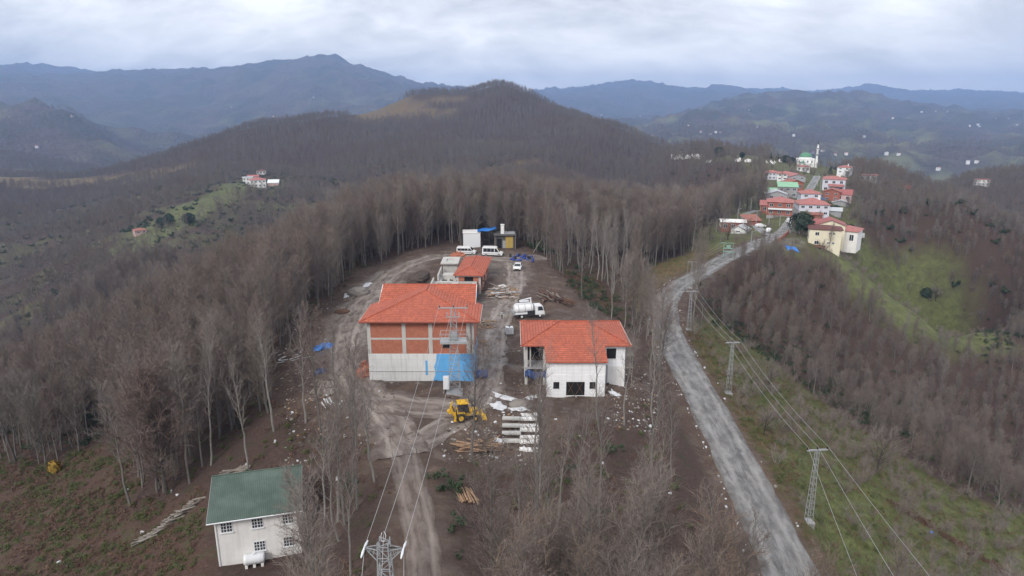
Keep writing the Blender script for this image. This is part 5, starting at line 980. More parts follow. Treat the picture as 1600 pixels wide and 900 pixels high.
part(e, 'control_cabinet', M_WPVC, lambda m: m.box(-1.75, -.9, -.5, .2, .7, 2.7), bevel=.03); part(e, 'cabinet_stand', M_POLE, lambda m: (m.box(-1.7, -1.6, -.4, .1, -.4, .7), m.box(-1.05, -.95, -.4, .1, -.4, .7)))
m1 = []
for x in (-2.05, 0, 2.05): insul(e, x, 0, hg + .16); m1.append(Vector(b) + Vector((x, 0, hg + .6)))
# the pylon right under the camera
pb = P(600, 858, 45.0); gz = H1(pb[0], pb[1]); hg = pb[2] - gz; e = empty('lattice_pylon', (pb[0], pb[1], gz), R(-2), 'lattice pylon with a triangular trussed crossarm cut by the bottom edge', 'pylon')
part(e, 'mast', M_POLE, lambda m: lattice(m, hg + .7, .85, .34, .8, True, .05))
def truss(m):
    for y in (-.3, .3):
        m.tube([(-1.28, 0, hg + .1), (1.28, 0, hg + .1)], .04, 4); m.tube([(-1.28, 0, hg + .05), (-.36, y, hg - .75)], .04, 4); m.tube([(1.28, 0, hg + .05), (.36, y, hg - .75)], .04, 4); m.tube([(-1.28, 0, hg + .1), (-.34, y, hg + .1)], .035, 4); m.tube([(1.28, 0, hg + .1), (.34, y, hg + .1)], .035, 4)
        for s in (-1, 1):
            for f in (.3, .6): m.tube([(s * (1.28 - .92 * f), y * f, hg - .8 * f + .05), (s * (1.28 - .92 * (f + .12)), y * f, hg + .1)], .025, 4)
part(e, 'crossarm', M_POLE, truss); m2 = [Vector((pb[0] + x, pb[1] + .1, pb[2] + z_)) for x, z_ in ((-1.3, .1), (0, .95), (1.3, .1))]
part(e, 'jumper_loop', M_STEEL, lambda m: m.tube([(.16 * math.sin(t_ * .7), .3 * math.cos(t_ * .7) * .5, hg + .95 + .28 * math.cos(t_ * .7)) for t_ in range(9)], .03, 5))
for x in (-1.3, 1.3):
    for s in (-1, 1): part(e, 'insulator', M_WPVC, lambda m: m.tube([(x, 0, hg + .1), (x, s * .45, hg + .04), (x, s * .9, hg - .02)], [.06, .09, .05], 8))
for i in range(3):
    wire(m2[i], m1[i], 1.0, 'pale wire climbing from the bottom pylon to the pole before the hall', 'wires from the bottom pylon to the hall', .018); wire(m2[i], m2[i] + Vector((6.5 + i * .6, -55, -12)), .6, 'pale wire leaving the bottom pylon towards the lower edge', 'wires leaving the bottom pylon', .018)
for u, vb, vt in ((1119, 362, 343), (1152, 348, 326), (1173, 328, 308), (1181, 354, 329), (1173, 385, 361), (1201, 352, 332), (1218, 353, 336), (1277, 291, 272), (1281, 301, 280), (1267, 306, 292)):
    b = G(u, vb); hg = min(12, top_for(b, vt)); e = empty('utility_pole', tuple(b), 0, 'thin grey utility pole among the lanes and gardens of the village', 'utility pole', 'thin village utility poles'); part(e, 'post', M_GREYC, lambda m: m.tube([(0, 0, -.5), (0, 0, hg)], [.16, .1], 6)); part(e, 'lamp_arm', M_POLE, lambda m: (m.tube([(0, 0, hg - .2), (.9, -.2, hg + .1)], .06, 4), m.box(.7, 1.3, -.35, -.1, hg + .03, hg + .18)))
# ------------------------------------------------------------------ building site
def at(u, v, dz=0): g = G(u, v); return (g[0], g[1], g[2] + dz)
def heap(name, u, v, n, L, rx, ry, hz_, mats, ang, spread, seed, label, cat, w=.16, t=.06, rot=0):
    r_ = random.Random(seed); m = MB()
    for i in range(n):
        a = R(ang) + r_.gauss(0, R(spread)); x, y = r_.uniform(-rx, rx), r_.uniform(-ry, ry); f = max(0, 1 - (x / rx) ** 2 * .7 - (y / ry) ** 2 * .7); l = L * r_.uniform(.5, 1.1)
        m.box(-l / 2, l / 2, -w * r_.uniform(.3, .7), w * r_.uniform(.3, .7), 0, t, r_.randrange(len(mats)), TR(x, y, hz_ * f * r_.uniform(.1, 1) + .05, r_.gauss(0, .15), r_.gauss(0, .07), a))
    return m.build(name, mats, None, at(u, v), R(rot), label=label, cat=cat, kind='stuff')
WM = [M_WOOD, M_WOODG, M_WOOD, M_PVCSHEET]
heap('timber_heap', 785, 458, 150, 2.6, 3.0, 5.2, 1.0, WM, 15, 28, 1, 'jumbled heap of pale boards between the annex and the tanker lorry', 'timber'); heap('timber_heap', 761, 507, 60, 1.8, 1.5, 3.0, .7, [M_WOOD, M_WOODG], 60, 40, 2, 'small heap of broken boards beside the hall', 'timber')
heap('timber_heap', 752, 536, 30, 1.5, 1.2, 1.6, .4, [M_WOOD, M_WOODG], 30, 50, 12, 'scatter of short boards at the foot of the blue wall', 'timber')
heap('timber_heap', 748, 700, 75, 3.6, 2.2, 1.1, .9, [M_WOOD, M_WOOD, M_WOODD], -6, 14, 3, 'fan of reddish boards lying beside the track', 'timber', .2); heap('timber_heap', 765, 690, 16, 3.8, 1.0, 1.0, .4, [M_WOOD, M_WOODD], 58, 8, 4, 'few long boards leaning uphill above the reddish fan', 'timber')
heap('plank_stack', 856, 462, 60, 8.0, 2.6, 2.6, .8, [M_WOODD, M_WOODD, M_WOODG], 104, 7, 5, 'long dark formwork planks stacked behind the tanker lorry', 'planks', .3, .1); heap('plank_stack', 880, 470, 26, 7.0, 1.6, 1.6, .5, [M_WOODD, M_RUSTY], 122, 6, 15, 'dark reddish bars slipping down the bank from the plank stack', 'planks', .2, .08)
heap('timber_heap', 378, 740, 40, 4.5, 1.6, 1.2, .5, [M_WOODG], 40, 12, 6, 'pile of grey boards behind the green roofed house', 'timber', .25)
g1, g2_ = G(312, 783), G(222, 848); dv = g2_ - g1
r_ = random.Random(8); mm = MB()
for i in range(130):
    f = r_.random(); p = g1 + dv * f; x, y = p[0] + r_.gauss(0, .28), p[1] + r_.gauss(0, .28); mm.box(-1.1, 1.1, -.1, .1, 0, .07, r_.randrange(2), TR(x, y, H1(x, y) + r_.uniform(.05, .3), 0, r_.gauss(0, .1), math.atan2(dv[1], dv[0]) + r_.gauss(0, .12)))
mm.build('board_trail', [M_WOODG, plain('bleached_timber', (0.33, 0.29, 0.26), .85, .2)], None, label='trail of bleached boards running down the overgrown slope', cat='timber', kind='stuff')
c = G(722, 775); r_ = random.Random(9)
for i in range(13):
    m = MB(); l = 3.3 * r_.uniform(.9, 1.1); m.tube([(-l / 2, 0, 0), (0, .02, .02), (l / 2, 0, 0)], [.12, .11, .09], 7); o = m.build('log', M_WOOD, None, (c[0] + (i - 6) * .24 + (-.9 if i < 2 else 0), c[1] + r_.uniform(-.25, .25), c[2] + .14 + (.2 if 3 < i < 10 and i % 2 else 0)), R(112 + r_.gauss(0, 4)), True, label='pale peeled log in the small stack beside the track', cat='log', group='peeled logs stacked beside the track')
# precast slabs
for k, (uu, v0, v1, n) in enumerate(((827, 650, 704, 7), (799, 655, 690, 4))):
    a, b = G(uu, v0), G(uu, v1)
    for i in range(n):
        p = a + (b - a) * i / (n - 1); m = MB(); m.box(-1.3, 1.3, -.44, .44, 0, .24); m.box(-1.15, 1.15, -.3, .3, .243, .28); m.build('precast_slab', M_OFFW if k == 0 else M_CONC2, None, (p[0], p[1], p[2] + .02 + .25 * (i % 2) * (k == 0)), R(-3 + 2 * (i % 3)), bevel=.02, label=('pale concrete slab in the tidy row laid out down the slope' if k == 0 else 'greyer concrete slab in the half hidden row behind the trees'), cat='concrete slab', group=('pale slabs of the tidy row' if k == 0 else 'greyer slabs behind the trees'))
# drums
r_ = random.Random(10); M_DRUM = plain('blue_drum_plastic', (0.03, 0.06, 0.27), .4, .2, 3, spec=.5)
for i in range(26):
    uu = r_.uniform(797, 833); vv = r_.uniform(401, 409); m = MB(); m.lathe([(.001, 0), (.28, 0), (.3, .06), (.3, .3), (.315, .32), (.315, .36), (.3, .38), (.3, .6), (.315, .62), (.315, .66), (.3, .68), (.3, .88), (.26, .94), (.001, .94)], 10)
    o = m.build('plastic_drum', M_DRUM if i % 4 else M_BLK, None, at(uu, vv, .3 if i % 2 else .05), 0, True, label='blue plastic drum in the tumbled pile near the minibuses' if i % 4 else 'black plastic drum among the tumbled blue ones', cat='drum', group='blue drums near the minibuses' if i % 4 else 'black drums near the minibuses')
    o.rotation_euler = (R(90) if i % 2 else R(r_.uniform(-8, 8)), 0, r_.uniform(0, 6.28)); o.scale = (1.0, 1.0, 1.0)
def sheet(name, u, v, rx, ry, hh, mat, label, cat, seed, rz=0, n=9):
    r_ = random.Random(seed); V, F = [], []; b = at(u, v)
    for i in range(n):
        for j in range(n):
            a, c = -1 + 2 * i / (n - 1), -1 + 2 * j / (n - 1); q = max(abs(a), abs(c)); w = 1 + r_.uniform(-.25, .25)
            x, y = a * rx * w, c * ry * w; ca, sa = math.cos(R(rz)), math.sin(R(rz)); X, Y = b[0] + x * ca - y * sa, b[1] + x * sa + y * ca
            V.append((X - b[0], Y - b[1], H1(X, Y) - b[2] + .06 + hh * max(0, 1 - q) ** .6 * r_.uniform(.6, 1.1) + r_.uniform(0, .08)))
    for i in range(n - 1):
        for j in range(n - 1): F.append((i * n + j, (i + 1) * n + j, (i + 1) * n + j + 1, i * n + j + 1))
    m = MB(); m.add(V, F); o = m.build(name, mat, None, b, 0, False, label=label, cat=cat); s = o.modifiers.new('thick', 'SOLIDIFY'); s.thickness = .04; s.offset = -1; return o
sheet('tarpaulin', 505, 545, 1.7, 1.1, 1.2, M_TARP, 'crumpled bright blue tarpaulin over a heap left of the hall', 'tarpaulin', 21, 10); sheet('tarpaulin', 1238, 389, 1.9, 1.3, .7, M_TARP, 'blue tarpaulin on the ground before the cream village house', 'tarpaulin', 22); sheet('tarpaulin', 1281, 307, 2.6, 1.4, .9, M_TARP, 'blue tarpaulin beside the upper village street', 'tarpaulin', 23)
sheet('tarpaulin', 500, 583, .9, .7, .9, M_TARPD, 'dark blue cover on a small load above the pallets', 'tarpaulin', 24); sheet('tarpaulin', 835, 579, 1.5, .9, .7, M_TARPD, 'dark blue sheeting heaped under the open porch', 'tarpaulin', 25)
for i, (u, v, rx, ry, lb) in enumerate(((790, 622, 1.7, .9, 'crumpled white sheeting above the slab rows'), (812, 640, 1.3, .7, 'white sheeting folded over mud beside the tidy slab row'), (778, 636, 1.2, 1.0, 'torn white sheet nearest the digger'), (830, 622, .8, .7, 'small white sheet against the white house'), (778, 690, .7, .9, 'white sheet lying by the few long boards'), (573, 446, 1.7, .9, 'white bags on top of the sand heap'), (542, 462, 1.2, .6, 'pale sheet at the foot of the sand heap'), (786, 448, 1.2, 1.0, 'pale wet sheeting on the yard beside the board heap'), (960, 616, 1.0, .6, 'white scrap below the right wall of the white house'))):
    sheet('plastic_sheet', u, v, rx, ry, .35, M_PVCSHEET, lb, 'sheeting', 30 + i, 17 * i, 7)
M_SAND = plain('grey_sand', (0.235, 0.21, 0.19), .95, .18, 2, bmp=.4); M_SOILH = plain('dark_spoil', (0.08, 0.06, 0.05), .95, .35, 1.5, bmp=.5)
def mound(u, v, rx, ry, hh, mat, label, cat, seed, name='sand_heap', rz=0, n=18): m = MB(); m.lump((0, 0, 0), rx, ry, hh, seed, n, amp=.16); return m.build(name, mat, None, at(u, v), R(rz), True, label=label, cat=cat)
mound(560, 458, 2.7, 2.3, 1.5, M_SAND, 'grey sand heap at the edge of the left site road', 'sand heap', 1); mound(812, 634, 1.8, 1.5, .9, M_SAND, 'grey cement sand mound among white sheets', 'sand heap', 2); mound(535, 487, 1.7, 1.3, .6, plain('brown_spoil', (.13, .075, .05), .95, .3, 2), 'low brown spoil mound below the grey sand heap', 'soil heap', 3, 'soil_heap')
mound(655, 434, 2.4, 6.0, .9, M_SOILH, 'dark earth bank left of the concrete shell', 'earth bank', 13, 'earth_bank', -8, 22)
def brickheap(u, v, n, rx, ry, hh, seed, label, s=.3):
    r_ = random.Random(seed); m = MB(); m.lump((0, 0, 0), rx, ry, hh * .9, seed, 12)
    for i in range(n):
        a, q = r_.uniform(0, 6.28), math.sqrt(r_.random()); x, y = rx * q * math.cos(a), ry * q * math.sin(a); m.box(-s / 2, s / 2, -s / 3, s / 3, -s / 3, s / 3, 0, TR(x, y, hh * (1 - q * q) * r_.uniform(.85, 1.1) + .05, r_.uniform(0, 3), r_.uniform(0, 3), r_.uniform(0, 3)))
    return m.build('brick_heap', M_BRICK, None, at(u, v), label=label, cat='bricks', kind='stuff')
brickheap(570, 586, 160, 1.3, 1.9, 2.3, 1, 'orange brick rubble heaped against the left corner of the hall'); brickheap(716, 400, 70, 2.2, 1.3, 1.1, 2, 'salmon bricks stacked behind the concrete shell near the minibuses', .45)
b = at(752, 590); m = MB(); m.lathe([(.02, -1.05), (.6, -1.03), (.7, -.9), (.7, .9), (.6, 1.03), (.02, 1.05)], 16, M=TR(0, 0, .62, 0, R(90), R(8))); o = m.build('tank', M_TARPD, None, b, 0, True, label='dark blue cylindrical tank lying at the right corner of the hall', cat='tank')
b = at(796, 522); e = empty('caged_container', b, R(8), 'white cubic liquid container in a cage on the muddy yard', 'container'); part(e, 'tank', M_WPVC, lambda m: m.box(-.75, .75, -.6, .6, .2, 1.5), bevel=.08); part(e, 'cage', M_STEEL, lambda m: [m.box(-.78, .78, -.63, -.605, z_, z_ + .06) for z_ in (.2, .6, 1.0, 1.44)] + [m.box(x, x + .05, -.65, -.632, .15, 1.5) for x in (-.78, -.3, .2, .73)]); part(e, 'pallet', M_WOODG, lambda m: m.box(-.8, .8, -.65, .65, 0, .16)); part(e, 'cap', M_BLK, lambda m: m.cyl((0, 0, 1.55), 'z', .15, .1))
# pallets and frames left of the hall
r_ = random.Random(14)
for i, (u, v, lb) in enumerate(((498, 600, 'bleached pallet at the top of the pallet dump'), (511, 603, 'pallet leaning right of the topmost one'), (497, 613, 'broken pallet on the left of the dump'), (517, 614, 'pallet with wide gaps on the right of the dump'))):
    b = at(u, v, .12); m = MB()
    for k in range(6): m.box(-1, 1, -.75 + k * .27, -.75 + k * .27 + .12, .12, .16)
    for x in (-.95, -.06, .83): m.box(x, x + .12, -.75, .72, 0, .118)
    o = m.build('pallet', plain('bleached_timber', (.33, .29, .26)) if i % 2 else M_WOODG, None, b, R(r_.uniform(-25, 25)), label=lb, cat='pallet'); o.rotation_euler.x = R(r_.uniform(5, 22)); o.scale = (1.1, 1.1, 1)
heap('timber_heap', 514, 630, 22, 2.4, .8, 1.0, .3, [M_WOODG, M_PVCSHEET], -60, 10, 16, 'grey boards sliding down below the pallets', 'timber'); heap('timber_heap', 470, 560, 60, 2.0, 6, 5, .1, [M_WOODG, M_WOODD, M_PVCSHEET], 45, 25, 17, 'boards strewn along the left edge of the site', 'timber', .14)
m = MB(); a, b = Vector(at(718, 440, 3.4)), Vector(at(790, 459, 1.0)); m.tube([a, a.lerp(b, .5) + Vector((0, 0, -.3)), b], [.16, .15, .11], 7); m.build('long_pole', M_WOODG, None, label='long pale pole bridging from the concrete shell to the board heap', cat='pole')
m = MB(); a = Vector(at(833, 395)); m.tube([a, a + Vector((4.8, 3, 7.2))], [.14, .07], 6); m.build('leaning_pole', M_WOODG, None, label='bare leaning pole by the green bushes behind the drums', cat='pole')
# loose stones and scraps
r_ = random.Random(15); m = MB()
for i in range(2800):
    u, v = r_.choice([(r_.uniform(430, 560), r_.uniform(440, 640)), (r_.gauss(790, 45), r_.uniform(420, 720)), (r_.uniform(690, 850), r_.uniform(600, 720)), (r_.uniform(940, 1030), r_.uniform(540, 650)), (r_.uniform(440, 640), r_.uniform(560, 700))]); z = 0.0
    for _ in range(2): p = Z(u, v, z); z = 0.0 if v < 480 else -.6
    s = abs(r_.gauss(.0, .085)) + .03; m.box(-s, s, -s * .7, s * .7, -.05, s * .6, r_.choice([0, 0, 1, 1, 1, 4, 4, 4, 4, 2, 3]), TR(p[0], p[1], 0, r_.uniform(-.3, .3), r_.uniform(-.3, .3), r_.uniform(0, 3)))
vs = np.array(m.v).reshape(-1, 8, 3); cz_ = vs.mean(1); hh_ = height(cz_[:, 0], cz_[:, 1]); vs[:, :, 2] += hh_[:, None]; m.v = [tuple(q) for q in vs.reshape(-1, 3)]
m.build('site_debris', [M_MUDW, M_WOODG, M_PVCSHEET, M_WOOD, M_SOILH], None, label='stones, board ends and scraps scattered over the muddy site', cat='debris', kind='stuff')
r_ = random.Random(16); m = MB(); c, hw = LANES[0]
for i in range(120):
    k = r_.randrange(4, 70); d = c[k + 1] - c[k]; n = np.array([d[1], -d[0]]) / np.hypot(d[0], d[1]); s = r_.choice([-1, -1, -1, 1]); o = s * (hw + abs(r_.gauss(.1, .3))); w = abs(r_.gauss(0, .05)) + .04
    f = r_.random(); p = c[k] + d * f; m.box(-w * 1.4, w * 1.4, -w, w, -.1, w, r_.choice([0, 1]), TR(p[0] + n[0] * o, p[1] + n[1] * o, p[2] + .06, r_.uniform(-.3, .3), 0, r_.uniform(0, 3)))
m.build('roadside_stones', [M_MUDW, M_PVCSHEET], None, label='pale stones lining both edges of the asphalt road', cat='stones', kind='stuff')
for i, (u, v, w) in enumerate(((222, 832, .35), (229, 839, .3), (268, 768, .4), (277, 774, .35), (92, 879, .35), (526, 748, .35), (940, 724, .4), (1047, 772, .4), (430, 690, .4), (411, 613, .5), (201, 765, .25), (386, 726, .4))):
    m = MB(); m.lump((0, 0, .1), w * .7, w * .45, w * .4, i, 8, amp=.55); m.build('rubbish_bag', M_PVCSHEET, None, at(u, v), i, False, label='white scrap of rubbish caught in the scrub and trees', cat='rubbish', group='white rubbish scraps in the scrub')
m = MB(); m.lump((0, 0, .1), .3, .25, .3, 3, 9); m.build('rubbish_bag', M_TARP, None, at(1455, 833), 0, True, label='small blue scrap on the green slope at right', cat='rubbish')
b0, b1 = G(1218, 377), G(1232, 366); m = MB(); dv = b1 - b0; L_ = float(np.hypot(dv[0], dv[1])); m.box(0, L_, -.15, .15, -1.5, 1.0); [m.box(L_ * k / 5 - .25, L_ * k / 5 + .25, -.2, .2, -1.5, 1.3) for k in range(6)]; m.build('parapet_wall', M_BRICK2, None, tuple(b0), math.atan2(dv[1], dv[0]), label='low brick parapet at the road edge below the village', cat='wall')
b = at(1339, 370); m = MB(); m.prism([(2.2 * math.cos(i * math.pi / 8), 2.0 * math.sin(i * math.pi / 8)) for i in range(9)], -3, 3, 'x'); m.build('poly_tunnel', M_GREYC, None, b, R(-22), label='grey covered tunnel on the grass right of the cream house', cat='tunnel')
for i, (u, v, rz, lb) in enumerate(((1321, 372, 20, 'pale car parked right of the cream house'), (1188, 355, 10, 'white car parked by the narrow lane'), (1201, 362, 60, 'white car at the road junction'))):
    e = empty('parked_car', at(u, v, .02), R(rz), lb, 'car'); part(e, 'body', M_CARW, lambda m: taper_prism(m, [(-2, .3), (2, .3), (2.05, .75), (1.1, .9), (.5, 1.4), (-1, 1.42), (-1.9, .95)], .85, .9, 1.42, .2)); part(e, 'window', M_GLASS, lambda m: m.add([(1.1, -.72, .94), (1.1, .72, .94), (.55, .62, 1.36), (.55, -.62, 1.36)], [(0, 1, 2, 3)], M=TR(.03, 0, .02)))
    for s in (-1, 1):
        for x in (-1.25, 1.25): wheel(e, x, s * .78, .3, .3, .2)
# gravestones
r_ = random.Random(17); gs = MB(); gs.box(-.5, .5, -.1, .1, -.6, 1.1); gs.prism([(-.5, 1.1), (.5, 1.1), (.3, 1.4), (-.3, 1.4)], -.1, .1, 'y'); gs.box(-.55, .55, -1.9, -.12, -.4, .3); proto = None
for i in range(90):
    if i < 60: u, v = r_.uniform(1049, 1098), r_.uniform(242, 249) ; 
    else: u, v = r_.choice([(r_.gauss(1106, 4), r_.gauss(253, .8)), (r_.gauss(1168, 4), r_.gauss(252, 1)), (r_.gauss(1205, 6), r_.gauss(256, 2)), (r_.gauss(1152, 3), r_.gauss(251, .5))])
    p = G(u, v)
    if proto is None: proto = gs.build('gravestone', M_OFFW, None, tuple(p), label='small white gravestone in the hilltop cemetery left of the mosque', cat='gravestone', group='gravestones of the hilltop cemetery')
    else: o = proto.copy(); COL.objects.link(o); o.location = tuple(p); o.rotation_euler.z = r_.uniform(-.4, .4); o.scale = [r_.uniform(.9, 1.5)] * 3
# ------------------------------------------------------------------ trees: a few winter trees, then the woods
def barkmat(name, col, var=0.25):
    m, t, b = newmat(name); oi = N(t, 'ShaderNodeObjectInfo'); p = worldpos(t)
    c = mixc(t, oi.outputs['Random'], tuple(x_ * (1 - var) for x_ in col), tuple(x_ * (1 + var) for x_ in col))
    c = mixc(t, ramp(t, noise(t, p, 1.6, 4), (0.45, 0), (0.7, .5)), c, tuple(x_ * 0.55 for x_ in col))
    lk(t, c, b.inputs['Base Color']); b.inputs['Roughness'].default_value = 0.9; b.inputs['Specular IOR Level'].default_value = 0.15; return m
def twigmat(name, c1, c2, c3, scale=0.02):
    m, t, b = newmat(name); oi = N(t, 'ShaderNodeObjectInfo'); p = worldpos(t)
    c = mixc(t, oi.outputs['Random'], c1, c2); c = mixc(t, ramp(t, noise(t, p, scale, 4, 0.6), (0.4, 0), (0.62, .85)), c, c3)
    lk(t, c, b.inputs['Base Color']); b.inputs['Roughness'].default_value = 0.9; b.inputs['Specular IOR Level'].default_value = 0.1; return m
M_BARK = barkmat('beech_bark', (0.17, 0.155, 0.14)); M_PALE = barkmat('pale_bark', (0.235, 0.22, 0.20)); M_DBARK = barkmat('dark_bark', (0.07, 0.058, 0.05))
M_TWIG = twigmat('beech_twigs', (0.16, 0.140, 0.12), (0.215, 0.192, 0.168), (0.205, 0.15, 0.12))
M_TWIGG = twigmat('grey_twigs', (0.19, 0.165, 0.148), (0.25, 0.22, 0.20), (0.20, 0.16, 0.14))
M_TWIGF = twigmat('far_twigs', (0.140, 0.120, 0.10), (0.190, 0.168, 0.146), (0.150, 0.108, 0.085), .012)
M_TWIGR = twigmat('russet_twigs', (0.170, 0.122, 0.105), (0.20, 0.152, 0.132), (0.16, 0.135, 0.122))
def leafmat(name, c1, c2):
    m, t, b = newmat(name); oi = N(t, 'ShaderNodeObjectInfo'); p = worldpos(t)
    c = mixc(t, noise(t, p, 1.3, 4), c1, c2); c = mixc(t, fm(t, 'MULTIPLY', oi.outputs['Random'], .5), c, tuple(x_ * 0.6 for x_ in c1))
    lk(t, c, b.inputs['Base Color']); b.inputs['Roughness'].default_value = 0.6; b.inputs['Specular IOR Level'].default_value = 0.25; return m
M_LAUREL = leafmat('laurel_leaf', (0.028, 0.046, 0.022), (0.055, 0.085, 0.038)); M_FERN = leafmat('bramble_leaf', (0.055, 0.08, 0.022), (0.11, 0.115, 0.035))
M_RUST = leafmat('dead_fern', (0.10, 0.05, 0.034), (0.17, 0.105, 0.068)); M_CONIF = leafmat('conifer_leaf', (0.018, 0.032, 0.02), (0.032, 0.05, 0.028)); M_YELL = leafmat('yellow_leaf', (0.30, 0.19, 0.03), (0.42, 0.26, 0.05))
M_DGRASS = leafmat('dry_grass', (0.16, 0.105, 0.045), (0.24, 0.17, 0.085)); M_GGRASS = leafmat('green_grass', (0.085, 0.115, 0.026), (0.14, 0.175, 0.045))
def rmesh(name, V, F, mats, mi=None):
    me = bpy.data.meshes.new(name); me.from_pydata(V, [], F)
    for q in mats: me.materials.append(q)
    if mi is not None: me.polygons.foreach_set('material_index', mi)
    me.update(); return me
def perp(d, r_):
    a = d.cross(Vector((r_.gauss(0, 1), r_.gauss(0, 1), r_.gauss(0, 1))))
    return a.normalized() if a.length > 1e-6 else Vector((1, 0, 0))
def blade(V, F, p, d, L, w, r_):
    s = perp(d, r_) * w * 0.5; b = len(V); V += [tuple(p - s), tuple(p + s), tuple(p + d * L)]; F.append((b, b + 1, b + 2))
def grow(seed, Ht, start=0.42, spread=0.2, npri=34, nsec=8, ntw=7, tw=0.02, r0=0.16, up=0.75, wob=0.25, limb_w=1.0, lenk=1.0, dome=.42):
    """winter broadleaf: trunk mesh (with its limbs) and crown mesh (branches and twigs)"""
    r_ = random.Random(seed); tb = MB(); CV, CF = [], []
    nodes = []; p = Vector((0, 0, -0.4)); lean = Vector((r_.uniform(-.05, .05), r_.uniform(-.05, .05), 1))
    k = 9
    for i in range(k + 1):
        nodes.append(p.copy()); p = p + (lean + Vector((r_.gauss(0, wob * .14), r_.gauss(0, wob * .14), 0))) * ((Ht + .4) / k)
    tb.tube(nodes, [max(0.012, r0 * (1 - i / k) ** 0.85 + 0.008) for i in range(k + 1)], 6, cap=False)
    def at_(t):
        x_ = t * k; i = min(int(x_), k - 1); return nodes[i].lerp(nodes[i + 1], x_ - i)
    for i in range(npri):
        t = start + (0.97 - start) * ((i + r_.random()) / npri) ** 0.9; a = i * 2.399 + r_.uniform(-.5, .5)
        f = (t - start) / (1 - start); L = Ht * spread * lenk * (1.0 - dome * f ** 1.7) * r_.uniform(0.75, 1.3) * min(1.0, 0.62 + f * 2.2)
        el = up + 0.35 * f + r_.uniform(-.22, .22); d = Vector((math.cos(a) * math.cos(el), math.sin(a) * math.cos(el), math.sin(el)))
        q = at_(t); pts = [q.copy()]; dirs = []
        for j in range(3):
            d = (d + Vector((r_.gauss(0, .13), r_.gauss(0, .13), 0.16))).normalized(); q = q + d * (L / 3); pts.append(q.copy()); dirs.append(d.copy())
        rb = max(0.014, r0 * 0.34 * (1 - 0.6 * f)) * limb_w
        tb.tube(pts, [rb, rb * .75, rb * .5, rb * .2], 3, cap=False)
        for j in range(nsec):
            s = 0.22 + 0.78 * (j + r_.random()) / nsec; x_ = s * 3; ji = min(int(x_), 2); o = pts[ji].lerp(pts[ji + 1], x_ - ji)
            d2 = (dirs[ji] * 0.75 + perp(dirs[ji], r_) * r_.uniform(.45, .95) + Vector((0, 0, .22))).normalized(); L2 = L * r_.uniform(.26, .5) * (1.1 - .45 * s)
            blade(CV, CF, o, d2, L2, tw * 1.9, r_)
            for m_ in range(ntw):
                u_ = 0.15 + 0.85 * (m_ + r_.random()) / ntw; o2 = o + d2 * (L2 * u_)
                d3 = (d2 * 0.7 + perp(d2, r_) * r_.uniform(.4, 1.0) + Vector((0, 0, .25))).normalized()
                blade(CV, CF, o2, d3, L2 * r_.uniform(.35, .75) * (1.15 - .5 * u_) + .12, tw, r_)
    return tb, CV, CF
def both(name, tb, CV, CF, mb, mc):
    n = len(tb.v); return rmesh(name, list(tb.v) + CV, [tuple(f) for f in tb.f] + [tuple(n + i for i in f) for f in CF], [mb, mc], [0] * len(tb.f) + [1] * len(CF))
def leafy(seed, r, hgt, n, size, up=0.3):
    r_ = random.Random(seed); V, F = [], []
    cl = [(Vector((r_.gauss(0, r * .5), r_.gauss(0, r * .5), r_.uniform(.15, .8) * hgt)), r_.uniform(.3, .55) * r) for _ in range(7)]
    for i in range(n):
        c, q = r_.choice(cl); d = Vector((r_.gauss(0, 1), r_.gauss(0, 1), r_.gauss(0, 1))).normalized()
        p = c + d * q * r_.uniform(.5, 1); p.z = max(0.03, p.z); nrm = (d + Vector((0, 0, up)) + Vector((r_.gauss(0, .5), r_.gauss(0, .5), r_.gauss(0, .5)))).normalized()
        a = perp(nrm, r_); b_ = nrm.cross(a); L = size * r_.uniform(.6, 1.3); w = L * .42; k = len(V)
        V += [tuple(p - a * L), tuple(p - b_ * w), tuple(p + a * L), tuple(p + b_ * w)]; F.append((k, k + 1, k + 2, k + 3))
    return V, F
def tuft(seed, n, L, spread, w):
    r_ = random.Random(seed); V, F = [], []
    for i in range(n):
        d = Vector((r_.gauss(0, spread), r_.gauss(0, spread), 1)).normalized(); p = Vector((r_.gauss(0, .3), r_.gauss(0, .3), -.03)); blade(V, F, p, d, L * r_.uniform(.5, 1.3), w, r_)
    return V, F
def srcobj(name, me): return bpy.data.objects.new(name, me)
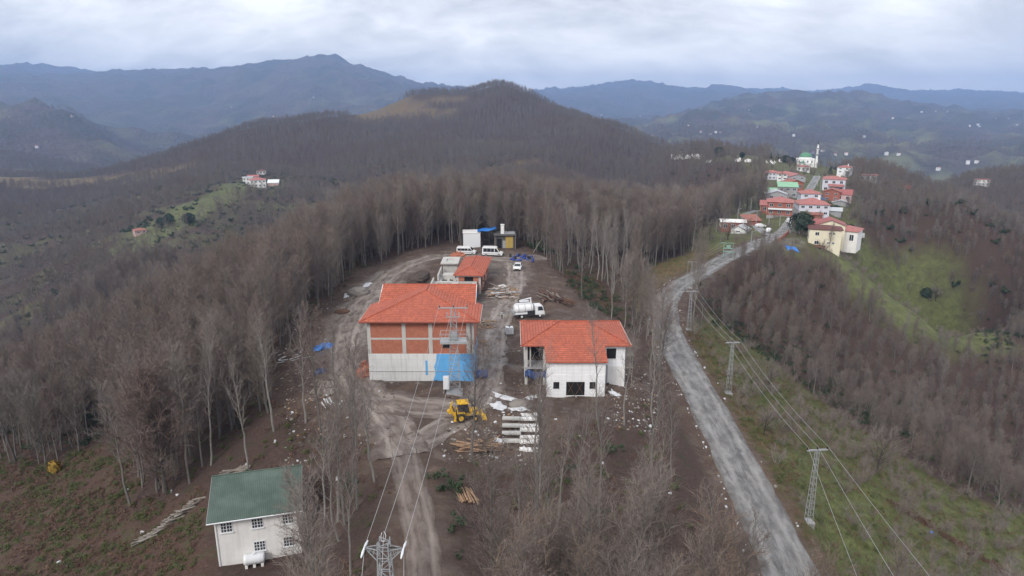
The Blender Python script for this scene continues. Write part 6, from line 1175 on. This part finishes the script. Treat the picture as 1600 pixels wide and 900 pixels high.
def scatter(name, pts, rotz, scl, var, sources, label, cat, tilt=None):
    """one object whose points carry copies of the source meshes (uncountable mass)"""
    n = len(pts); me = bpy.data.meshes.new(name); me.vertices.add(n); me.vertices.foreach_set('co', np.ascontiguousarray(pts, np.float32).ravel())
    rot = np.zeros((n, 3), np.float32); rot[:, 2] = rotz
    if tilt is not None: rot[:, :2] = tilt
    me.attributes.new('rot', 'FLOAT_VECTOR', 'POINT').data.foreach_set('vector', rot.ravel())
    me.attributes.new('scl', 'FLOAT_VECTOR', 'POINT').data.foreach_set('vector', np.ascontiguousarray(scl, np.float32).ravel())
    me.attributes.new('var', 'INT', 'POINT').data.foreach_set('value', np.asarray(var, np.int32))
    o = bpy.data.objects.new(name, me); COL.objects.link(o); tag(o, label, cat, None, 'stuff')
    ng = bpy.data.node_groups.new(name, 'GeometryNodeTree'); ng.interface.new_socket('Geometry', in_out='INPUT', socket_type='NodeSocketGeometry'); ng.interface.new_socket('Geometry', in_out='OUTPUT', socket_type='NodeSocketGeometry')
    gi = ng.nodes.new('NodeGroupInput'); go = ng.nodes.new('NodeGroupOutput'); jn = ng.nodes.new('GeometryNodeJoinGeometry')
    def na(nm, ty):
        q = ng.nodes.new('GeometryNodeInputNamedAttribute'); q.data_type = ty; q.inputs['Name'].default_value = nm; return q
    ar, as_, av = na('rot', 'FLOAT_VECTOR'), na('scl', 'FLOAT_VECTOR'), na('var', 'INT')
    for k, so in enumerate(sources):
        oi = ng.nodes.new('GeometryNodeObjectInfo'); oi.inputs['Object'].default_value = so; oi.inputs['As Instance'].default_value = True
        cp = ng.nodes.new('FunctionNodeCompare'); cp.data_type = 'INT'; cp.operation = 'EQUAL'
        ci = [s for s in cp.inputs if s.type == 'INT']; ng.links.new(av.outputs['Attribute'], ci[0]); ci[1].default_value = k
        ip = ng.nodes.new('GeometryNodeInstanceOnPoints'); ng.links.new(gi.outputs[0], ip.inputs['Points']); ng.links.new(cp.outputs['Result'], ip.inputs['Selection'])
        ng.links.new(oi.outputs['Geometry'], ip.inputs['Instance']); ng.links.new(ar.outputs['Attribute'], ip.inputs['Rotation']); ng.links.new(as_.outputs['Attribute'], ip.inputs['Scale'])
        ng.links.new(ip.outputs['Instances'], jn.inputs[0])
    ng.links.new(jn.outputs[0], go.inputs[0]); md = o.modifiers.new('scatter', 'NODES'); md.node_group = ng
    return o
# kinds of near tree: (trunk, crown, bark, twig)
KIND = []
for sd, kw in ((1, dict(Ht=17, start=.32, spread=.19, npri=42, nsec=9, ntw=9)), (2, dict(Ht=16, start=.26, spread=.25, npri=42, nsec=9, ntw=9)), (3, dict(Ht=18, start=.36, spread=.20, wob=.4, npri=40, nsec=9, ntw=9)), (4, dict(Ht=15, start=.25, spread=.26, npri=42, nsec=9, ntw=9)), (5, dict(Ht=17, start=.38, spread=.21, npri=38, nsec=9, ntw=8))):
    KIND.append(grow(sd, **kw))
BUSHY = [grow(51 + i, 10, start=.10, spread=.36, npri=40, nsec=9, ntw=8, tw=.022, r0=.13, up=.85, wob=.5) for i in range(3)]
WIDE = grow(21, 12, start=.12, spread=.40, npri=90, nsec=12, ntw=11, tw=.028, r0=.2, up=.72, dome=.3, limb_w=.6, wob=.5)
ORCH = grow(22, 5.6, start=.22, spread=.72, npri=26, nsec=10, ntw=9, tw=.022, r0=.2, up=.5, limb_w=1.2, dome=.15, wob=.6)
SPARSE = [grow(31, 16, start=.42, spread=.2, npri=24, nsec=7, ntw=5, r0=.15, wob=.5, up=1.0, dome=.3), grow(32, 15, start=.36, spread=.22, npri=24, nsec=7, ntw=5, r0=.14, wob=.6, up=.95, dome=.3)]
FARK = [grow(41 + i, 12, start=.22, spread=.34, npri=20, nsec=6, ntw=4, tw=.075, r0=.17, limb_w=1.2, up=.62, wob=.6, dome=.3) for i in range(3)]
def hazel(seed, Ht=3.0, n=14):
    r_ = random.Random(seed); tb = MB(); CV, CF = [], []
    for i in range(n):
        a = r_.uniform(0, 6.28); d = Vector((math.cos(a) * .42, math.sin(a) * .42, 1)).normalized(); q = Vector((math.cos(a) * .25, math.sin(a) * .25, -.1)); L = Ht * r_.uniform(.7, 1.1); e_ = q + d * L
        blade(CV, CF, q, d, L, .07, r_)
        for j in range(9):
            o = q.lerp(e_, .3 + .7 * j / 9); d2 = (d + perp(d, r_) * .8).normalized(); L2 = L * .3 * r_.uniform(.5, 1.2); blade(CV, CF, o, d2, L2, .045, r_)
            for m_ in range(4): blade(CV, CF, o + d2 * L2 * r_.uniform(.2, .9), (d2 + perp(d2, r_) * .8).normalized(), L2 * .6, .03, r_)
    return CV, CF
def cull(x, y, z, m0=120, top=20):
    u, v, zc = proj(np.stack([x, y, z + 8], -1)); u2, v2, _ = proj(np.stack([x, y, z + top], -1))
    return (zc > 20) & (u > -m0) & (u < 1600 + m0) & (v2 < 900 + m0) & (v > -50)
def jitter(x0, x1, y0, y1, step, seed, jit=.85):
    g = np.random.default_rng(seed); a, b = np.meshgrid(np.arange(x0, x1, step), np.arange(y0, y1, step)); a, b = a.ravel(), b.ravel()
    return a + g.uniform(-.5, .5, len(a)) * step * jit, b + g.uniform(-.5, .5, len(b)) * step * jit, g
# thinner stands
THIN = [(GP((815, 660), (1015, 650), (1025, 560), (1040, 560), (1060, 700), (900, 745), (815, 730)), 0.25), (GP((690, 900), (700, 760), (760, 735), (880, 690), (990, 680), (1060, 700), (1110, 780), (1160, 900), (1150, 1000), (700, 1000)), 0.25),   # below the right building
        (GP((420, 760), (430, 650), (560, 690), (600, 760), (620, 900), (600, 1000), (470, 1000), (480, 800)), 0.27),                                # left of the track
        (GP((840, 400), (880, 395), (990, 400), (1000, 480), (985, 540), (1030, 600), (1010, 680), (960, 560), (900, 440)), 0.5),
        (GP((1060, 520), (1100, 480), (1200, 560), (1330, 650), (1260, 640), (1210, 690), (1110, 530)), 0.25),
        (GP((300, 770), (320, 700), (420, 640), (420, 760)), 0.35)]
def tight(x, y):
    k = np.ones(len(x))
    for poly, f in THIN: k *= 1 - (1 - f) * pmask(x, y, poly, 2.5, 2)
    return k
TK = []   # (trunk mesh, crown mesh, joined source object)
for i, (tb, CV, CF) in enumerate(KIND + SPARSE + BUSHY):
    bk, tw_ = [(M_BARK, M_TWIG), (M_BARK, M_TWIGR), (M_BARK, M_TWIGG), (M_BARK, M_TWIGR), (M_BARK, M_TWIGR), (M_PALE, M_TWIGG), (M_PALE, M_TWIGG), (M_BARK, M_TWIG), (M_BARK, M_TWIGG), (M_BARK, M_TWIGR)][i]
    TK.append((rmesh('trunk', tb.v, [tuple(f) for f in tb.f], [bk]), rmesh('crown', CV, CF, [tw_]), srcobj('winter_tree_source', both('winter_tree', tb, CV, CF, bk, tw_))))
WT = (rmesh('trunk', WIDE[0].v, [tuple(f) for f in WIDE[0].f], [M_DBARK]), rmesh('crown', WIDE[1], WIDE[2], [M_TWIGR]))
OT = (rmesh('trunk', ORCH[0].v, [tuple(f) for f in ORCH[0].f], [M_DBARK]), rmesh('crown', ORCH[1], ORCH[2], [M_TWIGG]))
FS = [srcobj('far_tree_source', both('far_tree', tb, CV, CF, M_BARK, mt)) for (tb, CV, CF), mt in zip(FARK, (M_TWIGF, M_TWIGF, M_TWIGF))]
def tree_thing(meshes, loc, rz, s, label, group=None, cat='tree', name='bare_tree', tilt=(0, 0)):
    e = empty(name, loc, 0, label, cat, group); e.rotation_euler = (tilt[0], tilt[1], rz); e.scale = (s[0], s[0], s[1])
    for nm, me in zip(('trunk', 'crown'), meshes):
        o = bpy.data.objects.new(nm, me); COL.objects.link(o); o.parent = e
    return e
x, y, g = jitter(-270, 320, 30, 345, 2.95, 101)
den = frees(x, y) * tight(x, y); zone_right = x > np.interp(y, [0, 60, 100, 170, 260, 345], [25, 36, 36, 46, 95, 130])
den = den * np.where(zone_right, .72, .95) * np.where(fbm(x / 18, y / 18, 2, 91) > -.62, 1, .3)
k = g.random(len(x)) < den; x, y, zone_right = x[k], y[k], zone_right[k]; z = height(x, y); k = cull(x, y, z); x, y, z, zone_right = x[k], y[k], z[k], zone_right[k]
u, v, zc = proj(np.stack([x, y, z + 9], -1)); u0, v0, _ = proj(np.stack([x, y, z], -1))
rz = g.uniform(0, 6.283, len(x)); sz = g.uniform(.78, 1.12, len(x)) ; sz = np.where(zone_right & (y > 120), sz * .6, sz); sw = sz * g.uniform(.85, 1.2, len(x))
thin = tight(x, y) < .6; var = np.where(thin & (g.random(len(x)) < .95), g.integers(5, 7, len(x)), g.integers(0, 5, len(x)))
bus = np.where(zone_right, .92, .30); bus = np.where(thin, 0.0, bus); var = np.where(g.random(len(x)) < bus, g.integers(7, 10, len(x)), var); kk = np.where(~zone_right & (var > 6), 1.35, 1.0); sz = sz * kk; sw = sw * kk
front = (u > -20) & (u < 1620) & (v > 0) & (v < 915); order = np.argsort(np.where(front, zc, 1e9)); solo = set(order[:170].tolist())
GROVE = [('slender bare tree on the brown slope below the right building', 'bare trees below the right building', lambda a, b: a > 680 and b > 640 and a < 1230),
         ('thin bare tree in the scrub between the green roofed house and the dirt track', 'bare trees beside the dirt track', lambda a, b: 410 < a <= 680),
         ('bushy leafless tree on the slope beyond the asphalt road', 'bare trees beyond the asphalt road', lambda a, b: a >= 1040),
         ('tall grey leafless tree between the building site and the road bend', 'bare trees above the road bend', lambda a, b: a > 800),
         ('reddish grey leafless tree in the dense wood above the overgrown clearing', 'beeches of the dense wood', lambda a, b: True)]
for i in solo:
    lb = next(q for q in GROVE if q[2](u0[i], v0[i]))
    tree_thing(TK[var[i]][:2], (x[i], y[i], z[i]), rz[i], (sw[i], sz[i]), lb[0], lb[1], tilt=(g.normal(0, .03), g.normal(0, .03)))
m = np.array([i not in solo for i in range(len(x))])
tl = g.normal(0, .04, (len(x), 2))
scatter('bare_woodland', np.stack([x, y, z], -1)[m], rz[m], np.stack([sw, sw, sz], -1)[m], var[m], [q[2] for q in TK], 'dense leafless beech wood covering the ridge flanks', 'woodland', tl[m])
nnear = int(m.sum())
# woods of the further slopes
def farwood(name, r0, r1, step, seed, smin, smax, label, dens=.95):
    x, y, g = jitter(-r1 * .9, r1 * .9, 0, r1, step, seed); r = np.hypot(x, y); k = (r > r0) & (r < r1) & ((y > 345) | (x < -270) | (x > 320)) & (np.abs(x) < 200 + y * .8) & (y > 60); x, y, g2 = x[k], y[k], g
    k = g.random(len(x)) < frees(x, y) * dens * (1 - np.where(np.hypot(x, y) > 1300, .92 * fields(x, y), 0)); x, y = x[k], y[k]; z = height(x, y); k = cull(x, y, z, 60, 14); x, y, z = x[k], y[k], z[k]
    s = g.uniform(smin, smax, len(x)); w = s * g.uniform(.9, 1.25, len(x))
    scatter(name, np.stack([x, y, z], -1), g.uniform(0, 6.28, len(x)), np.stack([w, w, s], -1), g.integers(0, 3, len(x)), FS, label, 'woodland', g.normal(0, .05, (len(x), 2))); return len(x)
nf = farwood('hillside_woodland', 150, 1500, 6.2, 202, .62, 1.0, 'leafless grey brown woods over the middle hills')
nf2 = farwood('distant_woodland', 1500, 3000, 15, 203, 1.0, 1.6, 'leafless woods fading over the far slopes', .8)
# evergreen undergrowth, brambles, ferns, grass
LS = [srcobj('laurel_source', rmesh('laurel', *leafy(60 + i, 1.0, 1.5, 260, .17), [M_LAUREL])) for i in range(3)]
BS = [srcobj('bramble_source', rmesh('bramble', *leafy(70 + i, .7, .6, 120, .10, .8), [mt])) for i, mt in enumerate((M_FERN, M_RUST, M_FERN))]
GS = [srcobj('grass_source', rmesh('grass', *tuft(80 + i, 46, .34, .5, .03), [mt])) for i, mt in enumerate((M_GGRASS, M_DGRASS, M_RUST))]
HS = [srcobj('hazel_source', rmesh('hazel', *hazel(90 + i), [M_TWIGG])) for i in range(2)]
def cover(name, box, step, seed, fn, sources, smin, smax, label, cat, weights=None, flat=1.0):
    x, y, g = jitter(*box, step, seed); k = cull(x, y, np.full(len(x), -10.0), 60, 30); x, y = x[k], y[k]
    k = g.random(len(x)) < fn(x, y); x, y = x[k], y[k]; z = height(x, y); s = g.uniform(smin, smax, len(x)); n = len(sources)
    if not len(x): return 0
    scatter(name, np.stack([x, y, z], -1), g.uniform(0, 6.28, len(x)), np.stack([s, s, s * flat], -1), g.choice(n, len(x), p=weights), sources, label, cat); return len(x)
def lanes_off(x, y, extra=.6):
    w = np.ones(len(x))
    for ln in LANES: w *= (lane_near(x, y, ln)[0] > ln[1] + extra)
    return w * (1 - pmask(x, y, HOUSEPAD, .5)) * (1 - pmask(x, y, SITE, 1))
LAUREL = [GP((60, 560), (300, 470), (420, 400), (520, 380), (470, 430), (380, 480), (250, 560), (120, 620)), GP((1095, 445), (1130, 440), (1230, 530), (1330, 600), (1420, 690), (1350, 660), (1220, 580), (1110, 500)),
          GP((870, 425), (900, 430), (960, 470), (985, 510), (940, 500)), GP((40, 700), (170, 690), (190, 640), (120, 640)), GP((1500, 520), (1560, 500), (1600, 560), (1540, 560)), GP((690, 740), (720, 770), (740, 900), (700, 900)), GP((800, 375), (850, 372), (870, 400), (840, 395))]
nl = cover('evergreen_undergrowth', (-330, 330, 40, 520), 2.3, 301, lambda x, y: np.clip(sum(pmask(x, y, q, 4, 4, 31) for q in LAUREL) * .75 + .04 * frees(x, y), 0, 1) * lanes_off(x, y), LS, .45, 1.25, 'dark evergreen laurel thickets under the leafless trees', 'undergrowth', None, .8)
LS2 = [srcobj('thicket_source', rmesh('thicket', *leafy(95 + i, 1.6, 2.2, 200, .42), [M_LAUREL])) for i in range(2)]
nl2 = cover('valley_thickets', (-620, 420, 230, 900), 7.0, 311, lambda x, y: np.clip(.5 * sstep(.05, .5, fbm(x / 90, y / 90, 3, 71)) * frees(x, y) + .35 * openl(x, y) + .03, 0, 1) * np.where((x < 0) | (y < 420), 1, .3), LS2, .6, 1.7, 'dark evergreen thickets in the valley woods', 'undergrowth', None, .8)
nb = cover('bramble_patch', (-130, 130, 35, 200), .95, 302, lambda x, y: np.clip(pmask(x, y, BRAMBLE, 2, 2, 19) * .9 + pmask(x, y, SLOPEG, 2, 1) * .7 + pmask(x, y, GRASSR, 2, 3, 7) * .13 + pmask(x, y, VERGE, 1.5, 2, 17) * .4 + pmask(x, y, BANKR, 2, 2) * .2 + .22 * frees(x, y), 0, 1) * np.where(fbm(x / 7, y / 7, 2, 55) > -.35, 1, .15) * lanes_off(x, y), BS, .45, 1.25, 'low green and rust brambles covering the rough ground', 'undergrowth', [.30, .48, .22])
ng_ = cover('rough_grass', (-130, 150, 35, 230), .62, 303, lambda x, y: np.clip(pmask(x, y, GRASSR, 2, 3, 7) * .7 + pmask(x, y, BANKR, 2, 2) * .5 + pmask(x, y, VERGE, 1.5, 2, 17) * .8 + pmask(x, y, BANK, 2, 2, 16) * .7 + .15 * pmask(x, y, BRAMBLE, 2, 2), 0, 1) * lanes_off(x, y, .3), GS, .5, 1.3, 'tufts of green and straw coloured grass on the slopes', 'grass', [.56, .28, .16])
nh = cover('hazel_scrub', (20, 330, 40, 420), 2.7, 304, lambda x, y: np.clip(pmask(x, y, GRASSR, 2, 3, 7) * .62 * (1 - pmask(x, y, GP((1205, 690), (1262, 690), (1310, 770), (1340, 920), (1280, 920), (1245, 790)), 2, 2)) + pmask(x, y, GRASSU, 3, 3) * .25 + .3 * pmask(x, y, BANKR, 2, 2) + .10 * pmask(x, y, VERGE, 1, 1) + .25 * pmask(x, y, GRASSW, 3, 3) + .2 * pmask(x, y, VILLAGE, 3, 3), 0, 1) * lanes_off(x, y), HS, .5, 1.0, 'grey leafless hazel bushes dotted over the right slope', 'scrub')
print('woods', nnear, len(solo), nf, nf2, nl, nb, ng_, nh)
# ------------------------------------------------------------------ trees that stand out on their own
def leaf_crown(seed, rad, z0, z1, n, size, prof):
    r_ = random.Random(seed); V, F = [], []
    for i in range(n):
        t = r_.random() ** .8; a = r_.uniform(0, 6.283); w = 1 + .22 * math.sin(a * 3 + seed) + .18 * math.sin(a * 5 + t * 9); q = rad * prof(t) * w * math.sqrt(r_.uniform(.25, 1)); p = Vector((q * math.cos(a), q * math.sin(a), z0 + (z1 - z0) * t + r_.gauss(0, .15)))
        nrm = Vector((math.cos(a), math.sin(a), .8)) + Vector((r_.gauss(0, .6), r_.gauss(0, .6), r_.gauss(0, .6))); nrm.normalize(); s = perp(nrm, r_); b_ = nrm.cross(s); L = size * r_.uniform(.6, 1.4); k = len(V)
        V += [tuple(p - s * L), tuple(p - b_ * L * .5), tuple(p + s * L), tuple(p + b_ * L * .5)]; F.append((k, k + 1, k + 2, k + 3))
    return V, F
def evergreen(u, vb, vt, rad, label, shape='round', mat=None, seed=1, group=None, name='evergreen_tree'):
    b = G(u, vb); hg = top_for(b, vt); e = empty(name, tuple(b), 0, label, 'tree' if name != 'bush' else 'bush', group); prof = (lambda t: math.sqrt(max(0, 1 - (2 * t - .9) ** 2 * .85)) if t < .99 else .1) if shape == 'round' else (lambda t: (1 - t) * .95 + .05)
    part(e, 'trunk', M_DBARK, lambda m: m.tube([(0, 0, -.5), (0, 0, hg * .8)], [.2 + hg * .012, .05], 6)); V, F = leaf_crown(seed, rad, hg * (.12 if shape == 'round' else .06), hg, int(700 + hg * rad * 45), .28 + rad * .04, prof)
    o = bpy.data.objects.new('crown', rmesh('crown', V, F, [mat or M_CONIF])); COL.objects.link(o); o.parent = e; return e
evergreen(1251, 366, 333, 4.2, 'dense dark evergreen tree on the street left of the cream house', seed=1); evergreen(1123, 247, 230, 5.2, 'round dark evergreen on the cemetery skyline', seed=2); evergreen(1068, 247, 238, 1.8, 'slim dark conifer among the white gravestones', 'cone', seed=3); evergreen(1204, 248, 238, 1.7, 'thin pointed conifer on the skyline left of the mosque', 'cone', seed=4)
evergreen(1215, 250, 241, 1.8, 'second small conifer nearer the mosque', 'cone', seed=5); evergreen(1227, 254, 243, 4.2, 'broad dark evergreen beside the mosque', seed=6); evergreen(1237, 256, 246, 2.6, 'small dark evergreen touching the mosque wall', seed=7); evergreen(1159, 247, 238, 2.2, 'small rounded evergreen midway along the cemetery', seed=8); evergreen(1108, 248, 239, 2.2, 'small evergreen left of the round one', seed=9)
evergreen(1322, 393, 371, 3.2, 'dark laurel bush at the right foot of the cream house', seed=10, mat=M_LAUREL, name='bush'); evergreen(1328, 366, 351, 2.4, 'dark evergreen between the cream house and the grey tunnel', seed=11); evergreen(1447, 465, 450, 2.3, 'lone dark green bush high on the right slope', seed=12, mat=M_LAUREL, name='bush'); evergreen(1297, 272, 261, 2.0, 'small conifer left of the lone white house', 'cone', seed=13)
evergreen(296, 352, 333, 4.4, 'dark evergreen on the green strip of the left slope', seed=14, group=None); evergreen(265, 352, 334, 4.0, 'evergreen left of the one on the green strip', seed=15); evergreen(252, 358, 340, 3.0, 'narrow evergreen beside the lone red cottage', seed=16)
evergreen(86, 738, 722, .9, 'yellow leaved bush on the overgrown clearing', seed=17, mat=M_YELL, name='bush')
evergreen(845, 391, 378, 3.0, 'green bush at the wood edge behind the drums', seed=18, mat=M_LAUREL, name='bush'); evergreen(864, 393, 381, 2.4, 'second green bush right of the one behind the drums', seed=19, mat=M_LAUREL, name='bush')
b = G(262, 772); tree_thing(WT, tuple(b), .6, (1.42, 1.36), 'broad reddish leafless tree above the overgrown clearing'); b = G(1368, 738); tree_thing(OT, tuple(b), .3, (1.15, 1.15), 'wide dark limbed fruit tree alone on the green slope', None, 'fruit tree', 'fruit_tree')
for i, (u, v, s, lb) in enumerate(((1192, 680, .6, 'small bare fruit tree at the roadside verge'), (1200, 610, .8, 'bare fruit tree above the green slope near the wires'), (1110, 375, .9, 'bare dark tree on the meadow left of the road'), (1462, 470, .9, 'bare tree on the high right slope'), (1300, 640, .6, 'little bare tree midway down the green slope'))):
    b = G(u, v); tree_thing(OT, tuple(b), i * 1.3, (s, s), lb, None, 'fruit tree', 'fruit_tree')
x, y, g = jitter(60, 330, 200, 620, 9.0, 401); k = (pmask(x, y, VILLAGE, 3) > .5) | (pmask(x, y, GRASSW, 3) > .5) | (pmask(x, y, CEMET, 3) > .5); k &= g.random(len(x)) < .42
for ln in LANES: k &= lane_near(x, y, ln)[0] > ln[1] + 2.5
x, y = x[k], y[k]; z = height(x, y); s = g.uniform(.3, .62, len(x))
hs = np.array([tuple(o.matrix_basis.translation[:2]) for o in bpy.data.objects if o.name.startswith(('village_house', 'mosque'))])
dd = np.min(np.hypot(x[:, None] - hs[:, 0], y[:, None] - hs[:, 1] - 4), 1); k = dd > 7.5; x, y, z, s = x[k], y[k], z[k], s[k]
for i in range(len(x)):
    tree_thing(OT if i % 3 else TK[i % 5][:2], (x[i], y[i], z[i]), i * 1.7, (s[i] * 1.5, s[i] * 1.4) if i % 3 else (s[i], s[i]), 'bare garden tree among the village houses and meadows', 'bare garden trees of the village')
mc = [G(1385 + t * 18.5, 782 + t * 11.5) for t in range(11)]; pts = np.concatenate([np.array(a) + (np.array(b) - np.array(a)) * np.linspace(0, 1, 24)[:, None] for a, b in zip(mc[:-1], mc[1:])]); pts[:, :2] += rng.normal(0, .35, (len(pts), 2)); pts[:, 2] = height(pts[:, 0], pts[:, 1]); n = len(pts); s = rng.uniform(.5, 1.1, n)
scatter('dry_hedge', pts, rng.uniform(0, 6, n), np.stack([s, s, s * 1.1], -1), rng.integers(1, 3, n), [GS[0], BS[1], GS[2]], 'brown dead hedge line crossing the green slope', 'hedge')
for o in bpy.data.objects:
    if 'category' in o and 'kind' not in o: o['kind'] = 'thing'
